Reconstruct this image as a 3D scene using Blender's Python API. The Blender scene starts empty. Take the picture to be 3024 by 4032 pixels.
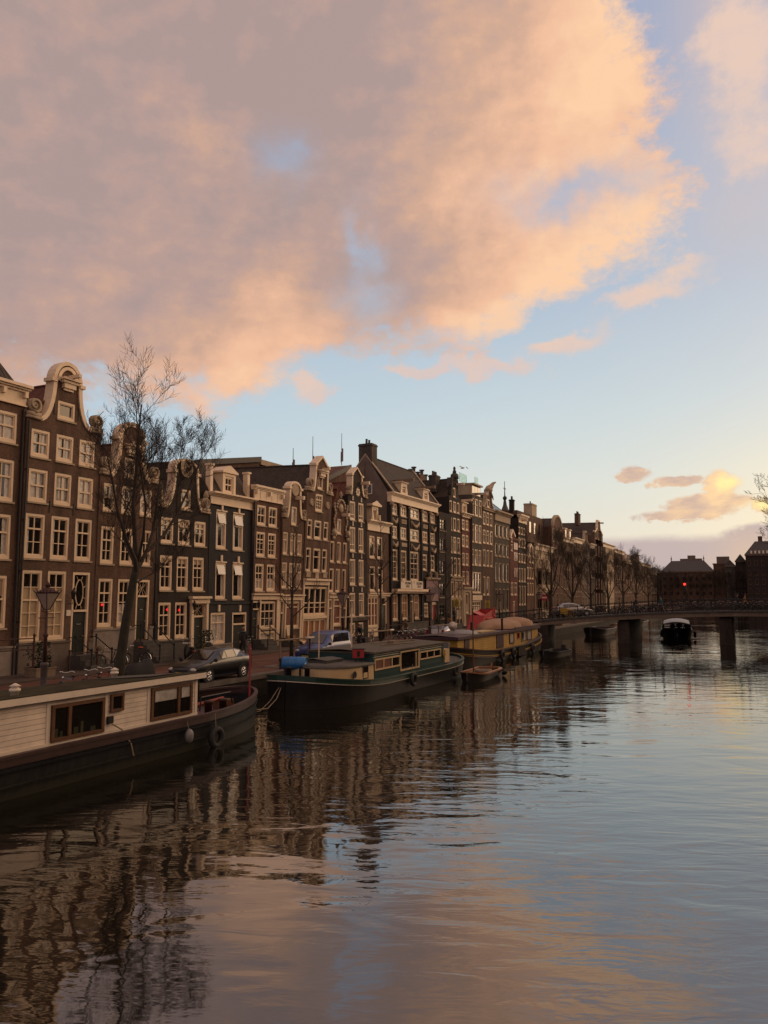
# Canal at dusk: gabled houses, moored barges, a low bridge.  Units metres, +Y runs down the canal, z=0 is the water.
import bpy, math, random
from mathutils import Vector, Matrix, geometry
C = bpy.context.scene.collection
rnd = random.Random(7)
PI = math.pi
XF, Z0 = -32.4, 1.1            # house fronts stand on this line; street level at their feet
QX, QZ = -22.2, 1.0            # quay edge and its height

# ---------------------------------------------------------------- mesh helper
class MB:
    def __init__(s): s.v=[]; s.f=[]; s.m=[]
    def quad(s,a,b,c,d,m=0):
        n=len(s.v); s.v+=[tuple(a),tuple(b),tuple(c),tuple(d)]; s.f.append((n,n+1,n+2,n+3)); s.m.append(m)
    def poly(s,pts,m=0):
        n=len(s.v); s.v+=[tuple(p) for p in pts]; s.f.append(tuple(range(n,n+len(pts)))); s.m.append(m)
    def box(s,x0,y0,z0,x1,y1,z1,m=0,M=None):
        if x0>x1: x0,x1=x1,x0
        if y0>y1: y0,y1=y1,y0
        if z0>z1: z0,z1=z1,z0
        n=len(s.v)
        p=[(x0,y0,z0),(x1,y0,z0),(x1,y1,z0),(x0,y1,z0),(x0,y0,z1),(x1,y0,z1),(x1,y1,z1),(x0,y1,z1)]
        if M is not None: p=[tuple(M@Vector(q)) for q in p]
        s.v+=p
        for f in ((0,3,2,1),(4,5,6,7),(0,1,5,4),(1,2,6,5),(2,3,7,6),(3,0,4,7)):
            s.f.append(tuple(n+i for i in f)); s.m.append(m)
        return s
    def tube(s,pts,r,n=6,m=0,cap=True):
        pts=[Vector(p) for p in pts]
        if not isinstance(r,(list,tuple)): r=[r]*len(pts)
        rings=[]; prev=None
        for i,p in enumerate(pts):
            t=(pts[min(i+1,len(pts)-1)]-pts[max(i-1,0)])
            if t.length<1e-9: t=Vector((0,0,1))
            t.normalize()
            if prev is None:
                a=Vector((0,0,1)) if abs(t.z)<.9 else Vector((1,0,0))
                u=t.cross(a).normalized()
            else:
                u=prev-t*prev.dot(t)
                if u.length<1e-6: u=t.orthogonal()
                u.normalize()
            prev=u; w=t.cross(u); b=len(s.v)
            for k in range(n):
                an=2*PI*k/n; s.v.append(tuple(p+(u*math.cos(an)+w*math.sin(an))*r[i]))
            rings.append(b)
        for a,b in zip(rings,rings[1:]):
            for k in range(n):
                k2=(k+1)%n; s.f.append((a+k,a+k2,b+k2,b+k)); s.m.append(m)
        if cap and n>2:
            s.f.append(tuple(rings[0]+k for k in range(n))[::-1]); s.m.append(m)
            s.f.append(tuple(rings[-1]+k for k in range(n))); s.m.append(m)
        return s
    def lathe(s,prof,o=(0,0,0),n=12,m=0,axis='z'):
        rings=[]
        for r,h in prof:
            b=len(s.v)
            for k in range(n):
                a=2*PI*k/n; c,d=r*math.cos(a),r*math.sin(a)
                p={'z':(c,d,h),'x':(h,c,d),'y':(d,h,c)}[axis]
                s.v.append((o[0]+p[0],o[1]+p[1],o[2]+p[2]))
            rings.append(b)
        for a,b in zip(rings,rings[1:]):
            for k in range(n):
                k2=(k+1)%n; s.f.append((a+k,a+k2,b+k2,b+k)); s.m.append(m)
        s.f.append(tuple(rings[0]+k for k in range(n))[::-1]); s.m.append(m)
        s.f.append(tuple(rings[-1]+k for k in range(n))); s.m.append(m)
        return s
    def ellip(s,c,r,n=10,k=6,m=0):
        s.lathe([(max(1e-3,math.sin(PI*i/k))*1.0,-math.cos(PI*i/k)) for i in range(k+1)],n=n,m=m)
        b=len(s.v)-(k+1)*n
        for i in range(b,len(s.v)):
            p=s.v[i]; s.v[i]=(c[0]+p[0]*r[0],c[1]+p[1]*r[1],c[2]+p[2]*r[2])
        return s
    def torus(s,c,R,r,axis='x',n=20,k=6,m=0,sx=1.0):
        pts=[]
        for i in range(n):
            a=2*PI*i/n; ring=[]
            for j in range(k):
                b=2*PI*j/k; rr=R+r*math.cos(b); h=r*math.sin(b)*sx
                p={'x':(h,rr*math.cos(a),rr*math.sin(a)),'y':(rr*math.cos(a),h,rr*math.sin(a)),'z':(rr*math.cos(a),rr*math.sin(a),h)}[axis]
                ring.append((c[0]+p[0],c[1]+p[1],c[2]+p[2]))
            pts.append(ring)
        b0=len(s.v)
        for q in pts: s.v+=q
        for i in range(n):
            for j in range(k):
                s.f.append((b0+i*k+j,b0+((i+1)%n)*k+j,b0+((i+1)%n)*k+(j+1)%k,b0+i*k+(j+1)%k)); s.m.append(m)
        return s
    def plate(s,out,holes=(),x0=-.3,x1=0.0,m=0,mr=None,back=False):
        """outline (y,z) with holes, front at x1, reveals to x0"""
        loops=[list(out)]+[list(h) for h in holes]
        tri=geometry.tessellate_polygon([[Vector((y,z,0)) for y,z in l] for l in loops])
        flat=[p for l in loops for p in l]
        b=len(s.v); s.v+=[(x1,y,z) for y,z in flat]
        for t in tri:
            a,c,d=[flat[i] for i in t]
            cr=(c[0]-a[0])*(d[1]-a[1])-(c[1]-a[1])*(d[0]-a[0])
            if abs(cr)<1e-9: continue
            t=tuple(t) if cr>0 else tuple(t)[::-1]
            s.f.append(tuple(b+i for i in t)); s.m.append(m)
        if back:
            b2=len(s.v); s.v+=[(x0,y,z) for y,z in flat]
            for t in tri: s.f.append(tuple(b2+i for i in t)); s.m.append(m)
        for li,l in enumerate(loops):
            for i in range(len(l)):
                p,q=l[i],l[(i+1)%len(l)]
                s.quad((x1,p[0],p[1]),(x0,p[0],p[1]),(x0,q[0],q[1]),(x1,q[0],q[1]),m if (li==0 or mr is None) else mr)
        return s
    def loft(s,secs,m=0,closed=False,caps=False):
        n=len(secs[0]); b=len(s.v)
        for q in secs: s.v+=[tuple(p) for p in q]
        for i in range(len(secs)-1):
            for j in range(n if closed else n-1):
                j2=(j+1)%n
                s.f.append((b+i*n+j,b+i*n+j2,b+(i+1)*n+j2,b+(i+1)*n+j)); s.m.append(m)
        if caps:
            s.f.append(tuple(b+j for j in range(n))[::-1]); s.m.append(m)
            e=b+(len(secs)-1)*n; s.f.append(tuple(e+j for j in range(n))); s.m.append(m)
        return s
    def mesh(s,name,mats,smooth=False):
        me=bpy.data.meshes.new(name); me.from_pydata(s.v,[],s.f)
        for q in (mats if isinstance(mats,(list,tuple)) else [mats]): me.materials.append(q)
        me.polygons.foreach_set('material_index',s.m)
        if smooth: me.polygons.foreach_set('use_smooth',[True]*len(s.f))
        me.update(); return me
    def build(s,name,mats,parent=None,smooth=False):
        o=bpy.data.objects.new(name,s.mesh(name,mats,smooth)); C.objects.link(o)
        if parent is not None: o.parent=parent
        return o

def tag(o,label=None,cat=None,group=None,kind=None):
    if label: o['label']=label
    if cat: o['category']=cat
    if group: o['group']=group
    if kind: o['kind']=kind
    return o
def thing(name,label,cat,loc=(0,0,0),rz=0,group=None,ry=0):
    o=bpy.data.objects.new(name,None); C.objects.link(o); o.empty_display_size=.2
    o.location=loc; o.rotation_euler=(0,ry,rz)
    return tag(o,label,cat,group)
def put(mesh,name,parent,loc=(0,0,0),rz=0,scale=None):
    o=bpy.data.objects.new(name,mesh); C.objects.link(o); o.parent=parent; o.location=loc; o.rotation_euler=(0,0,rz)
    if scale: o.scale=scale
    return o
def kids(o): return [c for c in bpy.data.objects if c.parent is o]
def dup(root,loc,rz=None,label=None,scale=None,cat=None,group=None):
    r=root.copy(); C.objects.link(r); r.location=loc
    if rz is not None: r.rotation_euler=(root.rotation_euler[0],root.rotation_euler[1],rz)
    if scale: r.scale=(scale,)*3 if not isinstance(scale,tuple) else scale
    tag(r,label,cat,group)
    for ch in root['_k'] if '_k' in root else kids(root):
        c=ch.copy(); C.objects.link(c); c.parent=r
        for g in kids(ch):
            d=g.copy(); C.objects.link(d); d.parent=c
    return r

# ---------------------------------------------------------------- materials (all procedural)
def nodes(name):
    m=bpy.data.materials.new(name); m.use_nodes=True; nt=m.node_tree
    return m,nt,nt.nodes,nt.links,nt.nodes['Principled BSDF']
def mat(name,col,rough=.6,metal=0,var=.25,scale=3.0,bump=.0,spec=.5,fine=0,coat=0,emit=None,estr=0):
    """painted / stone / metal surface with uneven tone from two noises and optional bump"""
    m,nt,N,L,b=nodes(name)
    tc=N.new('ShaderNodeTexCoord'); n1=N.new('ShaderNodeTexNoise'); n1.inputs['Scale'].default_value=scale; n1.inputs['Detail'].default_value=6
    n1.inputs['Roughness'].default_value=.65
    L.new(tc.outputs['Object'],n1.inputs['Vector'])
    r=N.new('ShaderNodeMapRange'); r.inputs[1].default_value=.3; r.inputs[2].default_value=.7; r.inputs[3].default_value=1-var; r.inputs[4].default_value=1+var*.6
    L.new(n1.outputs['Fac'],r.inputs[0])
    mx=N.new('ShaderNodeVectorMath'); mx.operation='SCALE'; mx.inputs[0].default_value=col; L.new(r.outputs[0],mx.inputs['Scale'])
    L.new(mx.outputs[0],b.inputs['Base Color'])
    b.inputs['Roughness'].default_value=rough; b.inputs['Metallic'].default_value=metal; b.inputs['Specular IOR Level'].default_value=spec
    b.inputs['Coat Weight'].default_value=coat
    if bump:
        n2=N.new('ShaderNodeTexNoise'); n2.inputs['Scale'].default_value=fine or scale*8; n2.inputs['Detail'].default_value=4
        L.new(tc.outputs['Object'],n2.inputs['Vector'])
        bp=N.new('ShaderNodeBump'); bp.inputs['Strength'].default_value=bump; bp.inputs['Distance'].default_value=.02
        L.new(n2.outputs['Fac'],bp.inputs['Height']); L.new(bp.outputs[0],b.inputs['Normal'])
    if emit: b.inputs['Emission Color'].default_value=(*emit,1); b.inputs['Emission Strength'].default_value=estr
    return m
def brick(name,col,col2,mortar,w=.21,h=.065,scale=1,var=.5,rough=.85,horizontal=False,bump=.4,streak=True):
    m,nt,N,L,b=nodes(name)
    tc=N.new('ShaderNodeTexCoord'); sp=N.new('ShaderNodeSeparateXYZ'); L.new(tc.outputs['Object'],sp.inputs[0])
    cb=N.new('ShaderNodeCombineXYZ')
    if horizontal: L.new(sp.outputs[0],cb.inputs[0]); L.new(sp.outputs[1],cb.inputs[1])
    else:
        ad=N.new('ShaderNodeMath'); L.new(sp.outputs[0],ad.inputs[0]); L.new(sp.outputs[1],ad.inputs[1]); L.new(ad.outputs[0],cb.inputs[0]); L.new(sp.outputs[2],cb.inputs[1])
    bt=N.new('ShaderNodeTexBrick'); bt.inputs['Scale'].default_value=1/scale; bt.inputs['Brick Width'].default_value=w; bt.inputs['Row Height'].default_value=h
    bt.inputs['Mortar Size'].default_value=.006; bt.inputs['Color1'].default_value=(*col,1); bt.inputs['Color2'].default_value=(*col2,1); bt.inputs['Mortar'].default_value=(*mortar,1)
    L.new(cb.outputs[0],bt.inputs['Vector'])
    n1=N.new('ShaderNodeTexNoise'); n1.inputs['Scale'].default_value=.7; n1.inputs['Detail'].default_value=8; n1.inputs['Roughness'].default_value=.7
    mp=N.new('ShaderNodeMapping'); mp.inputs['Scale'].default_value=(1.6,1.6,.5) if streak and not horizontal else (1,1,1)
    L.new(tc.outputs['Object'],mp.inputs[0]); L.new(mp.outputs[0],n1.inputs['Vector'])
    r=N.new('ShaderNodeMapRange'); r.inputs[1].default_value=.3; r.inputs[2].default_value=.72; r.inputs[3].default_value=1-var; r.inputs[4].default_value=1+var
    L.new(n1.outputs['Fac'],r.inputs[0])
    n3=N.new('ShaderNodeTexNoise'); n3.inputs['Scale'].default_value=9; n3.inputs['Detail'].default_value=3; L.new(tc.outputs['Object'],n3.inputs['Vector'])
    r3=N.new('ShaderNodeMapRange'); r3.inputs[1].default_value=.3; r3.inputs[2].default_value=.7; r3.inputs[3].default_value=.8; r3.inputs[4].default_value=1.2; L.new(n3.outputs['Fac'],r3.inputs[0])
    mu=N.new('ShaderNodeMath'); mu.operation='MULTIPLY'; L.new(r.outputs[0],mu.inputs[0]); L.new(r3.outputs[0],mu.inputs[1])
    mx=N.new('ShaderNodeVectorMath'); mx.operation='SCALE'; L.new(bt.outputs['Color'],mx.inputs[0]); L.new(mu.outputs[0],mx.inputs['Scale'])
    L.new(mx.outputs[0],b.inputs['Base Color']); b.inputs['Roughness'].default_value=rough; b.inputs['Specular IOR Level'].default_value=.3
    bp=N.new('ShaderNodeBump'); bp.inputs['Strength'].default_value=bump; bp.inputs['Distance'].default_value=.01; bp.invert=True
    L.new(bt.outputs['Fac'],bp.inputs['Height']); L.new(bp.outputs[0],b.inputs['Normal'])
    return m
def tiles(name,col,col2,px=.24,pz=.3,axis='y'):
    """curved roof tiles: waves along the eave, steps up the slope"""
    m,nt,N,L,b=nodes(name)
    tc=N.new('ShaderNodeTexCoord'); sp=N.new('ShaderNodeSeparateXYZ'); L.new(tc.outputs['Object'],sp.inputs[0])
    w1=N.new('ShaderNodeMath'); w1.operation='MULTIPLY'; w1.inputs[1].default_value=2*PI/px; L.new(sp.outputs[1 if axis=='y' else 0],w1.inputs[0])
    s1=N.new('ShaderNodeMath'); s1.operation='SINE'; L.new(w1.outputs[0],s1.inputs[0])
    w2=N.new('ShaderNodeMath'); w2.operation='MULTIPLY'; w2.inputs[1].default_value=1/pz; L.new(sp.outputs[2],w2.inputs[0])
    f2=N.new('ShaderNodeMath'); f2.operation='FRACT'; L.new(w2.outputs[0],f2.inputs[0])
    ad=N.new('ShaderNodeMath'); L.new(s1.outputs[0],ad.inputs[0]); L.new(f2.outputs[0],ad.inputs[1])
    n1=N.new('ShaderNodeTexNoise'); n1.inputs['Scale'].default_value=2.2; n1.inputs['Detail'].default_value=7; L.new(tc.outputs['Object'],n1.inputs['Vector'])
    mx=N.new('ShaderNodeMix'); mx.data_type='RGBA'; mx.inputs[6].default_value=(*col,1); mx.inputs[7].default_value=(*col2,1)
    r=N.new('ShaderNodeMapRange'); r.inputs[1].default_value=.35; r.inputs[2].default_value=.65; L.new(n1.outputs['Fac'],r.inputs[0]); L.new(r.outputs[0],mx.inputs[0])
    L.new(mx.outputs[2],b.inputs['Base Color']); b.inputs['Roughness'].default_value=.75; b.inputs['Specular IOR Level'].default_value=.3
    bp=N.new('ShaderNodeBump'); bp.inputs['Strength'].default_value=.8; bp.inputs['Distance'].default_value=.05; L.new(ad.outputs[0],bp.inputs['Height']); L.new(bp.outputs[0],b.inputs['Normal'])
    return m
def glassmat(name,col,rough=.06,spec=.8,var=.5):
    m=mat(name,col,rough,0,var,1.3,0,spec)
    N,L=m.node_tree.nodes,m.node_tree.links; b=N['Principled BSDF']
    tc=N.new('ShaderNodeTexCoord'); n=N.new('ShaderNodeTexNoise'); n.inputs['Scale'].default_value=1.1; L.new(tc.outputs['Object'],n.inputs['Vector'])
    bp=N.new('ShaderNodeBump'); bp.inputs['Strength'].default_value=.12; bp.inputs['Distance'].default_value=.05; L.new(n.outputs['Fac'],bp.inputs['Height']); L.new(bp.outputs[0],b.inputs['Normal'])
    return m
M={}
M['cream']=mat('cream_paint',(.76,.60,.42),.5,var=.12,scale=2,bump=.1)
M['stone']=mat('sandstone',(.42,.33,.23),.8,var=.3,scale=2.5,bump=.4)
M['white']=mat('white_paint',(.75,.66,.54),.5,var=.1,scale=2)
M['greystone']=mat('grey_stone',(.26,.22,.19),.85,var=.3,scale=1.5,bump=.4)
M['darkstone']=mat('dark_stone',(.085,.078,.07),.85,var=.35,scale=1.5,bump=.4)
M['brown']=brick('brown_brick',(.108,.064,.045),(.135,.08,.056),(.10,.075,.058))
M['brown2']=brick('umber_brick',(.10,.058,.04),(.13,.074,.05),(.09,.068,.052))
M['redbrown']=brick('red_brown_brick',(.135,.068,.047),(.112,.056,.039),(.11,.075,.055))
M['dark']=brick('tarred_brick',(.028,.022,.02),(.036,.028,.024),(.03,.025,.022),var=.3)
M['black']=brick('blue_black_brick',(.033,.033,.036),(.04,.04,.043),(.034,.034,.036),var=.25)
M['red']=brick('red_brick',(.17,.055,.045),(.14,.045,.038),(.11,.06,.05))
M['greybrick']=brick('grey_brick',(.07,.06,.052),(.085,.07,.06),(.075,.066,.058))
M['plaster']=mat('grey_plaster',(.16,.125,.105),.9,var=.35,scale=.8,bump=.3)
M['creamwall']=mat('cream_plaster',(.44,.35,.24),.8,var=.25,scale=.8,bump=.2)
M['rtile']=tiles('red_roof_tiles',(.19,.062,.032),(.12,.04,.024))
M['rtilex']=tiles('red_roof_tiles_side',(.19,.062,.032),(.12,.04,.024),axis='x')
M['dtile']=tiles('dark_roof_tiles',(.055,.042,.035),(.075,.06,.045))
M['dtilex']=tiles('dark_roof_tiles_side',(.05,.036,.03),(.07,.05,.04),axis='x')
M['slate']=mat('slate',(.06,.052,.05),.6,var=.3,scale=4,bump=.4)
M['lead']=mat('lead',(.22,.21,.21),.55,.2,var=.25,scale=2)
M['pane']=glassmat('window_glass',(.012,.011,.010))
M['pane2']=glassmat('window_glass_sky',(.02,.02,.02),.03,1.0)
M['curtain']=mat('net_curtain_and_pale_reflection',(.48,.45,.41),.35,var=.35,scale=5,coat=.4)  # real curtains, and pale reflections painted over some upper panes
M['blind']=mat('blind_behind_glass',(.42,.32,.20),.4,var=.15,scale=1.5,coat=.4)
M['redblind']=mat('red_curtain',(.16,.05,.03),.5,var=.3,scale=5,coat=.3)
M['ochreblind']=mat('wooden_shutter_inside',(.34,.16,.08),.45,var=.2,scale=3,coat=.3)
M['doorgreen']=mat('dark_green_door',(.018,.024,.02),.35,var=.2,scale=3)
M['reddoor']=mat('red_door',(.24,.02,.025),.45,var=.2,scale=3)
M['wood']=mat('varnished_wood',(.13,.06,.028),.45,var=.35,scale=5,bump=.2)
M['oldwood']=mat('weathered_wood',(.22,.16,.11),.8,var=.4,scale=4,bump=.4)
M['iron']=mat('black_iron',(.02,.018,.018),.5,.3,var=.3,scale=6,bump=.2)
M['rust']=mat('rusty_red_iron',(.055,.02,.016),.7,.1,var=.5,scale=4,bump=.4)
M['bark']=mat('bark',(.045,.034,.024),.9,var=.5,scale=6,bump=.8)
M['barkgreen']=mat('mossy_bark',(.028,.026,.015),.9,var=.5,scale=4,bump=.8)
M['twig']=mat('twigs',(.042,.03,.022),.85,var=.3,scale=2)
M['leaf']=mat('evergreen_leaves',(.03,.045,.018),.6,var=.5,scale=3)
M['chrome']=mat('chrome',(.7,.7,.7),.25,1,var=.1)
M['rubber']=mat('rubber',(.02,.02,.02),.75,var=.3,scale=5)
M['rope']=mat('rope',(.30,.24,.16),.9,var=.3,scale=20)
M['skin']=mat('skin',(.45,.25,.17),.6,var=.1)
M['lightpane']=mat('tilted_pane_painted_bright',(.36,.34,.32),.15,var=.1,coat=.5)  # brightness of the tilted panes is put into an opaque pale colour
def boards(name,col,h=.135,var=.12,line=.25,rough=.55):
    """painted lap boards: one dark joint and a slanted face per board"""
    m=mat(name,col,rough,0,var,1.2); nt=m.node_tree; N,L=nt.nodes,nt.links; b=N['Principled BSDF']
    src=b.inputs['Base Color'].links[0].from_socket; tc=N.new('ShaderNodeTexCoord'); sp=N.new('ShaderNodeSeparateXYZ'); L.new(tc.outputs['Object'],sp.inputs[0])
    d=N.new('ShaderNodeMath'); d.operation='DIVIDE'; d.inputs[1].default_value=h; L.new(sp.outputs[2],d.inputs[0]); f=N.new('ShaderNodeMath'); f.operation='FRACT'; L.new(d.outputs[0],f.inputs[0])
    r=N.new('ShaderNodeMapRange'); r.inputs[1].default_value=.02; r.inputs[2].default_value=.11; r.inputs[3].default_value=line; r.inputs[4].default_value=1; L.new(f.outputs[0],r.inputs[0])
    fl=N.new('ShaderNodeMath'); fl.operation='FLOOR'; L.new(d.outputs[0],fl.inputs[0]); wn=N.new('ShaderNodeTexWhiteNoise'); wn.noise_dimensions='1D'; L.new(fl.outputs[0],wn.inputs['W']); r2=N.new('ShaderNodeMapRange'); r2.inputs[3].default_value=.92; r2.inputs[4].default_value=1.06; L.new(wn.outputs['Value'],r2.inputs[0])
    mu=N.new('ShaderNodeMath'); mu.operation='MULTIPLY'; L.new(r.outputs[0],mu.inputs[0]); L.new(r2.outputs[0],mu.inputs[1])
    v=N.new('ShaderNodeVectorMath'); v.operation='SCALE'; L.new(src,v.inputs[0]); L.new(mu.outputs[0],v.inputs['Scale']); L.new(v.outputs[0],b.inputs['Base Color'])
    bp=N.new('ShaderNodeBump'); bp.inputs['Strength'].default_value=.6; bp.inputs['Distance'].default_value=.02; bp.invert=True; L.new(f.outputs[0],bp.inputs['Height']); L.new(bp.outputs[0],b.inputs['Normal'])
    return m
SKY_STR,SUN_E,EXPO,WIOR=1.0,0.9,0.0,2.6; WAVE=(.032,.022,.0024)
# ---------------------------------------------------------------- sky: gradient + Nishita glow + broken sunset clouds, all by direction
w=bpy.data.worlds.new('World'); C_=bpy.context.scene; C_.world=w; w.use_nodes=True
nt=w.node_tree; N=nt.nodes; L=nt.links
for n in list(N): N.remove(n)
def V(x): return x
class S:
    """tiny arithmetic over node sockets"""
    def __init__(s,k): s.k=k
    @staticmethod
    def op(o,*a):
        n=N.new('ShaderNodeMath'); n.operation=o
        for i,x in enumerate(a):
            if isinstance(x,S): L.new(x.k,n.inputs[i])
            else: n.inputs[i].default_value=float(x)
        return S(n.outputs[0])
    def __add__(s,o): return S.op('ADD',s,o)
    __radd__=__add__
    def __sub__(s,o): return S.op('SUBTRACT',s,o)
    def __rsub__(s,o): return S.op('SUBTRACT',o,s)
    def __mul__(s,o): return S.op('MULTIPLY',s,o)
    __rmul__=__mul__
    def __truediv__(s,o): return S.op('DIVIDE',s,o)
    def sm(s,a,b,c=0,d=1):
        n=N.new('ShaderNodeMapRange'); n.interpolation_type='SMOOTHSTEP'; L.new(s.k,n.inputs[0])
        for i,x in enumerate((a,b,c,d)): n.inputs[i+1].default_value=x
        return S(n.outputs[0])
    def lin(s,a,b,c=0,d=1):
        n=N.new('ShaderNodeMapRange'); L.new(s.k,n.inputs[0])
        for i,x in enumerate((a,b,c,d)): n.inputs[i+1].default_value=x
        return S(n.outputs[0])
    def curve(s,pts):
        """piecewise linear over the domain of pts"""
        x0,x1=pts[0][0],pts[-1][0]; y0=min(p[1] for p in pts); y1=max(p[1] for p in pts)
        t=s.lin(x0,x1); n=N.new('ShaderNodeFloatCurve'); cv=n.mapping.curves[0]
        q=[((p[0]-x0)/(x1-x0),(p[1]-y0)/(y1-y0)) for p in pts]
        cv.points[0].location=q[0]; cv.points[1].location=q[-1]
        for p in q[1:-1]: cv.points.new(*p)
        for p in cv.points: p.handle_type='AUTO'
        n.mapping.update(); L.new(t.k,n.inputs[1]); return S(n.outputs[0])*(y1-y0)+y0
def mx(a,b,f):
    n=N.new('ShaderNodeMix'); n.data_type='RGBA'
    for i,x in ((6,a),(7,b)):
        if isinstance(x,tuple): n.inputs[i].default_value=(*x,1)
        else: L.new(x,n.inputs[i])
    if isinstance(f,S): L.new(f.k,n.inputs[0])
    else: n.inputs[0].default_value=f
    return n.outputs[2]
tc=N.new('ShaderNodeTexCoord'); sp=N.new('ShaderNodeSeparateXYZ'); L.new(tc.outputs['Generated'],sp.inputs[0])
X,Y,Z=[S(o) for o in sp.outputs]
az=S.op('ARCTAN2',X,Y)*57.29578; el=S.op('ARCSINE',Z)*57.29578
zz=S.op('MAXIMUM',Z,0.0)+.16
pl=N.new('ShaderNodeCombineXYZ'); L.new((X/zz).k,pl.inputs[0]); L.new((Y/zz).k,pl.inputs[1])
def noise(scale,detail=6,rough=.55,off=(0,0,0),src=None,sc=(1,1,1),dist=0):
    mp=N.new('ShaderNodeMapping'); mp.inputs['Location'].default_value=off; mp.inputs['Scale'].default_value=sc; L.new(src or pl.outputs[0],mp.inputs[0])
    n=N.new('ShaderNodeTexNoise'); n.inputs['Scale'].default_value=scale; n.inputs['Detail'].default_value=detail; n.inputs['Roughness'].default_value=rough; n.inputs['Distortion'].default_value=dist
    L.new(mp.outputs[0],n.inputs['Vector']); return S(n.outputs['Fac'])-.5
ae=N.new('ShaderNodeCombineXYZ'); L.new((az*.1).k,ae.inputs[0]); L.new((el*.1).k,ae.inputs[1])
def blob(a,e,ra,re,src=None):
    u=(az-a)/ra; v=(el-e)/re
    return S.op('EXPONENT',(u*u+v*v)*-1.0)
# clear sky
ramp=N.new('ShaderNodeValToRGB'); cr=ramp.color_ramp; L.new(el.lin(-2,60).k,ramp.inputs[0])
cols=[(0,(.78,.70,.60)),(.07,(.84,.78,.66)),(.16,(.72,.77,.74)),(.25,(.58,.69,.75)),(.38,(.42,.54,.69)),(.60,(.33,.42,.61)),(1,(.26,.34,.52))]
while len(cr.elements)<len(cols): cr.elements.new(.5)
for e,(p,c) in zip(cr.elements,cols): e.position=p; e.color=(*c,1)
sky=N.new('ShaderNodeTexSky'); sky.sky_type='NISHITA'; sky.sun_disc=False; sky.sun_elevation=math.radians(7); sky.sun_rotation=math.radians(24); sky.air_density=1.2; sky.dust_density=2.0
nk=N.new('ShaderNodeVectorMath'); nk.operation='SCALE'; nk.inputs['Scale'].default_value=.12; L.new(sky.outputs[0],nk.inputs[0])
clear=mx(ramp.outputs[0],nk.outputs[0],.10)
left=az.sm(-60,-12,1,0)
clear=mx(clear,(.41,.56,.72),left*el.sm(4,24,.70,.10))
clear=mx(clear,(1.08,.88,.54),blob(5,4.5,9,5.5)*.52)
# warp so that nothing in the clouds is a clean ellipse
wa=noise(1.3,5,.6,(1,2,3),ae.outputs[0])*9.0; we=noise(1.3,5,.6,(7,5,2),ae.outputs[0])*7.0
wa2=noise(4.5,5,.6,(3,2,9),ae.outputs[0])*2.6; we2=noise(4.5,5,.6,(4,8,6),ae.outputs[0])*2.0
az0,el0=az,el
azw=az+wa+wa2; elw=el+we+we2
def wb(a,e,ra,re):
    u=(azw-a)/ra; v=(elw-e)/re
    return S.op('EXPONENT',(u*u+v*v)*-1.0)
# the great cloud: lower edge by azimuth, right edge by elevation
eb=az.curve([(-180,2),(-75,11),(-52,12.6),(-45,13.0),(-38,13.0),(-33,15.2),(-29,17.0),(-24,17.2),(-19,17.2),(-14,19.5),(-9,21.5),(-3,23.6),(10,26),(40,12),(90,3),(180,2)])
er=el.curve([(0,-3),(18,-2),(22,-2.4),(26,-2.6),(29,-3.8),(33,-4.2),(38,-6.0),(50,-9),(90,-12)])
n1=noise(1.2,6,.5,(3.1,1.7,0),dist=.2); n2=noise(5.0,5,.55,(8.2,.4,0)); n3=noise(.62,4,.5,(1.3,6.4,2)); n0=noise(1.2,6,.5,(3.1-.09,1.7-.15,0),dist=.2)
ns=noise(2.2,6,.55,(4,9,0),ae.outputs[0],(1,1.6,1)); nse=noise(2.2,6,.55,(4-.08,9+.09,0),ae.outputs[0],(1,1.6,1))
nf=noise(7,6,.62,(2,3,4),ae.outputs[0],(1,1.5,1)); nf2=noise(20,6,.65,(5,1,4),ae.outputs[0],(1,1.6,1),.4)
d_low=(el-eb)*.20+ns*1.5+nf*.75+nf2*.35
d_r=(er+.6-az)*.17+ns*1.9+nf*.9+nf2*.45
far=az.sm(8,30)
d_r=S.op('MAXIMUM',d_r,far*3.0-.6+n1*1.6)
dm=S.op('SMOOTH_MIN',d_low,d_r,.5)
holes=wb(-33.5,31.0,2.6,1.5)*.55+wb(-27.2,25.6,1.0,2.4)*.6+wb(-26.4,21.3,1.8,1.8)*.5+wb(-10.0,28.0,5.0,1.4)*.75+wb(-11.5,20.2,4.2,.8)*.6+wb(-21,18.2,4,.9)*.4
dens=dm.sm(-.10,.62)
thick=S.op('MINIMUM',S.op('MAXIMUM',dens-holes*(1.0+nf*1.2),0.0),1.0)
veil=az.sm(-6,1)*el.sm(19,27)*(n1*1.6+.45+n2*.5).sm(.15,.95)*.75
wisp=(wb(.6,34.5,3.4,4.6)*1.2+wb(1.5,28,3,2)*.6+wb(-4.5,22.0,3.5,1.2)*.7+wb(-18,16.1,5.0,.9)+wb(-12.5,18.0,4.2,.9)+wb(-7.5,20.2,4,1.0)+wb(-31.3,14.8,1.9,1.0)+wb(-24,15.6,3,.6))*1.2+nf*.8
wisp=wisp.sm(.35,1.1)*.85
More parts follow.
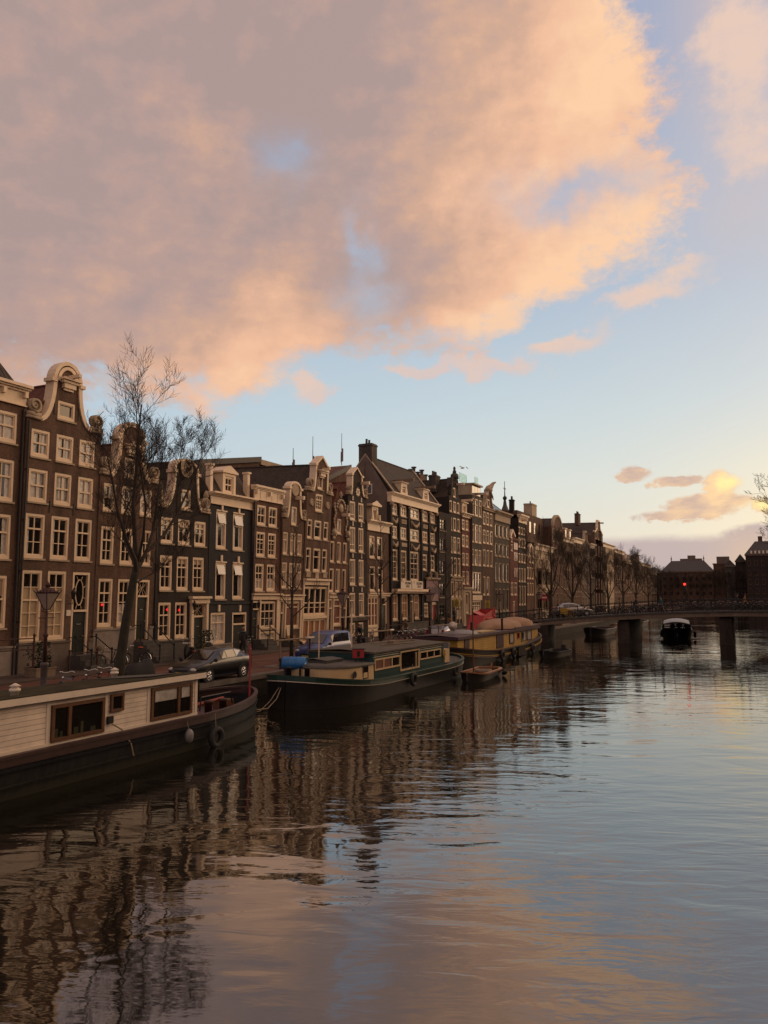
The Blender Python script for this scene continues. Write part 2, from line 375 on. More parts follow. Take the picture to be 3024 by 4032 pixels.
# low clouds by the sun and the bank on the horizon
lown=noise(2.2,6,.6,(2,5,1),ae.outputs[0],(1,2.6,1)); lowe=noise(2.2,6,.6,(2-.12,5-.05,1),ae.outputs[0],(1,2.6,1))
def sb(a,e,ra,re):
    u=(az+wa2*.6+nf*2.2+nf2*.7-a)/ra; v=(el+we2*.35+nf*.9+nf2*.45-e)/re
    return S.op('EXPONENT',(u*u+v*v)*-1.0)
low=sb(-7.7,8.5,1.25,.75)
for q in ((-4.7,7.9,1.7,.45),(-1.9,7.5,1.3,1.1),(-2.6,6.4,2.9,.6),(-5.4,5.4,2.2,.5),(1.2,6.1,1.9,.6),(-3.2,5.9,2.6,.8)): low=S.op('MAXIMUM',low,sb(*q))
low=(low*1.0+lown*.55+nf*.45+nf2*.25).sm(.30,.62)
bank=((4.2-el)*1.3+ns*.5+nf*.5+sb(.3,4.2,1.5,1.0)*1.6).sm(-.2,.9)*az.sm(-16,-10)
bankall=((2.0-el)*.6+ns*1.2).sm(-.2,.9)*.4
# cloud light: edges that face the low sun glow, bellies stay mauve
lit=((n1-n0)*2.2+(ns-nse)*2.0)
edge=dm.sm(.1,1.6,1,0)
warm=az.sm(-32,-14)*.17+wb(.8,34,3,5)*.3+wb(-8.5,24,8.5,4.0)*.62+wb(-9,34.5,5,7)*.62+wb(-18,29,8,9)*.34+wb(-36.5,15.6,8,3.0)*.62+wb(-33,20.5,5,3.5)*.40+wb(-40.3,31,3.2,2.4)*.38+wb(-16.5,19.6,5,2.2)*.50+wb(-47,22.5,5,3)*.16
cool=wb(-31,35,9,6)*.42+wb(-25,22.8,5,2.8)*.55+wb(-17,25.5,7,1.2)*.25+wb(-51,28,9,8)*.22+wb(-46,38,10,6)*.10+wb(-11,27.5,5,2)*.3
lf=S.op('MINIMUM',S.op('MAXIMUM',lit*.22+edge*.16+warm*.92-cool*.62+n3*.5+ns*.55+nf*.20+nf2*.07+.16,0.0),1.0)
cramp=N.new('ShaderNodeValToRGB'); cr=cramp.color_ramp; L.new(lf.k,cramp.inputs[0])
cols=[(0,(.42,.315,.30)),(.2,(.50,.345,.305)),(.42,(.64,.40,.295)),(.72,(.86,.51,.34)),(1,(.97,.62,.39))]
while len(cr.elements)<len(cols): cr.elements.new(.5)
for e,(p,c) in zip(cr.elements,cols): e.position=p; e.color=(*c,1)
col=mx(clear,(.56,.47,.50),bankall)
col=mx(col,mx((.52,.42,.42),(.66,.48,.37),sb(-.2,2.6,2.2,1.6)),bank*.92)
lowl=((lown-lowe)*3.0+.10+az.lin(-9,1,0,.55)+sb(-1.9,7.7,1.1,1.0)*.9+sb(.6,6.0,1.5,.5)*.5-sb(-4,7.9,1.6,.5)*.3)
lowc=mx((.58,.41,.35),(1.0,.66,.36),S.op('MINIMUM',S.op('MAXIMUM',lowl,0.0),1.0))
lowc=mx(lowc,(1.15,1.0,.38),(sb(-1.3,7.7,.7,.6)+sb(.8,6.1,1.0,.35))*.8)
col=mx(col,lowc,low*.92)
col=mx(col,(.60,.49,.48),veil)
col=mx(col,mx((.62,.53,.56),(.86,.60,.45),lf),wisp)
col=mx(col,cramp.outputs[0],thick)
# unseen peach glow added to the sky right of frame, to brighten the fronts
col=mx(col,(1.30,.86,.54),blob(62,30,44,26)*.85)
back=S.op('ABSOLUTE',az).sm(95,140)
col=mx(col,(.50,.38,.36),back*.5)
col=mx(col,(.12,.10,.09),Z.sm(-.02,-.10))
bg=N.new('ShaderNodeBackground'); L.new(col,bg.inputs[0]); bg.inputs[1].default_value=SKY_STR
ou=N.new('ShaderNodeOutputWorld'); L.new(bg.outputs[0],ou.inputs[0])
# one low, veiled sun
sl=bpy.data.lights.new('sun','SUN'); sl.energy=SUN_E; sl.angle=math.radians(40); sl.color=(1.0,.64,.36)
so=bpy.data.objects.new('sun',sl); C.objects.link(so)
a,e=math.radians(30),math.radians(13)
so.rotation_euler=Vector((math.sin(a)*math.cos(e),math.cos(a)*math.cos(e),math.sin(e))).to_track_quat('Z','Y').to_euler()
# ---------------------------------------------------------------- camera on the bridge the picture was taken from
cam=bpy.data.cameras.new('camera'); co=bpy.data.objects.new('camera',cam); C.objects.link(co); C_.camera=co
cam.sensor_fit='HORIZONTAL'; cam.sensor_width=36; cam.lens=36*3050/3024; cam.clip_end=3000; cam.clip_start=.1
co.location=(0,0,4.9); co.rotation_euler=(PI/2+math.atan(329/3050),0,math.radians(25.6))
C_.view_settings.view_transform='Standard'; C_.view_settings.look='None'; C_.view_settings.exposure=EXPO; C_.view_settings.gamma=1
C_.render.engine='CYCLES'; C_.cycles.max_bounces=6; C_.cycles.diffuse_bounces=2; C_.cycles.glossy_bounces=4; C_.cycles.transmission_bounces=4; C_.cycles.use_denoising=True; C_.render.filter_size=1.15
C_.cycles.caustics_reflective=False; C_.cycles.caustics_refractive=False
# ---------------------------------------------------------------- water and ground
def water_mat():
    m,nt,N,L,b=nodes('canal_water')
    g=N.new('ShaderNodeNewGeometry')
    def nz(sc,scl,det,dist=0):
        m0=N.new('ShaderNodeMapping'); m0.inputs['Rotation'].default_value=(0,0,math.radians(-22)); L.new(g.outputs['Position'],m0.inputs[0]); mp=N.new('ShaderNodeMapping'); mp.inputs['Scale'].default_value=scl; L.new(m0.outputs[0],mp.inputs[0])
        n=N.new('ShaderNodeTexNoise'); n.inputs['Scale'].default_value=sc; n.inputs['Detail'].default_value=det; n.inputs['Roughness'].default_value=.5; n.inputs['Distortion'].default_value=dist; L.new(mp.outputs[0],n.inputs['Vector']); return n.outputs['Fac']
    def mth(o,a,c):
        n=N.new('ShaderNodeMath'); n.operation=o
        for i,x in enumerate((a,c)):
            if isinstance(x,(int,float)): n.inputs[i].default_value=x
            else: L.new(x,n.inputs[i])
        return n.outputs[0]
    a=nz(.36,(.8,1.5,1),2,.8); b1=nz(1.15,(.6,1.9,1),3.5,.6); c=nz(4.6,(.7,1.8,1),2); patch=nz(.07,(1,1,1),4)
    r=N.new('ShaderNodeMapRange'); r.inputs[1].default_value=.40; r.inputs[2].default_value=.60; r.inputs[3].default_value=.10; r.inputs[4].default_value=1.0; L.new(patch,r.inputs[0])
    # ripples: slow swell, wind waves that come in patches, fine chop
    h=mth('ADD',mth('MULTIPLY',a,WAVE[0]),mth('ADD',mth('MULTIPLY',mth('MULTIPLY',b1,WAVE[1]),r.outputs[0]),mth('MULTIPLY',mth('MULTIPLY',c,WAVE[2]),r.outputs[0])))
    bp=N.new('ShaderNodeBump'); bp.inputs['Strength'].default_value=1; bp.inputs['Distance'].default_value=1.0; L.new(h,bp.inputs['Height']); L.new(bp.outputs[0],b.inputs['Normal'])
    b.inputs['Base Color'].default_value=(.011,.009,.006,1); b.inputs['Roughness'].default_value=.03; b.inputs['IOR'].default_value=WIOR
    return m
M['water']=water_mat()
wm=MB(); wm.quad((-22.2,-30,0),(60,-30,0),(60,300,0),(-22.2,300,0)); o=wm.build('water',M['water']); tag(o,'dark rippled canal water','water',kind='structure')
M['paving']=brick('brick_paving',(.15,.062,.042),(.12,.052,.038),(.06,.04,.03),.2,.1,horizontal=True,var=.35,bump=.3)
M['pavement']=brick('pavement_slabs',(.075,.058,.05),(.09,.065,.052),(.05,.04,.034),.3,.3,horizontal=True,var=.3,bump=.3)
gm=MB(); z=QZ+.03
gm.quad((-900,-200,z),(QX-.35,-200,z),(QX-.35,300,z),(-900,300,z)); gm.quad((-900,300.,z),(900,300.,z),(900,1500,z),(-900,1500,z)); gm.quad((6.3,-200,z),(900,-200,z),(900,300,z),(6.3,300,z))
o=gm.build('ground',M['paving']); tag(o,'red brick street surface','ground',kind='structure')
pv=MB(); pv.box(XF-.4,-20,.9,-29.6,300,QZ+.115); o=pv.build('pavement',M['pavement']); tag(o,'raised pavement along the house fronts','pavement',kind='structure')
M['kerbstone']=mat('kerb_stone',(.13,.11,.095),.85,var=.4,scale=1.5,bump=.4)
M['quay']=brick('quay_bricks',(.036,.029,.022),(.028,.024,.018),(.03,.027,.02),.24,.09,var=.5)
def quay(name,label,x0,x1,y0,y1,cap,axis):
    t=thing(name,label,'quay wall',(x0,y0,0)); q=MB(); q.box(0,0,-.9,x1-x0,y1-y0,QZ-.16); q.build('wall',M['quay'],t)
    c=MB(); 
    if axis=='x': c.box(-.02,0,QZ-.16,x1-x0+.06,y1-y0,QZ+.06)
    else: c.box(0,-.06,QZ-.16,x1-x0,y1-y0+.02,QZ+.06)
    c.build('coping_stone',M['kerbstone'],t)
quay('quay_wall','brick quay wall with stone edge, on the barge side of the canal',QX-.45,QX,-30,79.4,0,'x')
quay('quay_wall','brick quay wall on the barge side, beyond the low bridge',QX-.45,QX,93.2,299,0,'x')
quay('quay_wall','quay wall closing the far end of the canal',QX,60,299.2,299.7,0,'y')
ln=MB()
for x,y0,y1 in ((-23.75,20,120),(-27.35,20,120)): ln.box(x-.06,y0,QZ+.033,x+.06,y1,QZ+.037)
for y in (26.9,33.2,37.6,43.4,49,55): ln.box(-23.7,y-.05,QZ+.034,-22.6,y+.05,QZ+.038)
o=ln.build('road_markings',M['plaster']); tag(o,'thin pale parking lines along the quay','road markings',kind='structure')
# facade survey: each front's place along the street, heights above the pavement, openings (y0,y1,z0,z1,mullions,bars)
SURVEY={
'H0': dict(k=-0.009,y0=23.41,y1=26.41,z={'cor_t':14.17,'fr_b':13.26},w=[(1.54,2.61,11.19,12.73,1,[0.45]),(1.56,2.56,8.32,10.37,1,[0.4]),(1.59,2.52,5.54,7.7,1,[0.4]),(1.69,2.45,2.26,4.76,1,[0.45])],b={}),
'H1': dict(k=0.005,y0=26.42,y1=31.29,z={'sh':12.75,'neck0':14.36,'z1':14.98,'top':16.0,'shl':12.69},w=[(1.84,2.99,12.94,13.93,0,[]),(0.31,1.46,10.73,12.15,1,[0.5]),(1.86,2.99,10.73,12.15,1,[0.5]),(3.38,4.48,10.73,12.15,1,[0.5]),(0.28,1.45,8.46,10.13,1,[0.5]),(1.86,2.98,8.46,10.13,1,[0.5]),(3.4,4.47,8.46,10.13,1,[0.5]),(0.23,1.42,5.64,7.88,1,[0.32,0.66]),(1.79,2.96,5.64,7.88,1,[0.32,0.66]),(3.35,4.5,5.64,7.88,1,[0.32,0.66]),(0.19,1.42,1.56,5.06,1,[0.22,0.42,0.62,0.82]),(1.74,2.93,1.56,5.06,1,[0.22,0.42,0.62,0.82]),(3.34,4.5,0.7,5.03,0,[])],b={'neck':(1.49,3.25,14.78,14.7),'arch':(1.5,3.17,15.47,15.55),'plinth':(0.92,3.75,-0.01,1.56),'hoist':(2.11,3.54,14.86,15.2)}),
'H2': dict(k=0.012,y0=31.26,y1=35.84,z={'sh':10.58,'top':13.69,'z1':12.73,'shr':10.58},w=[(1.78,2.62,10.56,11.68,1,[0.5]),(0.3,1.27,8.47,10.02,1,[0.5]),(1.67,2.66,8.47,10.02,1,[0.5]),(3.14,4.12,8.47,10.02,1,[0.5]),(0.27,1.25,5.55,7.62,1,[0.35,0.68]),(1.72,2.72,5.55,7.62,1,[0.35,0.68]),(3.44,4.21,5.55,7.62,1,[0.35,0.68]),(0.26,1.32,2.08,4.74,1,[0.28,0.5,0.74]),(1.7,2.73,2.08,4.74,1,[0.28,0.5,0.74]),(3.14,4.22,1.27,4.72,0,[])],b={'neck':(1.24,3.16,12.76,12.73),'plinth':(0.87,1.96,-0.14,2.0)}),
'H3': dict(k=-0.010,y0=35.93,y1=41.01,z={'sh':9.28,'shl':9.29,'top':12.42,'z1':11.71},w=[(2.29,3.23,9.23,10.51,0,[]),(0.51,1.65,6.98,8.59,1,[0.25,0.5]),(2.06,3.2,6.98,8.59,1,[0.25,0.5]),(3.63,4.78,6.98,8.59,1,[0.25,0.5]),(0.49,1.6,4.11,6.25,1,[0.3,0.63]),(2.01,3.11,4.11,6.25,1,[0.3,0.63]),(3.53,4.65,4.11,6.25,1,[0.3,0.63]),(0.45,1.57,1.17,3.39,1,[0.33,0.66]),(1.94,3.06,1.17,3.39,1,[0.33,0.66]),(3.35,4.99,0.39,3.6,0,[])],b={'neck':(1.63,3.8,11.73,11.59),'plinth':(0.97,2.68,-0.33,1.16)}),
'H4': dict(k=-0.006,y0=41.03,y1=45.8,z={'cor_t':10.69,'fr_b':9.97,'corL':10.63},w=[(0.7,1.82,6.93,9.46,0,[0.33]),(2.56,3.77,6.93,9.46,0,[0.33]),(0.72,1.85,3.56,6.0,0,[0.3]),(2.6,3.77,3.56,6.0,0,[0.3]),(0.31,1.89,0.6,2.68,1,[0.3]),(2.64,4.27,-0.03,2.64,0,[])],b={'dorm':(1.45,3.08,10.92,12.66),'plinth':(0.25,2.24,-0.51,0.64),'band':(0.16,4.24,3.23,3.33)}),
'H5': dict(k=0.010,y0=45.73,y1=49.41,z={'cor_t':11.74,'fr_b':10.77},w=[(0.5,1.64,8.87,10.36,1,[0.5]),(1.98,3.12,8.87,10.36,1,[0.5]),(0.49,1.62,6.6,8.41,1,[0.28,0.45,0.75]),(1.97,3.04,6.6,8.41,1,[0.28,0.45,0.75]),(0.44,1.53,4.12,6.09,1,[0.33,0.66]),(1.91,3.02,4.12,6.09,1,[0.33,0.66]),(1.19,3.15,1.4,3.39,2,[0.35,0.66]),(1.23,3.22,0.49,1.22,1,[]),(0.17,1.05,0.69,3.43,0,[])],b={'shopc':(0.04,3.73,3.47,3.88),'plinth':(0.18,1.25,-0.18,0.68)}),
'H6': dict(k=0.029,y0=49.33,y1=52.55,z={'sh':9.83,'top':12.57,'z1':12.13,'shr':9.82},w=[(1.19,1.99,9.23,10.66,0,[]),(0.17,0.84,6.92,8.61,1,[0.33]),(1.17,1.92,6.92,8.61,1,[0.33]),(2.2,2.87,6.92,8.61,1,[0.33]),(0.17,0.87,4.36,6.31,1,[0.36]),(1.16,1.93,4.36,6.31,1,[0.36]),(2.21,2.92,4.36,6.31,1,[0.36]),(0.86,2.86,1.31,3.37,0,[0.18]),(-0.09,0.65,0.65,3.47,0,[])],b={'neck':(0.74,2.32,11.87,11.81),'shopc':(0.01,3.21,3.46,3.88),'plinth':(-0.02,3.18,-0.53,0.98)}),
'H7': dict(k=0.039,y0=52.48,y1=56.5,z={'sh':12.28,'shr':12.26,'top':15.22,'z1':14.47},w=[(1.61,2.47,12.46,13.54,1,[]),(1.39,2.56,10.62,12.06,2,[0.3,0.5,0.72]),(0.29,1.05,8.36,9.9,0,[0.3]),(1.37,2.51,8.36,9.9,0,[0.3]),(2.88,3.67,8.36,9.9,0,[0.3]),(0.28,1.05,5.72,7.62,0,[0.35]),(1.41,2.54,5.72,7.62,0,[0.35]),(2.84,3.65,5.72,7.62,0,[0.35]),(0.14,3.94,2.17,4.52,3,[0.57,0.75]),(0.21,4.0,0.0,1.96,3,[])],b={'neck':(1.13,3.17,14.12,13.96),'shopc':(-0.01,4.18,4.63,5.17),'plate1':(0.4,1.0,5.29,5.58),'plate2':(3.02,3.59,5.3,5.59),'cart':(1.76,2.29,5.19,5.65),'crest1':(0.43,1.05,10.96,11.54),'crest2':(3.06,3.68,10.95,11.56)}),
'H8': dict(k=0.023,y0=56.72,y1=60.06,z={'sh':8.88,'top':12.23,'tip':12.68},w=[(1.18,1.92,9.06,10.37,0,[]),(0.1,0.82,6.6,8.39,0,[]),(1.26,1.96,6.6,8.39,0,[]),(2.34,3.03,6.6,8.39,0,[]),(0.01,0.84,4.08,6.08,0,[]),(1.16,1.9,4.08,6.08,0,[]),(2.29,3.01,4.08,6.08,0,[]),(-0.03,0.71,0.85,3.54,0,[0.3]),(0.84,2.32,1.26,3.54,0,[0.25]),(2.48,3.25,0.74,3.53,0,[0.3])],b={'neck':(0.34,2.35,11.66,11.59),'shopc':(-0.13,3.32,3.6,4.0)}),
'H9': dict(k=-0.010,y0=60.45,y1=64.14,z={'sh':12.93,'shr':12.91,'top':15.45,'z1':14.73},w=[(0.35,1.42,10.54,12.26,1,[0.75]),(2.03,3.08,10.54,12.26,1,[0.75]),(0.33,1.41,7.7,9.95,1,[0.75]),(2.02,3.03,7.7,9.95,1,[0.75]),(0.3,1.38,4.72,7.06,1,[0.75]),(2.03,3.02,4.72,7.06,1,[0.75]),(0.25,1.33,1.9,4.05,1,[0.3]),(2.05,3.08,1.9,4.05,1,[0.3]),(0.26,1.21,0.17,1.38,1,[]),(1.86,3.1,0.17,1.38,1,[])],b={'neck':(0.62,2.69,14.39,14.26),'star':(1.47,2.25,12.84,13.6),'hoist':(1.68,3.55,14.1,14.17),'plinth':(0.19,3.63,1.63,1.87)}),
'H10': dict(k=-0.010,y0=64.19,y1=68.88,z={'cor_t':10.88,'fr_b':9.97},w=[(0.46,1.6,7.3,9.41,0,[0.3]),(2.11,3.26,7.3,9.41,0,[0.3]),(0.48,1.66,4.18,6.54,0,[0.3]),(2.21,3.32,4.18,6.54,0,[0.3]),(0.09,2.31,0.86,3.71,2,[0.2]),(2.51,4.04,0.65,3.7,0,[0.3])],b={'dorm':(1.23,2.57,11.1,12.75),'shopc':(0.02,4.06,3.44,3.75)}),
'H11': dict(k=-0.005,y0=69.13,y1=81.48,z={'cor_t':14.06,'fr_b':13.09,'corR':14.07,'fr_bR':13.11,'ridge':17.15},w=[(0.34,1.71,11.86,13.01,1,[0.5]),(2.58,4.02,11.86,13.01,1,[0.5]),(5.07,7.34,11.86,13.01,1,[0.5]),(8.37,9.82,11.86,13.01,1,[0.5]),(10.68,12.07,11.86,13.01,1,[0.5]),(0.31,1.67,9.49,10.76,1,[0.5]),(2.54,3.98,9.49,10.76,1,[0.5]),(4.95,7.25,9.49,10.76,1,[0.5]),(8.3,9.7,9.49,10.76,1,[0.5]),(10.56,11.97,9.49,10.76,1,[0.5]),(0.33,1.73,5.33,8.4,1,[0.2,0.4,0.6,0.8]),(2.59,3.96,5.33,8.4,1,[0.2,0.4,0.6,0.8]),(4.95,7.12,5.33,8.4,1,[0.2,0.4,0.6,0.8]),(8.22,9.49,6.52,8.27,1,[0.33,0.66]),(10.37,11.73,6.52,8.27,1,[0.33,0.66]),(0.45,1.75,1.35,3.93,1,[0.33,0.66]),(2.69,4.25,1.35,3.93,1,[0.33,0.66]),(5.86,7.14,1.35,3.93,1,[0.33,0.66]),(4.64,5.62,1.05,3.89,0,[0.2]),(8.57,9.69,1.52,3.0,1,[0.33,0.66]),(10.75,12.39,1.16,3.08,0,[])],b={'canopy':(-0.02,8.57,3.99,4.46),'banner':(8.74,12.7,3.17,5.72),'bcor':(8.49,13.2,5.4,5.82),'board1':(1.02,3.7,4.54,5.29),'board2':(3.76,6.74,4.49,5.31),'g1':(0.49,1.69,11.16,11.61),'g3':(5.16,7.28,10.96,11.63),'g5':(10.82,12.07,11.04,11.51),'p2':(2.69,3.93,11.13,11.55),'p4':(8.4,9.66,11.09,11.5),'h1':(0.52,1.71,8.78,9.25),'h3':(5.11,7.23,8.51,9.24),'h5':(10.75,12.0,8.66,9.11),'q2':(2.65,3.99,8.78,9.17),'q4':(8.34,9.59,8.68,9.11),'d1':(2.0,3.9,14.3,15.28),'d2':(7.79,9.75,14.33,15.26)}),
'H11b': dict(k=0.020,y0=80.98,y1=84.82,z={'top':12.87},w=[(0.45,2.24,11.21,12.65,1,[0.33,0.66]),(0.47,2.44,8.76,10.44,1,[0.33,0.66])],b={}),
'H12': dict(k=-0.005,y0=85.66,y1=89.6,z={'sh':15.38,'top':17.86,'tip':19.29,'shr':15.8},w=[(1.42,2.3,15.6,16.79,0,[]),(0.16,1.01,13.73,15.1,0,[]),(1.47,2.47,13.73,15.1,0,[]),(2.73,3.63,13.73,15.1,0,[]),(0.13,0.98,11.51,13.13,0,[]),(1.39,2.38,11.51,13.13,0,[]),(2.73,3.62,11.51,13.13,0,[]),(0.09,0.97,8.86,10.81,0,[0.3]),(1.31,2.33,8.86,10.81,0,[0.3]),(2.68,3.63,8.86,10.81,0,[0.3]),(0.11,1.04,6.11,8.34,0,[0.3]),(1.44,2.45,6.11,8.34,0,[0.3]),(2.77,3.65,6.11,8.34,0,[0.3]),(0.31,1.39,3.58,5.47,0,[]),(1.61,2.65,3.58,5.47,0,[]),(2.88,3.78,3.58,5.47,0,[]),(1.61,3.84,1.06,3.24,0,[])],b={'neck':(0.98,2.93,17.18,17.13),'shopc':(0.0,4.48,5.53,5.88),'hoist':(1.78,4.61,17.66,17.7)}),
'H13': dict(k=-0.002,y0=89.87,y1=92.9,z={'cor_t':14.0,'fr_b':13.6},w=[(0.08,1.13,11.9,13.19,1,[0.4]),(1.47,2.48,11.9,13.19,1,[0.4]),(0.07,1.08,9.78,11.3,1,[0.4]),(1.42,2.43,9.78,11.3,1,[0.4]),(-0.02,1.02,7.5,9.06,1,[0.4]),(1.36,2.37,7.5,9.06,1,[0.4]),(0.02,1.0,5.18,6.81,1,[0.4]),(1.43,2.4,5.18,6.81,1,[0.4]),(1.24,2.17,1.59,4.08,0,[])],b={'dorm':(0.71,2.16,14.23,15.4),'base':(0.25,3.07,1.56,4.79)}),
'H14': dict(k=0.020,y0=92.2,y1=96.23,z={'top':16.94},w=[(-0.91,-0.12,13.94,16.19,0,[0.3]),(0.24,1.5,13.94,16.19,0,[0.3]),(1.73,2.86,13.94,16.19,0,[0.3]),(-0.14,0.63,10.54,12.9,0,[0.35]),(0.82,1.86,10.54,12.9,0,[0.35]),(2.22,3.23,10.54,12.9,0,[0.35]),(0.18,0.91,7.62,9.69,0,[0.3]),(1.21,2.29,7.62,9.69,0,[0.3]),(2.45,3.62,7.62,9.69,0,[0.3]),(0.4,4.19,4.16,6.78,2,[0.35]),(0.78,4.93,1.73,3.17,3,[0.4])],b={'pent':(-1.13,3.64,17.07,17.88),'shop':(0.6,4.92,3.16,3.82)}),
'H15': dict(k=0.020,y0=97.0,y1=102.2,z={'sh':15.56,'shr':15.35,'tip':18.98,'top':17.73},w=[(2.02,3.11,15.57,16.71,0,[]),(0.31,1.37,13.15,14.89,0,[0.35]),(1.8,2.88,13.15,14.89,0,[0.35]),(3.29,4.33,13.15,14.89,0,[0.35]),(0.35,1.41,10.65,12.48,0,[0.35]),(1.84,2.92,10.65,12.48,0,[0.35]),(3.32,4.47,10.65,12.48,0,[0.35]),(0.43,1.49,7.65,9.87,0,[]),(1.95,3.04,7.65,9.87,0,[]),(3.48,4.51,7.65,9.87,0,[]),(0.5,1.48,3.84,6.32,0,[]),(2.01,3.17,3.84,6.32,0,[])],b={}),
'H16': dict(k=0.020,y0=102.3,y1=109.5,z={'cor_t':15.55,'fr_b':14.21},w=[(0.19,1.42,11.89,13.72,0,[]),(1.93,3.2,11.89,13.72,0,[]),(3.76,5.03,11.89,13.72,0,[]),(5.61,6.88,11.89,13.72,0,[]),(0.22,1.45,9.22,11.04,0,[]),(1.96,3.23,9.22,11.04,0,[]),(3.79,5.06,9.22,11.04,0,[]),(5.64,6.9,9.22,11.04,0,[]),(0.34,1.53,5.69,8.35,0,[]),(2.03,3.3,5.69,8.35,0,[]),(3.9,5.17,5.69,8.35,0,[]),(5.66,6.92,5.69,8.35,0,[]),(0.46,1.57,1.58,4.77,0,[]),(2.16,3.34,1.58,4.77,0,[]),(4.02,5.2,1.58,4.77,0,[]),(5.7,6.95,1.58,4.77,0,[])],b={}),
'H17': dict(k=0.020,y0=109.77,y1=113.88,z={'sh':12.22,'top':13.63},w=[(1.01,1.89,11.89,12.45,0,[]),(1.02,1.9,10.77,11.64,0,[]),(0.49,1.71,3.85,5.75,1,[0.4]),(2.28,3.72,3.85,5.75,1,[0.4]),(0.86,2.38,1.18,3.21,1,[0.3])],b={'s1':(1.23,4.38,10.67,11.56),'s2':(1.24,4.38,9.02,10.2),'s3':(1.47,4.62,6.56,7.82)}),
'H18': dict(k=0.020,y0=114.15,y1=118.55,z={'cor_t':16.16,'fr_b':14.9},w=[(0.04,1.01,13.07,14.22,0,[]),(1.48,2.48,13.07,14.22,0,[]),(2.91,3.98,13.07,14.22,0,[]),(0.04,1.02,11.08,12.56,0,[]),(1.49,2.48,11.08,12.56,0,[]),(2.91,3.98,11.08,12.56,0,[]),(0.14,1.07,8.79,10.19,0,[]),(1.58,2.53,8.79,10.19,0,[]),(3.01,4.03,8.79,10.19,0,[]),(0.24,1.17,5.87,7.97,0,[]),(1.68,2.63,5.87,7.97,0,[]),(3.16,4.13,5.87,7.97,0,[]),(0.48,1.32,2.37,5.28,0,[]),(1.88,2.73,2.37,5.28,0,[]),(3.3,4.17,2.37,5.28,0,[])],b={}),
'H19': dict(k=0.020,y0=118.91,y1=123.77,z={'sh':9.89,'top':11.9},w=[(1.4,2.51,8.96,10.16,0,[]),(3.03,4.17,8.96,10.16,0,[]),(0.15,1.34,6.41,8.25,0,[]),(1.59,2.71,6.41,8.25,0,[]),(3.02,4.16,6.41,8.25,0,[]),(0.29,1.39,3.85,5.82,0,[]),(1.74,2.81,3.85,5.82,0,[]),(3.12,4.21,3.85,5.82,0,[])],b={}),
'H20': dict(k=0.020,y0=123.93,y1=136.22,z={'top':15.59,'mid':12.02},w=[],b={}),
'H21': dict(k=0.020,y0=135.3,y1=144.31,z={'top':18.27,'sh':17.26},w=[],b={}),
'H22': dict(k=0.020,y0=144.26,y1=152.97,z={'top':16.49},w=[],b={}),
'H23': dict(k=0.020,y0=152.95,y1=161.47,z={'top':16.23},w=[],b={}),
'H24': dict(k=0.020,y0=161.51,y1=169.24,z={'top':17.79},w=[],b={}),
'H25a': dict(k=0.020,y0=169.12,y1=175.25,z={'top':15.47},w=[],b={}),
'H25': dict(k=0.020,y0=175.5,y1=185.55,z={'top':21.42,'cor':18.58},w=[],b={}),
'H26': dict(k=0.020,y0=183.27,y1=189.34,z={'top':16.53},w=[],b={}),
'H26b': dict(k=0.020,y0=189.29,y1=201.43,z={'top':16.34},w=[],b={}),
'H27': dict(k=0.020,y0=202.01,y1=217.76,z={'top':17.0},w=[],b={}),
'H28': dict(k=0.020,y0=217.61,y1=232.69,z={'top':15.96},w=[],b={}),
'H29': dict(k=0.020,y0=232.62,y1=254.21,z={'top':16.19},w=[],b={}),
'H30': dict(k=0.020,y0=254.23,y1=275.67,z={'top':17.48},w=[],b={}),
'H31': dict(k=0.020,y0=275.27,y1=293.06,z={'top':15.22},w=[],b={}),
}
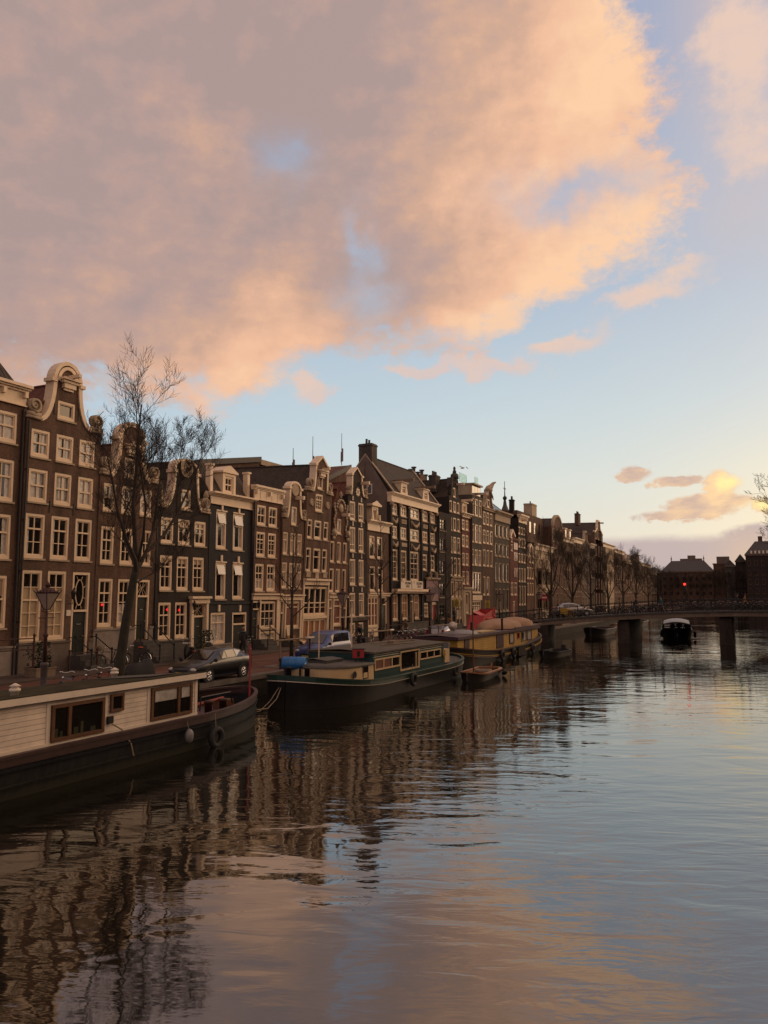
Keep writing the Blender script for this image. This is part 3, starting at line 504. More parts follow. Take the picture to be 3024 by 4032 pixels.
# ---------------------------------------------------------------- houses
_wc={}
def window_mesh(w,h,nv,hs,style,fm,cur,key=''):
    """frame and sashes (mesh A), pane (mesh B), sill (mesh C); origin lower left of the opening, x=0 wall face"""
    k=(round(w,2),round(h,2),nv,tuple(hs),style,fm,cur)
    if k in _wc: return _wc[k]
    f=MB(); e=.004; fw=min(.13,w*.13); 
    f.box(-.16,e,e,-.03,fw,h-e); f.box(-.16,w-fw,e,-.03,w-e,h-e); f.box(-.16,fw,h-fw*1.1,-.03,w-fw,h-e); f.box(-.16,fw,e,-.03,w-fw,fw*1.3)
    a0,a1,b0,b1=fw,w-fw,fw*1.3,h-fw*1.1; sw=.05
    f.box(-.15,a0,b0,-.07,a0+sw,b1); f.box(-.15,a1-sw,b0,-.07,a1,b1); f.box(-.15,a0+sw,b0,-.07,a1-sw,b0+sw*1.2); f.box(-.15,a0+sw,b1-sw,-.07,a1-sw,b1)
    hh=sorted(hs); thick=None
    if hh:
        # the meeting rail is the bar nearest the upper third / middle
        thick=min(hh,key=lambda q:abs(q-.36))
    for q in hh:
        z=b1-(b1-b0)*q; t=.042 if q==thick else .02
        f.box(-.148 if q==thick else -.14,a0+sw,z-t,-.06 if q==thick else -.085,a1-sw,z+t)
    wide=nv>=2 and style!='thin'
    for i in range(nv):
        y=a0+(a1-a0)*(i+1)/(nv+1); t=.07 if style=='post' else (.022 if not wide else .024)
        f.box(-.143,y-t,b0+sw,-.055 if style=='post' else -.082,y+t,b1-sw)
    A=f.mesh('window_frame',M[fm])
    p=MB(); x=-.155; p.quad((x,a0,b0),(x,a1,b0),(x,a1,b1),(x,a0,b1),0)
    r=random.Random(hash(k)&0xffff if False else int(w*1000+h*77+len(cur)*13))
    x=-.149
    def rc(u0,u1,v0,v1,mi=1):
        p.quad((x,a0+(a1-a0)*u0,b0+(b1-b0)*v0),(x,a0+(a1-a0)*u1,b0+(b1-b0)*v0),(x,a0+(a1-a0)*u1,b0+(b1-b0)*v1),(x,a0+(a1-a0)*u0,b0+(b1-b0)*v1),mi)
    if 'L' in cur: rc(.0,.3,0,1)
    if 'R' in cur: rc(.72,1,0,1)
    if 'l' in cur: rc(.0,.22,.0,.97)
    if 'B' in cur: rc(0,1,.62,1,2)
    if 'b' in cur: rc(0,1,.82,1,2)
    if 'D' in cur: rc(0,1,0,.78,2)
    if 'F' in cur: rc(0,1,0,1,1)
    if 'N' in cur: rc(0,1,0,.45,1)
    if 'K' in cur: rc(0,1,0,1,3)
    if 'O' in cur: rc(0,1,0,1,4)
    B=p.mesh('pane',[M['pane2' if 'S' in cur else 'pane'],M['curtain'],M['blind'],M['redblind'],M['ochreblind']])
    s=MB(); s.box(-.03,-.05,-.09,.075,w+.05,-.004); s.box(-.03,-.02,-.004+.0,.02,w+.02,.05) if False else None
    S=s.mesh('sill',M['stone' if fm!='white' else 'white'])
    _wc[k]=(A,B,S); return _wc[k]
class House:
    def __init__(s,n,name,label,wall,trim='cream',depth=9.0,xo=0,group=None,rot=True):
        d=SURVEY[n]; s.d=d; s.W=d['y1']-d['y0']; s.z=d['z']; s.b=d['b']; s.k=d['k']; s.depth=depth
        s.trim=trim; s.wall=wall
        s.r=thing(name,label,'house',(XF+xo,d['y0'],Z0),0,group,math.atan(s.k) if rot else 0)
        s.holes=[]; s.side=MB()
    def win(s,i=None,rect=None,cur='',fm=None,style='',sill=True,nv=None,hs=None,name='window'):
        w=rect or s.d['w'][i]
        y0,y1,z0,z1=w[:4]; y0=max(y0,.05); y1=min(y1,s.W-.05)
        nv=(w[4] if len(w)>4 else 1) if nv is None else nv; hs=(w[5] if len(w)>5 else []) if hs is None else hs
        s.holes.append([(y0,z0),(y1,z0),(y1,z1),(y0,z1)])
        A,B,S=window_mesh(y1-y0,z1-z0,nv,hs,style,fm or s.trim,cur)
        f=put(A,name,s.r,(0,y0,z0)); put(B,'pane',f)
        if sill: put(S,'sill',f)
        return f
    def wins(s,rng,curs='',**kw):
        for j,i in enumerate(rng): s.win(i,cur=curs[j%len(curs)] if isinstance(curs,(list,tuple)) else curs,**kw)
    def door(s,i=None,rect=None,leaf='doorgreen',fan=.25,fm=None,style='plain',label=None):
        y0,y1,z0,z1=(rect or s.d['w'][i])[:4]; w=y1-y0; h=z1-z0
        y0=max(y0,.06); y1=min(y1,s.W-.06); w=y1-y0
        s.holes.append([(y0,z0),(y1,z0),(y1,z1),(y0,z1)])
        f=MB(); e=.004; fw=.12
        f.box(-.2,e,e,.0-.01,fw,h-e); f.box(-.2,w-fw,e,-.01,w-e,h-e); f.box(-.2,fw,h-.14,-.01,w-fw,h-e)
        zt=h*(1-fan)
        f.box(-.2,fw,zt-.05,.02,w-fw,zt+.06)
        if style=='oval':
            cyy=w/2; cz=(zt+h-.1)/2; n=20; ry=(w-2*fw)*.28; rz=(h-zt)*.33
            pts=[(-.13,cyy+ry*math.cos(2*PI*q/n),cz+rz*math.sin(2*PI*q/n)) for q in range(n+1)]
            f.tube(pts,.03,5)
            for q in range(8):
                a=2*PI*q/8+.39; f.tube([(-.13,cyy+ry*math.cos(a),cz+rz*math.sin(a)),(-.13,cyy+(w/2-fw)*math.cos(a)*1.1,cz+(h-zt)*.45*math.sin(a))],.022,4)
        if style=='cross':
            for q in (-1,1):
                f.tube([(-.13,w/2+q*(w/2-fw),zt+.05),(-.13,w/2+q*.08,(zt+h)/2),(-.13,w/2+q*(w/2-fw),h-.14)],.022,4)
            f.tube([(-.13,w/2-.2,zt),(-.13,w/2+.2,h-.1)],.02,4); f.tube([(-.13,w/2+.2,zt),(-.13,w/2-.2,h-.1)],.02,4)
        o=f.build('door_frame',M[fm or s.trim],s.r); o.location=(0,y0,z0)
        g=MB(); g.quad((-.17,fw,zt),(-.17,w-fw,zt),(-.17,w-fw,h-.1),(-.17,fw,h-.1)); g.build('pane',M['pane'],o)
        d=MB(); d.box(-.19,fw,.0,-.12,w-fw,zt-.05)
        for a,c in ((.08,.36),(.42,.66),(.72,.93)):
            d.box(-.12,fw+.12,zt*a,-.10,w-fw-.12,zt*c)
        dd=d.build('door',M[leaf],s.r); dd.location=(0,y0,z0)
        if label: dd['label']=label
        hd=MB(); hd.ellip((-.07,w-fw-.14,zt*.42),(.03,.03,.03),6,4); hd.build('handle',M['chrome'],dd); hd=MB(); hd.box(-.10,w/2-.14,zt*.68,-.08,w/2+.14,zt*.71); hd.build('letter_slot',M['chrome'],dd)
    def front(s,outline,side_h=None,side_h2=None,th=.35,chamfer=0,extra_mat=None):
        m=MB(); m.plate(outline,s.holes,-th,0)
        e=.006; D=-s.depth
        h1=side_h; h2=side_h2 if side_h2 is not None else side_h
        # party walls and back, behind the front slab
        m.poly([(-th,e,-1.0),(-th,e,h1),(D,e,h1),(D,e,-1.0)]); m.poly([(-th,s.W-e,-1.0),(D,s.W-e,-1.0),(D,s.W-e,h2),(-th,s.W-e,h2)])
        m.poly([(D,e,-1),(D,e,h1),(D,s.W-e,h2),(D,s.W-e,-1)]); m.poly([(-th,e,h1),(-th,s.W-e,h2),(D,s.W-e,h2),(D,e,h1)])
    
        b=len(m.v); m.v+=s.side.v; m.f+=[tuple(b+i for i in f) for f in s.side.f]; m.m+=s.side.m
        o=m.build('wall',[M[s.wall],M[extra_mat] if extra_mat else M[s.wall]],s.r); return o
    def part(s,name,mb,m,smooth=False,parent=None,label=None):
        o=mb.build(name,M[m] if isinstance(m,str) else m,parent or s.r,smooth)
        if label: o['label']=label
        return o
    # ---- ready-made bits
    def roof_perp(s,ze,zr,m='rtilex',ov=.0,x0=-.36,ym=None):
        D=-s.depth; W=s.W; ym=W/2 if ym is None else ym; r=MB(); t=.12; e=.01
        r.quad((x0,e-ov,ze),(x0,ym,zr),(D,ym,zr),(D,e-ov,ze)); r.quad((x0,W-e+ov,ze),(D,W-e+ov,ze),(D,ym,zr),(x0,ym,zr))
        r.poly([(x0,e-ov,ze),(x0,W-e+ov,ze),(x0,ym,zr)]); r.poly([(D,e-ov,ze),(D,ym,zr),(D,W-e+ov,ze)])
        r.tube([(x0,ym,zr),(D,ym,zr)],.09,6)
        return s.part('roof',r,m)
    def roof_par(s,ze,zr,m='dtile',x0=-.1,xr=None,e=.01):
        D=-s.depth; W=s.W; xr=xr or D/2; r=MB()
        r.quad((x0,e,ze),(x0,W-e,ze),(xr,W-e,zr),(xr,e,zr)); r.quad((D,e,ze),(xr,e,zr),(xr,W-e,zr),(D,W-e,ze))
        r.poly([(x0,e,ze),(xr,e,zr),(D,e,ze)]); r.poly([(x0,W-e,ze),(D,W-e,ze),(xr,W-e,zr)])
        r.tube([(xr,e,zr),(xr,W-e,zr)],.09,6)
        return s.part('roof',r,m)
    def cornice(s,zt,zb,m=None,brackets=0,out=.45,panels=0,e=0.0):
        c=MB(); W=s.W; h=zt-zb
        a,b=e,W-e
        c.box(.003,a,zb,.09,b,zt-.34*h if h>.6 else zt-.2)
        zc=zt-.34*h if h>.6 else zt-.2
        c.box(.003,a-.03,zb-.07,.14,b+.03,zb)
        for i,(o,t0,t1) in enumerate(((.45,0,.3),(.72,.3,.55),(1,.55,1.0))):
            c.box(-.2,a-.1*o,zc+(zt-zc)*t0,out*o,b+.1*o,zc+(zt-zc)*t1)
        for i in range(brackets):
            y=a+.15+(b-a-.3)*i/(brackets-1); c.box(.09,y-.09,zc-.3*h,.3,y+.09,zc)
        for i in range(panels):
            y=a+(b-a)*(i+1)/(panels+1); c.box(.09,y-.02,zb+.03,.115,y+.02,zc-.03)
        return s.part('cornice',c,m or s.trim)
    def coping(s,pts,w=.26,depth=.5,m=None,name='coping'):
        """white stone band that follows a run of the gable outline"""
        c=MB(); P=[Vector((0,y,z)) for y,z in pts]; secs=[]
        for i,p in enumerate(P):
            t=(P[min(i+1,len(P)-1)]-P[max(i-1,0)]).normalized(); nrm=Vector((0,-t.z,t.y))   # left of travel
            o=p+nrm*.07; q=p-nrm*w
            secs.append([(.09,o.y,o.z),(.09,q.y,q.z),(-depth,q.y,q.z),(-depth,o.y,o.z)])
        c.loft(secs,0,closed=True,caps=True)
        return s.part(name,c,m or s.trim)
    def scroll(s,y,z,w=.7,h=.8,flip=1,m=None):
        c=MB(); c.box(-.3,y-w/2,z-.22,.14,y+w/2,z-.1); c.box(-.25,y-w/2+.05,z-.1,.1,y+w/2-.05,z+.12)
        R=h*.42; n=26; pts=[]; rr=[]
        for i in range(n):
            t=i/(n-1); a=-PI/2+flip*t*4.2*PI/1.6; q=R*(1-.8*t)
            pts.append((.07,y+q*math.cos(a)*flip,z+.12+R+q*math.sin(a))); rr.append(.085*(1-.45*t))
        c.lathe([(R*.92,-.25),(R*.92,.04)],(0,y,z+.12+R),14,axis='x')
        c.tube(pts,rr,6)
        return s.part('scroll',c,m or 'stone',True)
    def hoist(s,y,z,l=.9,m=None,box=True):
        c=MB()
        if box:
            c.box(.0,y-.6,z-.02,.42,y+.6,z+.1); c.box(.0,y-.5,z-.16,.3,y+.5,z-.02); c.box(0,y-.38,z-.42,.22,y+.38,z-.16); c.box(0,y-.3,z-.55,.12,y+.3,z-.42); c.box(.1,y-.09,z+.1,l,y+.09,z+.28)
        else: c.box(-.5,y-.12,z-.14,l,y+.12,z+.14); c.tube([(l-.12,y,z-.14),(l-.12,y,z-.35)],.03,5)
        return s.part('hoist_beam',c,m or s.trim)
    def anchors(s,pos):
        for y,z in pos: a=MB(); a.box(.0,y-.025,z-.3,.04,y+.025,z+.3); s.part('wall_anchor',a,'iron')
    def pipe(s,y,zt):
        p=MB(); p.tube([(.09,y,0),(.09,y,zt)],.055,6)
        for q in range(1,5): p.box(.01,y-.08,zt*q/5,.1,y+.08,zt*q/5+.05)
        s.part('drainpipe',p,'iron')
    def plinth(s,z,m='greystone',ledge=True,cut=(),out=.06):
        p=MB(); last=0.0
        for a,b in list(cut)+[(s.W,s.W)]:
            if a-last>.05: p.box(.003,last,-.15,out,a,z-.1); 
            if a-last>.05 and ledge: p.box(.003,last,z-.1,out+.06,a,z)
            last=b
        s.part('plinth',p,m)
    def steps(s,y,w,z,out=1.3,m='darkstone',rail=True,n=None):
        n=n or max(2,int(z/.19)); p=MB()
        for i in range(n):
            h=z*(n-i)/(n); p.box(.08+out*i/n*.98+.45*(i>0),y-w/2,-.12,.08+out*(i+1)/n*.98+.45,y+w/2,h-z/n*.0)
        o=s.part('stoop',p,m)
        if rail:
            for q in (-1,1):
                g=MB(); yy=y+q*(w/2-.06)
                g.tube([(.5,yy,z),(.5,yy,z+.95)],.04,6); g.tube([(out+.45,yy,.1),(out+.45,yy,1.0)],.04,6); g.tube([(.05,yy,z+.9),(.5,yy,z+.9),(out+.45,yy,.95)],.03,6)
                g.ellip((.5,yy,z+1.0),(.07,.07,.07),6,4); g.ellip((out+.45,yy,1.05),(.07,.07,.07),6,4)
                s.part('railing',g,'iron')
    def chimney(s,x,y,z0,z1,wx=.5,wy=.8,m=None,pots=2):
        c=MB(); c.box(x-wx/2,y-wy/2,z0,x+wx/2,y+wy/2,z1); c.box(x-wx/2-.06,y-wy/2-.06,z1-.25,x+wx/2+.06,y+wy/2+.06,z1-.1)
        o=s.part('chimney',c,m or s.wall)
        for i in range(pots):
            q=MB(); yy=y-wy/2+wy*(i+.5)/pots; q.lathe([(.13,0),(.11,.45),(.14,.5)],(x,yy,z1),8); q.build('chimney_pot',M['darkstone'],o)
    def lantern(s,y,z):
        l=MB(); l.tube([(.0,y,z-.2),(.25,y,z-.25),(.3,y,z)],.02,5); l.lathe([(.07,0),(.13,.35),(.15,.36),(.05,.5),(.02,.6)],(.3,y,z),6)
        s.part('wall_lantern',l,'iron')
def arc(c,r,a0,a1,n,rz=None):
    rz=rz or r
    return [(c[0]+r*math.cos(a0+(a1-a0)*i/n),c[1]+rz*math.sin(a0+(a1-a0)*i/n)) for i in range(n+1)]
def neck_pts(y0,z0,na,z1,n=9):
    """concave sweep from shoulder (y0,z0) up to the neck (na,z1)"""
    return [(y0+(na-y0)*math.sin(i/n*PI/2),z0+(z1-z0)*(1-math.cos(i/n*PI/2))) for i in range(n+1)]
def gable_outline(W,sl,sr,left,top,right):
    return [(0,-.1),(W,-.1),(W,sr)]+right[::-1]+top[::-1]+left[::-1]+[(0,sl)]
def square(z): return lambda W:[(0,-.1),(W,-.1),(W,z),(0,z)]

# --- brown corniced house at the frame's left edge
h=House('H0','corniced_house','brown brick house cut by the left edge, white frieze, steep dark tiled roof','brown2')
h.d['y0']-=0
h.r.location.y=SURVEY['H0']['y0']-2.2; h.W+=2.2
for i,c in zip(range(4),('F','LR','LR','B')):
    y0,y1,z0,z1,nv,hs=h.d['w'][i]; h.win(rect=(y0+1.9,y1+2.2,z0,z1,nv,hs),cur=c)
    h.win(rect=(.35,1.5,z0,z1,nv,hs),cur=c)
h.front([(0,-.1),(h.W,-.1),(h.W,13.6),(0,13.6)],13.5); h.cornice(14.17,13.2,brackets=5); h.pipe(h.W-.12,13)
r=MB(); r.quad((-.1,.02,14.1),(-.1,h.W-.3,14.1),(-2.6,h.W-1.3,17.4),(-2.6,.02,17.4)); r.quad((-.1,h.W-.3,14.1),(-8.9,h.W-.3,14.1),(-6,h.W-1.3,17.4),(-2.6,h.W-1.3,17.4)); r.quad((-2.6,.02,17.4),(-2.6,h.W-1.3,17.4),(-6,h.W-1.3,17.4),(-6,.02,17.4)); r.quad((-.1,.02,14.1),(-2.6,.02,17.4),(-6,.02,17.4),(-8.9,.02,14.1)); h.part('roof',r,'dtile')
h.plinth(1.4)

# --- tall brown neck gable
def neck_house(n,name,label,wall,sh,zs,n0,n1,z1,zt,curs,style='arch',door=None,doorkw={},scroll=True,roof='rtilex',zr=None,capw=.28,capm=None,front=True,pre=None,xo=0):
    h=House(n,name,label,wall,xo=xo); W=h.W
    if pre: pre(h)
    for i,w in enumerate(h.d['w']):
        if i==door: h.door(i,**doorkw)
        elif i in curs: h.win(i,**(curs[i] if isinstance(curs[i],dict) else dict(cur=curs[i])))
    cl=neck_pts(sh,zs,n0,z1); cr=[(W-(p[0]-sh)*((W-sh-n1)/(n0-sh))-sh,p[1]) for p in cl]
    cy=(n0+n1)/2; hw=(n1-n0)/2
    if style=='arch': top=arc((cy,z1),hw,PI,0,12,zt-z1)
    elif style=='seg': top=[(n0,z1)]+arc((cy,z1+.25),hw,PI,0,10,zt-z1-.25)+[(n1,z1)]
    else: top=[(n0,z1),(cy,zt),(n1,z1)]
    out=[(0,-.1),(W,-.1),(W,zs)]+[p for p in cr]+top[::-1][1:-1]+cl[::-1]+[(0,zs)]
    h.cl,h.cr,h.top=cl,cr,top
    h.wallo=h.front(out,zs-.25)
    h.coping(cl,capw,.5); h.coping(cr[::-1],capw,.5)
    if style in('arch','seg'):
        h.coping(top,capw*.8,.5,name='pediment')
    else: h.coping(top,capw*.8,.6,name='pediment')
    c=MB(); c.box(-.5,n0-.22,z1-.12,.16,n0+.12,z1+.06); h.part('capital',c,'cream'); c=MB(); c.box(-.5,n1-.12,z1-.12,.16,n1+.22,z1+.06); h.part('capital',c,'cream')
    if scroll:
        q=min(.88,sh*1.25); h.scroll(sh*.55,zs+.1,sh*1.2,q,1); h.scroll(W-sh*.55,zs+.1,sh*1.2,q,-1)
    h.roof_perp(zs-.3,zr or (z1+.2),roof)
    return h
h=neck_house('H1','neck_gable_house','tall brown brick house with sweeping white neck gable, scrolls and arched top','brown',.72,12.75,1.5,3.25,14.95,16.0,
  {0:'',1:'LR',2:'LR',3:'F',4:'FR',5:'LRF',6:'F',7:'l',8:'l',9:'l',10:'D',11:'D'},door=12,doorkw=dict(style='oval',fan=.47),zr=15.0,capw=.16)  # full curtains in the upper rows stand in for pale reflections
h.hoist(2.4,15.05,.9); h.pipe(.08,12.5); h.plinth(1.5,'plaster',cut=((3.3,4.55),))
h.anchors([(1.62,13.4),(3.2,13.4),(1.62,8.3),(3.15,8.3)]); h.steps(3.95,1.5,.72,1.2); h.lantern(3.15,3.6)
p=MB(); p.box(.002,3.0,2.75,.03,3.28,3.05); h.part('nameplate',p,'white')
a=h.coping(arc((2.375,14.95),.62,PI,0,10,.78),.1,.02,name='pediment_moulding')
# --- second neck gable, ornate stone
h=neck_house('H2','neck_gable_house','lower brown neck gable house with carved stone crest behind the big bare tree','brown2',.68,10.58,1.27,3.2,12.75,13.69,
  {0:'F',1:'R',2:'LR',3:'F',4:'l',5:'',6:'l',7:'',8:'N'},door=9,doorkw=dict(style='cross',fan=.28),zr=12.6,capw=.2,pre=lambda h:[h.win(rect=(y,y+.9,.35,1.35,0,[]),sill=False) for y in (.35,1.75)])
h.plinth(2.0,'greystone',cut=((3.1,4.25),)); h.steps(3.7,1.3,1.2,1.5); h.hoist(2.25,12.35,.5,'cream')
c=MB()
for q in range(9):
    a=PI*q/8; c.ellip((.08,2.235+.96*math.cos(a),12.78+.9*math.sin(a)),(.08,.2,.13),7,5)
h.part('carving',c,'stone',True)
# --- dark house with segmental neck
h=neck_house('H3','neck_gable_house','black brick neck gable house with carved claw pieces and a pilastered cream doorway','dark',.75,9.28,1.63,3.8,11.6,12.42,
  {0:dict(cur='l',hs=[.5]),1:'b',2:'B',3:'b',4:'b',5:'b',6:'b',7:'',8:''},style='seg',roof='dtilex',zr=11.3,capw=.1,pre=lambda h:h.door(rect=(3.5,4.85,.4,3.35),style='cross',fan=.3))
c=MB(); c.box(.01,3.3,.35,.16,3.55,3.3); c.box(.01,4.8,.35,.16,5.0,3.3); c.box(.01,3.25,3.3,.2,5.06,3.6); c.box(.01,3.15,3.6,.36,5.1,3.75); h.part('door_surround',c,'cream')
h.plinth(1.1,'darkstone',cut=((3.2,5.08),)); h.lantern(3.4,2.9); h.pipe(.05,9)
c=MB(); c.lathe([(.62,-.05),(.62,.06)],(0,2.7,11.9),18,axis='x'); h.part('tympanum',c,'stone')
for y in (.4,h.W-.35):
    c=MB(); c.lathe([(.22,0),(.1,.15),(.18,.5),(.1,.9),(.2,1.0),(.12,1.25),(.02,1.4)],(.0,y,9.3),8); h.part('urn',c,'stone',True)
# --- blue-black corniced house
h=House('H4','corniced_house','blue-black painted house with cream cornice, dormer and tilted open upper lights','black'); W=h.W
for i,c in ((0,'LR'),(1,'LR'),(2,'R'),(3,'R'),(4,'F')): h.win(i,cur=c,style='')
h.door(5,fan=.3,leaf='doorgreen')
for i in range(4):
    y0,y1,z0,z1=h.d['w'][i][:4]
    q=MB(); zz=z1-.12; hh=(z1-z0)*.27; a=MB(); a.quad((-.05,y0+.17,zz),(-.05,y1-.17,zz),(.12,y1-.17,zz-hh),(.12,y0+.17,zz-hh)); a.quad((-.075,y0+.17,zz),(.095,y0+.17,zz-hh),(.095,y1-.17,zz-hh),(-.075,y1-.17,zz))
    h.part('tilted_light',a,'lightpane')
    k=MB(); k.box(.003,(y0+y1)/2-.09,z1+.02,.09,(y0+y1)/2+.09,z1+.5); k.box(.003,y0-.03,z1+.0,.05,y1+.03,z1+.09); h.part('keystone',k,'cream')
for i in (4,5):
    y0,y1,z0,z1=h.d['w'][i][:4]; k=MB(); k.box(.003,(y0+y1)/2-.09,z1+.06,.09,(y0+y1)/2+.09,z1+.5); h.part('keystone',k,'cream')
h.front([(0,-.1),(W,-.1),(W,10.2),(0,10.2)],10.1); h.cornice(10.69,9.95,out=.5); h.plinth(.62,'greystone',cut=((2.6,4.3),)); h.pipe(W-.06,10)
b=MB(); b.box(.003,0,3.22,.07,W,3.36); h.part('string_course',b,'black')
r=MB(); r.quad((-.1,.02,10.65),(-.1,W-.02,10.65),(-1.5,W-.02,12.9),(-1.5,.02,12.9)); r.quad((-1.5,.02,12.9),(-1.5,W-.02,12.9),(-8.9,W-.02,13.2),(-8.9,.02,13.2)); r.quad((-.1,.02,10.65),(-1.5,.02,12.9),(-8.9,.02,13.2),(-8.9,.02,10.65)); r.quad((-.1,W-.02,10.65),(-8.9,W-.02,10.65),(-8.9,W-.02,13.2),(-1.5,W-.02,12.9)); h.part('roof',r,'dtile')
d=MB(); y0,y1=1.5,2.95; d.box(-1.4,y0,10.7,-.12,y0+.25,12.2); d.box(-1.4,y1-.25,10.7,-.12,y1,12.2); d.box(-1.4,y0+.25,12.0,-.12,y1-.25,12.2); d.box(-1.4,y0-.15,12.2,.0,y1+.15,12.33); d.box(-1.3,y0+.25,10.7,-.2,y1-.25,10.8)
d.poly([(-.02,y0-.15,12.33),(-.02,y1+.15,12.33),(-.02,(y0+y1)/2,12.75)]); d.quad((-.02,y0-.15,12.33),(-.02,(y0+y1)/2,12.75),(-1.9,(y0+y1)/2,12.75),(-1.9,y0-.15,12.33)); d.quad((-.02,y1+.15,12.33),(-1.9,y1+.15,12.33),(-1.9,(y0+y1)/2,12.75),(-.02,(y0+y1)/2,12.75))
dm=h.part('dormer',d,'cream'); A,B,S=window_mesh(.95,1.2,1,[.5],'','cream','LR'); f=put(A,'window',dm,(-.15,y0+.25,10.8)); 
for y in (.12,W-.45):
    q=MB(); q.box(-.5,y,10.7,-.1,y+.28,12.5); q.box(-.55,y-.06,12.5,-.02,y+.34,12.62); h.part('roof_pier',q,'cream')
# --- brown corniced, balustraded attic
h=House('H5','corniced_house','narrow brown brick house with panelled cream attic above two windows per floor','redbrown'); W=h.W
h.wins(range(6),['','','','','N','N']); h.win(6,style='thin'); h.win(7,cur='F',sill=False); h.door(8,fan=.22)
h.front([(0,-.1),(W,-.1),(W,11.2),(0,11.2)],11.1); h.cornice(11.74,10.75,panels=4,brackets=3,out=.3); h.pipe(.06,10.7)
c=MB(); c.box(.003,0,3.5,.12,W,3.85); c.box(.003,-.02,3.85,.3,W+.02,3.95); c.box(.003,.02,.7,.08,.14,3.5); c.box(.003,1.06,.5,.08,1.2,3.5); c.box(.003,3.25,0,.08,3.6,3.5); h.part('shopfront',c,'cream')
h.steps(1.0,1.6,.7,.9); h.lantern(.55,2.9); h.anchors([(.3,8.8),(1.8,8.8),(3.3,8.8)])
h.roof_par(11.0,12.2,'dtile')
# --- small neck gable
h=neck_house('H6','neck_gable_house','narrow brown neck gable house with rounded cream crown and wooden hoist','brown',.5,9.83,.78,2.3,12.1,12.57,
  {0:'F',1:'LF',2:'F',3:'LF',4:'R',5:'F',6:'R',7:dict(cur='K')},door=8,doorkw=dict(fan=.35),roof='dtilex',zr=11.9,capw=.12)
h.hoist(1.75,11.35,.75,'cream',False)
c=MB(); c.box(.003,0,3.45,.12,h.W,3.78); c.box(.003,-.02,3.78,.3,h.W+.02,3.88); c.box(.003,.7,.6,.08,.84,3.45); c.box(.003,2.9,.3,.08,3.15,3.45); h.part('shopfront',c,'cream')
c=MB(); c.lathe([(.5,-.02),(.5,.07)],(0,1.54,12.0),16,axis='x'); h.part('tympanum',c,'stone')
h.steps(.4,.7,.65,.9,rail=False)
# --- tallest neck gable with pediment
h=neck_house('H7','neck_gable_house','tall brown neck gable house with pediment, oval shields and a glazed cream shopfront','brown',.85,12.28,1.15,3.1,14.45,15.2,
  {0:'S',1:'S',2:'',3:'',4:'',5:'l',6:'',7:'',8:dict(cur='',style='post'),9:dict(cur='O',style='post',sill=False)},style='tri',roof='dtilex',zr=14.5,capw=.13)
for q in ((.74,11.25),(3.3,11.25)):
    c=MB(); c.lathe([(.34,0),(.3,.08)],(0,q[0],q[1]),14,axis='x'); c.torus((.07,q[0],q[1]),.24,.06,'x',14,5); h.part('oval_shield',c,'stone',True)
c=MB(); c.box(.003,0,4.65,.14,h.W,5.0); c.box(.003,-.02,5.0,.34,h.W+.02,5.16); c.box(.003,0,1.96,.1,h.W,2.17); c.box(.003,0,0,.1,.16,4.65); c.box(.003,h.W-.12,0,.1,h.W,4.65)
h.part('shopfront',c,'cream')
for nm,(a,b) in (('p',(.4,1.0)),('q',(3.02,3.6))):
    c=MB(); c.box(.003,a,5.27,.06,b,5.62); h.part('plaque',c,'stone')
c=MB(); c.box(.003,1.76,5.17,.07,2.3,5.7); h.part('plaque',c,'stone')
h.hoist(2.1,13.95,.8)
# --- slim ornate gable with urn
h=House('H8','ornate_gable_house','slim brown house with heavily carved stone gable, tall narrow windows and red tiled roof','redbrown'); W=h.W
h.wins([0],'F'); h.wins(range(1,7),['','R','']); h.win(8,cur='K'); h.door(7,fan=.3); h.door(9,fan=.3)
n0,n1=.62,W-.62
h.front([(0,-.1),(W,-.1),(W,9.0),(n1+.2,9.3),(n1,10.2),(n1,11.3),(n1-.4,11.9),(W/2,12.2),(n0+.4,11.9),(n0,11.3),(n0,10.2),(n0-.2,9.3),(0,9.0)],8.9)
h.roof_perp(8.8,13.0,'rtilex')
c=MB()
for q in (n0,n1):
    for j in range(10): c.ellip((.06,q+(.12 if q==n0 else -.12)*math.sin(j*1.3),9.2+j*.26),(.08,.13,.17),7,5)
for q in range(9):
    a=PI*q/8; c.ellip((.06,W/2+.72*math.cos(a),11.35+.66*math.sin(a)),(.08,.15,.13),7,5)
c.lathe([(.4,0),(.36,.1)],(0,W/2,11.3),14,axis='x')
h.part('carving',c,'stone',True)
for q in (.42,W-.42):
    c=MB(); c.box(.003,q-.4,8.85,.2,q+.4,9.0); c.lathe([(.3,0),(.3,.2)],(.05,q,9.15),10,axis='x'); c.ellip((.1,q,8.7),(.12,.25,.2),8,5); h.part('console',c,'stone',True)
c=MB(); c.lathe([(.14,0),(.08,.1),(.18,.3),(.08,.45),(.02,.6)],(0,W/2,12.2),8); h.part('urn',c,'stone',True)
h.hoist(W/2+.3,10.75,.7,'cream',False)
c=MB(); c.box(.003,0,3.6,.12,W,3.9); c.box(.003,-.01,3.9,.3,W+.01,4.0); c.box(.003,.75,.4,.08,.86,3.6); c.box(.003,2.36,.4,.08,2.5,3.6); h.part('shopfront',c,'cream')
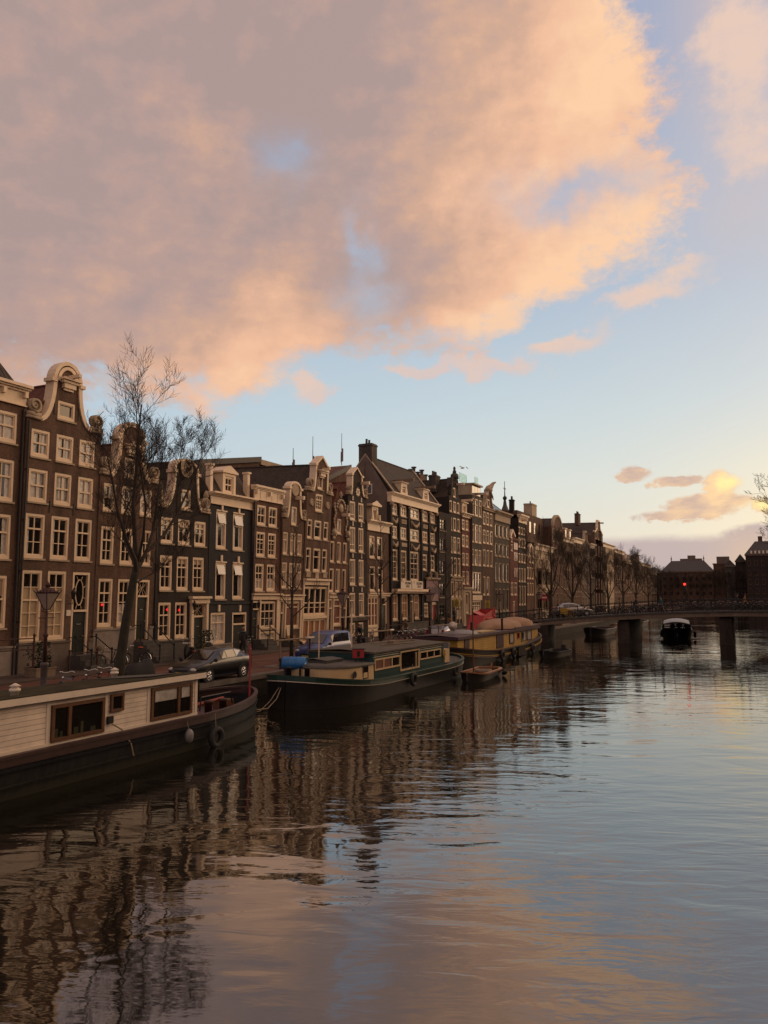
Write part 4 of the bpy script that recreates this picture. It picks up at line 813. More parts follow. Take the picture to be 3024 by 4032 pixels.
# --- black neck gable with star
h=neck_house('H9','neck_gable_house','black brick neck gable house with a star ornament and small white plaques over each window','dark',.55,12.93,.75,2.65,14.75,15.45,
  {i:dict(cur='R' if i%2 else 'lR',fm='cream') for i in range(8)},style='tri',roof='rtilex',zr=14.2,capw=.1,pre=lambda h:[h.win(rect=(y,y+1.0,.2,1.4,1,[]),sill=False) for y in (.3,1.9)])
c=MB(); sy,sz=1.85,13.2
pts=[]
for i in range(16):
    a=2*PI*i/16; r=(.42 if i%2==0 else .27); pts.append((sy+r*math.cos(a),sz+r*1.05*math.sin(a)))
c.plate(pts,[[(sy+.15*math.cos(2*PI*i/4),sz+.26*math.sin(2*PI*i/4)) for i in range(4)]],.003,.06); h.part('star_ornament',c,'cream')
h.hoist(2.6,14.1,.85,'cream',False)
for i in range(8):
    y0,y1,z0,z1=h.d['w'][i][:4]; yc=(y0+y1)/2; c=MB(); c.plate([(yc-.09,z1+.1),(yc+.09,z1+.1),(yc+.09,z1+.48),(yc-.09,z1+.48)],[[(yc-.04,z1+.16),(yc+.04,z1+.16),(yc+.04,z1+.42),(yc-.04,z1+.42)]],.003,.05); h.part('plaque',c,'white')
c=MB(); c.box(.003,0,1.55,.12,h.W,1.85); h.part('string_course',c,'greybrick')
# --- low corniced house with dormer
h=House('H10','corniced_house','dark brown house with cream cornice and white dormer beside the tall grey side wall','brown2'); W=h.W
h.wins(range(4),['B','l','','l']); h.win(4,cur='K',style='post'); h.door(5,fan=.25)
h.front([(0,-.1),(W,-.1),(W,10.4),(0,10.4)],10.3); h.cornice(10.88,9.95)
r=h.roof_par(10.75,13.2,'dtile')
d=MB(); y0,y1=1.3,2.6; d.box(-1.6,y0,10.8,-.1,y0+.22,12.3); d.box(-1.6,y1-.22,10.8,-.1,y1,12.3); d.box(-1.6,y0+.22,12.1,-.1,y1-.22,12.3); d.box(-2.2,y0-.35,12.3,.12,y1+.35,12.5); d.poly([(.1,y0-.3,12.5),(.1,y1+.3,12.5),(.1,(y0+y1)/2,12.85)])
d.box(-.1,y0-.25,10.8,.05,y0,11.5); d.box(-.1,y1,10.8,.05,y1+.25,11.5)
dm=h.part('dormer',d,'cream'); A,B,S=window_mesh(.86,1.3,2,[],'thin','cream','S'); f=put(A,'window',dm,(-.12,y0+.22,10.8)); put(B,'pane',f)
c=MB(); c.box(.003,0,3.72,.12,W,3.95); c.box(.003,-.01,3.95,.25,W+.01,4.05); c.box(.003,2.32,.3,.08,2.5,3.72); c.box(.003,0,0,.06,2.3,.85); h.part('shopfront',c,'cream')
# --- the broad pilastered house
h=House('H11','pilastered_house','broad black pilastered house with garlands, cream entablature, grey side gable and tall chimney','dark','cream',depth=9.5); W=h.W
zt=14.06
for i in range(5): h.win(i,cur='F',sill=True)
for i in range(5,10): h.win(i,cur=('R','lR','R','O','R')[i-5])
for i in range(10,15): h.win(i,cur='')
for i in (15,16,17): h.win(i,cur='O',style='post' if False else '')
h.door(18,leaf='wood',fan=.25); h.win(19,cur=''); h.door(20,leaf='reddoor',fan=.12,label='red door')
ridge=18.0; rx=-2.75
s=h.side
for y,sg in ((.006,1),(W-.006,-1)):
    P=[(-.35,y,13.5),(-.2,y,14.1),(rx,y,ridge+.12),(-5.9,y,14.1),(-9.5,y,13.8),(-9.5,y,13.5)]
    s.poly(P if sg>0 else P[::-1],1)
s.poly([(-.35,.004,-1),(-.35,.004,13.5),(-9.5,.004,13.5),(-9.5,.004,-1)],1)
h.front([(0,-.1),(W,-.1),(W,13.4),(0,13.4)],13.4,extra_mat='plaster')
c=MB(); c.box(-.3,-.12,zt-.12,.55,W+.25,zt); c.box(-.3,-.08,zt-.22,.42,W+.18,zt-.12); c.box(-.28,-.05,zt-.3,.3,W+.12,zt-.22); c.box(-.28,-.03,13.22,.2,W+.08,zt-.3); c.box(-.27,-.05,13.1,.26,W+.1,13.22)
h.part('entablature',c,'cream')
px=[-.02,1.95,4.3,7.7,9.95,W-.27] 
for y in px:
    c=MB(); c.box(.003,y,.3,.13,y+.3,12.75); c.box(.003,y-.05,.0,.17,y+.35,.3); p=h.part('pilaster',c,'black')
    q=MB(); q.box(.004,y-.08,12.98,.3,y+.38,13.1); q.box(.004,y-.02,12.75,.2,y+.32,12.979)
    for e in (.02,.28): q.lathe([(.11,-.05),(.11,.12)],(.14,y+e,12.9),8,axis='x')
    q.build('capital',M['stone'],p,True)
for key in ('g1','g3','g5','h1','h3','h5'):
    a,b,z0,z1=h.b[key]; z0=min(z0,z1-.6); m_=(a+b)/2; c=MB(); n=14
    pts=[(.06,a+(b-a)*i/n,z1-.05-(z1-z0)*.8*math.sin(PI*i/n)) for i in range(n+1)]
    c.tube(pts,[.07+.11*math.sin(PI*i/n) for i in range(n+1)],6)
    for y in (a,b): c.tube([(.06,y,z1),(.06,y,z0+.05)],[.05,.08],5)
    h.part('garland',c,'stone',True)
def text(s_,size,m,parent,loc,depth=.01,rot=(PI/2,0,PI/2),name='lettering',sx=1):
    cu=bpy.data.curves.new('lettering','FONT'); cu.body=s_; cu.size=size; cu.extrude=depth; cu.offset=.012; cu.align_x='CENTER'; cu.align_y='CENTER'
    o=bpy.data.objects.new('tmp',cu); C.objects.link(o)
    dg=bpy.context.evaluated_depsgraph_get(); me=bpy.data.meshes.new_from_object(o.evaluated_get(dg)); bpy.data.objects.remove(o)
    me.materials.clear(); me.materials.append(M[m]); q=bpy.data.objects.new(name,me); C.objects.link(q); q.parent=parent; q.location=loc; q.rotation_euler=rot; q.scale=(sx,1,1); return q
for key,t in (('p2','ANNO'),('p4','1632'),('q2',None),('q4',None)):
    a,b,z0,z1=h.b[key]; c=MB(); c.box(.003,a,z0,.06,b,z1); o=h.part('plaque',c,'stone')
    if t: text(t,.36,'oldwood',o,(.063,(a+b)/2,(z0+z1)/2),.004)
a,b,z0,z1=h.b['canopy']; c=MB(); c.box(.0,.05,4.02,.5,8.55,4.2); c.box(.0,0,4.2,.75,8.6,4.32); c.box(.0,.1,4.32,.6,8.5,4.46); h.part('canopy',c,'cream')
# banners leaning on the canopy, each cloth on its own
for key in ('board1','board2'):
    a,b,z0,z1=h.b[key]; y=h.r.location.y
    t=thing('advertising_board','pale board with red flag mark over the canopy, '+('left one of two' if key=='board1' else 'right one of two'),'sign',(XF+.62,y+(a+b)/2,Z0+4.47))
    w=(b-a)-.08; c=MB(); c.box(-.0,-w/2,0,.02,w/2,.82); c.build('panel',M['white'],t)
    c=MB(); c.poly([(.024,-w*.36,.78),(.024,-w*.36+.22,.78),(.024,-w*.36+.10,.50)]); c.poly([(.024,w*.43,.78),(.024,w*.5,.78),(.024,w*.47,.68)]); c.build('flag_mark',M['red'] if False else M['reddoor'],t)
    text('HOLLEMAN',.36,'iron',t,(.024,w*.16,.56),.004,sx=.78); text('UNITED',.32,'oldwood',t,(.024,w*.14,.24),.004,sx=.85)
# little stone wing with a hung banner at the right of the front
a,b,z0,z1=h.b['banner']; c=MB(); c.box(.14,a,5.5,.3,b-.3,5.62); c.box(.14,a-.1,5.62,.4,b-.2,5.76); h.part('wing_cornice',c,'stone')
for yy in (a+1.0,b-1.2):
    c=MB(); c.lathe([(.2,0),(.2,.3),(.26,.32),(.26,.4),(.12,.42),(.16,.55),(.05,.62)],(.27,yy,5.76),8); h.part('urn',c,'stone')
bt=thing('banner','faded mauve banner with a skyline print above the red door','banner',(XF+.12,h.r.location.y+(a+b)/2-.15,Z0+3.2))
M['mauve']=mat('mauve_print',(.30,.19,.20),.8,var=.25,scale=2); M['mauve2']=mat('dark_mauve_print',(.13,.09,.11),.8,var=.4,scale=3)
w=b-a-.5; c=MB(); c.box(0,-w/2,0,.03,w/2,2.28); c.build('cloth',M['mauve'],bt)
c=MB(); pts=[(-w/2,.75)]; rr=random.Random(3)
for i in range(16):
    zz=1.35+rr.random()*.35; y0=-w/2+w*i/16; y1=-w/2+w*(i+1)/16; pts+=[(y0,zz),(y1,zz)]
pts+=[(w/2,.75)]; c.plate(pts,(),.031,.036); c.build('skyline_print',M['mauve2'],bt)
# roof, dormers, chimney
h.depth=5.9; h.roof_par(zt-.02,ridge,'dtile',x0=.3,xr=rx,e=.25)
c=MB()
for y in (.0,W-.26):
    c.loft([[(.35,y,zt+.0),(.35,y+.26,zt),(.35,y+.26,zt+.16),(.35,y,zt+.16)],[(rx,y,ridge+.02),(rx,y+.26,ridge+.02),(rx,y+.26,ridge+.2),(rx,y,ridge+.2)],[(-5.9,y,14.1),(-5.9,y+.26,14.1),(-5.9,y+.26,14.3),(-5.9,y,14.3)]],0,True,True)
h.part('coping',c,'stone')
for key in ('d1','d2'):
    a,b,z0,z1=h.b[key]; a+=.25; b-=.25; d=MB(); d.box(-.9,a,zt,.25,a+.22,15.3); d.box(-.9,b-.22,zt,.25,b,15.3); d.box(-.9,a+.22,15.1,.25,b-.22,15.3); d.box(-1.1,a-.12,15.3,.38,b+.12,15.4)
    d.poly([(.24,a-.22,zt),(.24,a,zt),(.24,a,15.1)]); d.poly([(.24,b,zt),(.24,b+.22,zt),(.24,b,15.1)])
    dm=h.part('dormer',d,'cream'); A,B,S=window_mesh(b-a-.44,15.1-zt-.05,1,[.33,.66],'','cream','S'); f=put(A,'window',dm,(.25,a+.22,zt+.05)); put(B,'pane',f)
    q=MB(); q.box(-1.3,(a+b)/2-.13,15.45,1.3,(a+b)/2+.13,15.71); q.box(1.3,(a+b)/2-.15,15.42,1.33,(a+b)/2+.15,15.74); h.part('hoist_beam',q,'oldwood')
h.chimney(rx,.62,ridge-.9,19.2,1.5,1.2,'greybrick',2)
w=MB(); y=-.02; w.box(-2.55,y-.03,13.95,-1.95,y+.0,15.0); w.build('gable_window',M['white'],h.r); g=MB(); g.box(-2.45,y-.05,14.05,-2.05,y-.03,14.9); g.build('pane',M['pane'],h.r)
c=MB(); c.tube([(-2.9,-.08,12),(-2.9,-.08,17.2)],.1,6); h.part('soot_pipe',c,'plaster')
for (q0,q1) in ((0,0),):
    c=MB(); c.box(.1,0.3,.0,.14,8.3,.08)
st=thing('terrace_barrier','low dark terrace wall with iron rails in front of the pilastered house','barrier',(XF+.95,h.r.location.y,Z0))
c=MB(); c.box(0,.2,-.1,.25,8.2,1.05); c.box(-.04,.15,1.05,.29,8.25,1.15); c.build('wall',M['darkstone'],st)
for i in range(6):
    c=MB(); yy=.4+i*1.5; c.tube([(.12,yy,1.15),(.12,yy,1.9)],.035,5); c.ellip((.12,yy,1.95),(.06,.06,.06),6,4); c.build('post',M['iron'],st)
c=MB(); c.tube([(.12,.4,1.75),(.12,7.9,1.75)],.02,5); c.build('rail',M['iron'],st)
# --- narrow dark slip house
h=House('H11b','slip_house','narrow black slip house between the pilastered house and the tall spout gable','dark','greybrick'); 
h.r.location.y=81.55; h.W=85.55-81.55
for i in (0,1): y0,y1,z0,z1,nv,hs=h.d['w'][i]; h.win(rect=(.3,2.2,z0,z1,nv,hs),cur='')
for z in (1.2,3.6,6.2): h.win(rect=(.3,2.2,z,z+1.7,1,[.33,.66]),cur='')
h.front([(0,-.1),(h.W,-.1),(h.W,13.3),(0,13.3)],13.2); h.roof_par(13.2,14.2,'slate')
# --- tall dark spout gable with figure
h=House('H12','spout_gable_house','tall dark brown gable house topped by a small statue, sheer black flank on its left','dark','cream',xo=.0); W=h.W
h.win(0,cur=''); h.wins(range(1,16),['','R','','l','','']); h.win(16,cur='N',nv=0,hs=[.2,.4,.6,.8])
h.front([(0,-.1),(W,-.1),(W,15.6),(W-.55,15.7),(W-.75,16.7),(2.95,17.9),(1.0,17.9),(.8,16.7),(.6,15.7),(0,15.6)],15.5); h.roof_perp(15.4,17.9,'dtilex')
h.hoist(2.6,17.3,1.0,'cream',False); h.coping([(.9,16.8),(1.0,17.9),(2.95,17.9),(3.05,16.8)],.18,.6,'darkstone')
c=MB(); c.lathe([(.55,0),(.5,.5),(.4,.55),(.3,.65)],(0,1.97,17.9),8); c.lathe([(.22,0),(.26,.25),(.12,.5),(.17,.62),(.14,.8),(.05,.85)],(0,1.97,18.5),8); c.box(-.05,1.8,19.3,.05,2.14,19.38); h.part('statue',c,'darkstone',True)
c=MB(); c.box(.003,0,5.55,.14,W,5.9); c.box(.003,-.02,5.9,.3,W+.02,6.0); 
for y in (.0,1.42,2.68,W-.2): c.box(.003,y,.2,.1,y+.2,5.55)
c.box(.003,.2,3.25,.09,W-.2,3.55); h.part('shopfront',c,'stone')
h.chimney(-2.2,.9,16.2,18.3,.9,1.5,'greybrick',3)
# --- small red house
h=House('H13','corniced_house','small red brick house with white dormer squeezed beside the tall dark gable','red','cream'); W=h.W
h.wins(range(8),['','R','l','','','']); h.win(8,cur='N',nv=0)
h.front([(0,-.1),(W,-.1),(W,13.7),(0,13.7)],13.6); h.cornice(14.0,13.55,brackets=5); h.roof_par(13.9,15.6,'dtile')
d=MB(); d.box(-1.5,.6,14.0,-.1,.85,15.3); d.box(-1.5,2.0,14.0,-.1,2.25,15.3); d.box(-1.5,.85,15.1,-.1,2.0,15.3); d.box(-1.8,.5,15.3,.1,2.35,15.42); dm=h.part('dormer',d,'cream'); A,B,S=window_mesh(1.15,1.1,1,[],'','cream','O'); f=put(A,'window',dm,(-.12,.85,14.0)); put(B,'pane',f)
h.hoist(1.4,15.65,.9,'cream',False)
c=MB(); c.box(.003,0,0,.08,.9,4.6); c.box(.003,2.35,0,.08,W,4.6); c.box(.003,0,4.6,.22,W,4.85); c.box(.003,.9,4.2,.08,2.35,4.6); h.part('shopfront',c,'stone')
# --- dark house with glass penthouse
h=House('H14','penthouse_house','dark grey house with pale rooftop penthouse and glass balustrade','greybrick','cream'); W=3.95
h.r.location.y=92.95; h.W=W
for z0,z1 in ((13.94,16.19),(10.54,12.9),(7.62,9.69)):
    for y0,y1 in ((.15,.85),(1.15,2.35),(2.65,3.75)): h.win(rect=(y0,y1,z0,z1,0,[.33]),cur='lR' if y0>1 and z1<14 else '')
h.win(rect=(.3,3.7,4.1,6.8,2,[.35]),style='post'); h.win(rect=(.3,3.7,1.7,3.15,3,[.4]),style='post',cur='N')
h.front([(0,-.1),(W,-.1),(W,16.6),(0,16.6)],16.6)
c=MB(); c.box(-5,.4,16.6,-.25,W-.05,17.95); c.box(-5.2,.3,17.95,.1,W-.0,18.15); o=h.part('penthouse',c,'creamwall')
g=MB(); 
for i in range(3): g.quad((-.245,.6+i*1.1,16.75),(-.245,1.6+i*1.1,16.75),(-.245,1.6+i*1.1,17.85),(-.245,.6+i*1.1,17.85))
g.build('window',M['pane2'],o)
c=MB(); c.box(.003,.2,3.2,.1,W-.1,3.85); h.part('fascia',c,'cream'); h.hoist(2.9,17.0,1.0,'cream',False)
mg,nt,N,L,b=nodes('green_glass'); b.inputs['Base Color'].default_value=(.45,.75,.72,1); b.inputs['Roughness'].default_value=.05; b.inputs['Transmission Weight'].default_value=.8; b.inputs['IOR'].default_value=1.1; M['gglass']=mg
for (y0,y1,z,x) in ((-1.6,1.2,18.15,-1.2),(2.6,3.9,18.15,-.6)):
    g=MB(); g.box(x-.02,y0,z,x+.02,y1,z+1.1); h.part('glass_balustrade',g,'gglass')
# --- bell gable with a raised crest
h=House('H15','bell_gable_house','brown bell gable house with a carved crest like a crouching beast','brown2','cream'); W=h.W
h.wins(range(12),['','','l'])
cl=[(.0,15.5),(.5,15.6),(1.2,16.2),(1.6,17.2),(2.0,17.9)]
h.front([(0,-.1),(W,-.1),(W,15.5)]+[(W-p[0],p[1]) for p in cl[1:]]+cl[::-1],15.2); h.coping(cl,.2,.4,'creamwall'); h.coping([(W-p[0],p[1]) for p in cl][::-1],.2,.4,'creamwall')
h.roof_perp(15.2,17.4,'dtilex')
c=MB(); c.tube([(-.2,1.9,17.7),(.0,2.6,18.2),(.1,3.2,18.5),(.35,3.5,19.0),(.7,3.6,19.15)],[.3,.45,.35,.2,.08],8); c.ellip((0,2.6,18.0),(.5,.9,.45),10,6); c.tube([(.1,2.0,17.8),(.2,1.7,17.2),(.15,1.1,16.8)],[.12,.14,.05],6); c.tube([(.1,3.2,17.8),(.2,3.6,17.2),(.15,4.2,16.8)],[.12,.14,.05],6); h.part('carved_crest',c,'stone',True)
c=MB(); c.box(.003,.1,15.1,.16,W-.1,15.35); c.box(.003,0,15.35,.3,W,15.45); h.part('cornice',c,'creamwall')
# --- broad grey corniced house
h=House('H16','corniced_house','broad dark grey house, four windows wide, under a deep cream cornice with skylights above','greybrick','stone'); W=h.W
h.wins(range(16),['','l','','R',''])
h.front([(0,-.1),(W,-.1),(W,15.2),(0,15.2)],15.1); h.cornice(15.55,14.2,brackets=0,out=.55); rf=h.roof_par(15.4,18.8,'dtile')
g=MB()
for i in range(4):
    y=.8+i*1.3; z0,z1=15.9,17.4; f=lambda z:-.1-(z-15.4)*(4.4/3.4)+.06
    g.quad((f(z0),y,z0),(f(z0),y+.7,z0),(f(z1),y+.7,z1),(f(z1),y,z1))
g.build('skylight',M['pane2'],rf)
# --- tiny red house with shutters
h=House('H17','shutter_house','tiny red house with dark red shutters between two taller grey fronts','red','cream'); W=h.W
for rc in ((.5,1.35,11.6,12.3),(.5,1.35,10.3,11.3)): h.win(rect=(*rc,0,[]),cur='l')
h.wins([2,3],''); h.door(rect=(1.6,2.5,.6,3.0),leaf='wood')
h.front([(0,-.1),(W,-.1),(W,12.2),(2.6,12.6),(1.2,13.5),(.2,12.6),(0,12.2)],12.0); h.coping([(.0,12.2),(.2,12.6),(1.2,13.5),(2.6,12.6)],.25,.3)
h.roof_perp(12,13.2,'rtilex')
for z0,z1 in ((10.6,11.6),(8.9,10.2),(6.5,7.9)):
    c=MB(); c.box(.01,1.7,z0,.07,3.7,z1); c.box(.07,2.66,z0+.05,.09,2.72,z1-.05); h.part('shutter',c,'redblind')
h.hoist(2.2,12.05,.9,'cream',False)
# --- dark cornice house
h=House('H18','corniced_house','dark brown house, three windows wide, with bracketed cream cornice next to the tiny red house','dark','cream'); W=h.W
h.wins(range(15),['','','l','R']); h.front([(0,-.1),(W,-.1),(W,15.6),(0,15.6)],15.5); h.cornice(16.1,14.9,brackets=6,out=.5); h.roof_par(16.0,17.0,'slate'); h.chimney(-1.2,.5,16.4,18.4,.7,.6,'dark',2); h.hoist(2.0,15.3,.9,'cream',False)
# --- short neck gable
h=House('H19','neck_gable_house','short brown neck gable house with one white pediment in front of a tall dark block','redbrown','cream'); W=h.W
h.wins(range(8),['','l','R']); cl=neck_pts(.6,9.9,1.5,11.4)
h.front([(0,-.1),(W,-.1),(W,9.9)]+[(W-p[0],p[1]) for p in cl]+[(W/2,12.0)]+cl[::-1]+[(0,9.9)],9.7); h.coping(cl,.22,.4); h.coping([(W-p[0],p[1]) for p in cl][::-1],.22,.4); h.coping([(1.5,11.4),(W/2,12.0),(W-1.5,11.4)],.25,.4,name='pediment'); h.roof_perp(9.6,11.6,'dtilex')
# ---------------------------------------------------------------- the far row, simpler fronts but each its own house
def far_house(n,name,label,wall,trim,zt,cols,floors,top='flat',zfl=1.3,fh=None,ww=.46,curs=('','l',''),y0=None,W=None,depth=10,cm='cream',xo=0):
    h=House(n,name,label,wall,trim,depth,xo=xo)
    if y0 is not None: h.r.location.y=y0
    if W: h.W=W
    W=h.W; fh=fh or (zt-1.0-zfl)/floors; rr=random.Random(len(label)*7)
    for f in range(floors):
        z0=zfl+f*fh; hh=fh*(.74 if f==0 else .62)
        for c in range(cols):
            cw=W/cols; y=cw*(c+.5); w=cw*ww
            h.win(rect=(y-w/2,y+w/2,z0,z0+hh,1 if w>1.1 else 0,[.36]),cur=rr.choice(curs))
    if top=='arch':
        h.front([(0,-.1),(W,-.1),(W,zt-2.2)]+arc((W/2,zt-2.2),W*.38,0,PI,10,2.2)+[(0,zt-2.2)],zt-2.4); h.coping(arc((W/2,zt-2.2),W*.38,PI,0,10,2.2),.3,.4); h.roof_perp(zt-2.5,zt-.6,'dtilex')
    elif top=='gable':
        h.front([(0,-.1),(W,-.1),(W,zt-3.2),(W*.7,zt-2.2),(W*.62,zt-.3),(W*.38,zt-.3),(W*.3,zt-2.2),(0,zt-3.2)],zt-3.4); h.coping([(W*.0,zt-3.2),(W*.3,zt-2.2),(W*.38,zt-.3),(W*.62,zt-.3),(W*.7,zt-2.2),(W,zt-3.2)],.3,.4,cm); h.roof_perp(zt-3.4,zt-.8,'dtilex'); h.hoist(W/2,zt-.9,1.1,'oldwood',False)
    elif top=='mansard':
        h.front([(0,-.1),(W,-.1),(W,zt-2.6),(0,zt-2.6)],zt-2.7); h.cornice(zt-2.4,zt-3.1,cm); r=MB(); r.quad((-.1,.02,zt-2.4),(-.1,W-.02,zt-2.4),(-1.4,W-.02,zt),(-1.4,.02,zt)); r.quad((-1.4,.02,zt),(-1.4,W-.02,zt),(-depth,W-.02,zt),(-depth,.02,zt)); r.quad((-.1,.02,zt-2.4),(-1.4,.02,zt),(-depth,.02,zt),(-depth,.02,zt-2.4)); h.part('roof',r,'slate')
        for c in range(2):
            y=W*(.28+.44*c); d=MB(); d.box(-1.4,y-.6,zt-2.3,-.05,y+.6,zt-.7); d.box(-1.5,y-.75,zt-.7,.1,y+.75,zt-.5); o=h.part('dormer',d,cm); g=MB(); g.quad((-.045,y-.42,zt-2.1),(-.045,y+.42,zt-2.1),(-.045,y+.42,zt-.9),(-.045,y-.42,zt-.9)); g.build('pane',M['pane2'],o)
    else:
        h.front([(0,-.1),(W,-.1),(W,zt-.4),(0,zt-.4)],zt-.5); h.cornice(zt,zt-.9,cm,brackets=0,out=.5); h.roof_par(zt-.1,zt+1.0,'slate')
    return h
h=far_house('H20','bay_house','cream house with projecting bays below a set-back dark brown upper block','creamwall','cream',12.2,4,3,zfl=1.6)
for y in (2.2,6.0):
    for z in (1.4,5.2):
        b=MB(); b.box(.02,y-1.1,z,.9,y+1.1,z+2.9); b.box(.02,y-1.25,z+2.9,1.05,y+1.25,z+3.1); b.box(.02,y-1.2,z-.2,1.0,y+1.2,z); o=h.part('bay_window',b,'creamwall'); g=MB()
        for i in range(3): g.quad((.905,y-.98+.7*i,z+.4),(.905,y-.44+.7*i,z+.4),(.905,y-.44+.7*i,z+2.6),(.905,y-.98+.7*i,z+2.6))
        g.quad((.1,y-1.105,z+.4),(.8,y-1.105,z+.4),(.8,y-1.105,z+2.6),(.1,y-1.105,z+2.6)); g.build('pane',M['pane'],o)
b=MB(); b.box(-9.5,-5.2,12.6,-1.5,h.W-.2,17.2); o=h.part('upper_block',b,'brown2')
g=MB(); 
for i in range(5): g.quad((-1.49,-4+i*3,14.2),(-1.49,-3+i*3,14.2),(-1.49,-3+i*3,16),(-1.49,-4+i*3,16))
g.build('pane',M['pane2'],o); h.chimney(-3,8.2,17.2,19.6,1.5,3.0,'creamwall',1)
far_house('H21','arched_gable_house','brown house with a round arched gable, first past the cream bay house','redbrown','stone',18.3,3,4,'arch')
far_house('H22','mansard_house','dark house with slate mansard right of the arched gable','brown2','stone',17.0,4,4,'mansard')
far_house('H23','corniced_house','brown house with white attic windows behind the second row tree','redbrown','stone',15.2,4,4)
far_house('H24','stepped_gable_house','pale fronted gable house with stone bands in the far row','plaster','stone',17.6,3,5,'gable',cm='creamwall')
far_house('H25a','corniced_house','low dark house with a row of square attic openings in the far row','dark','stone',15.0,4,4)
h=far_house('H25','high_gable_house','highest gabled house of the far row with a rooftop hoist beam','brown','stone',21.2,3,5,'gable',zfl=1.6); h.chimney(-4,1.2,19.5,22.2,.9,2.2,'brown',3)
far_house('H26','corniced_house','narrow dark corniced house leaning against the high gable','dark','stone',16.2,3,4,y0=185.6,W=3.6)
far_house('H26b','corniced_house','cream stone corniced house, the palest front of the far row','creamwall','cream',16.2,6,5)
far_house('H27','flat_roof_house','dark brown flat roofed house with roof terrace past the cream stone front','brown2','stone',15.6,5,4)
far_house('H28','mansard_house','brown mansard house far along the row behind the bare trees','redbrown','stone',15.8,5,4,'mansard')
far_house('H29','stepped_gable_house','last high gable of the far row, pale stone edges and hoist','brown','stone',16.6,5,4,'gable',cm='stone')
far_house('H30','corniced_house','end corniced house where the left row meets the closing view','brown2','stone',14.0,5,4)
far_house('H31','gabled_house','small end house at the foot of the left row','dark','stone',12.0,4,3)
# ---------------------------------------------------------------- trees: a trunk and a crown of real branches
def branches(mb,p,d,L,r,lev,rr,up=.25,n=5,spread=.75,sides=(6,5,4,3,3)):
    pts=[p.copy()]; rad=[r]; d=d.normalized(); seg=L/n; kidsl=[]
    for i in range(n):
        d=(d+Vector((rr.uniform(-1,1),rr.uniform(-1,1),rr.uniform(-.5,1)*1.0))*.16+Vector((0,0,up*.22))).normalized()
        p=p+d*seg; pts.append(p.copy()); rad.append(r*(1-.82*(i+1)/n)+.0028)
        if lev>0 and i>=(1 if lev>1 else 0):
            for _ in range(2 if lev<3 else 1 if rr.random()<.35 else 2):
                ax=Vector((rr.uniform(-1,1),rr.uniform(-1,1),rr.uniform(-.35,.8))); ax=(ax-d*ax.dot(d)).normalized()
                kidsl.append((p.copy(),(d*.75+ax*spread*rr.uniform(.7,1.2)),L*rr.uniform(.38,.62)*(1-.35*i/n),rad[-1]*.62))
    mb.tube(pts,rad,sides[min(4,4-lev)] if lev<=4 else 6,cap=False)
    for q in kidsl: branches(mb,q[0],q[1],q[2],max(q[3],.005),lev-1,rr,up,max(3,n-1),spread,sides)
def tree(label,loc,trunk,limbs,seed,lev=3,cat='tree',name='bare_tree',group=None,tm='bark',cm='twig',long=1.0):
    """trunk: [(pt,radius)...]; limbs: [(points,r0)] each with side branches; local coordinates"""
    t=thing(name,label,cat,loc,0,group); rr=random.Random(seed)
    m=MB(); m.tube([q[0] for q in trunk],[q[1] for q in trunk],12); 
    for k in range(5):
        a=k*1.26; q=trunk[0]; m.tube([(q[0][0]+math.cos(a)*q[1]*1.7,q[0][1]+math.sin(a)*q[1]*1.7,-.08),(q[0][0]+math.cos(a)*q[1]*.6,q[0][1]+math.sin(a)*q[1]*.6,.5)],[.08,.1],5)
    m.build('trunk',M[tm],t,True)
    c=MB()
    for pts,r0 in limbs:
        P=[Vector(p) for p in pts]; n=len(P); rad=[r0*(1-.75*i/(n-1)) for i in range(n)]
        c.tube(P,rad,8,cap=False)
        for i in range(2 if n>4 else 1,n):
            dirn=(P[i]-P[i-1]).normalized(); L=(P[-1]-P[0]).length
            for k in range((2+(rr.random()<.55)) if i<n-1 else 4):
                ax=Vector((rr.uniform(-1,1),rr.uniform(-1,1),rr.uniform(-.2,.7))); ax=(ax-dirn*ax.dot(dirn)).normalized()
                f=rr.random(); st=P[i-1].lerp(P[i],.35+.65*f)
                branches(c,st,dirn*.9+ax*.7*rr.uniform(.6,1.1),L*rr.uniform(.16,.30)*long,max(.010,rad[i]*.36),lev-1,rr,.3,4 if long==1 else 6)
    c.build('crown',M[cm],t,True); return t
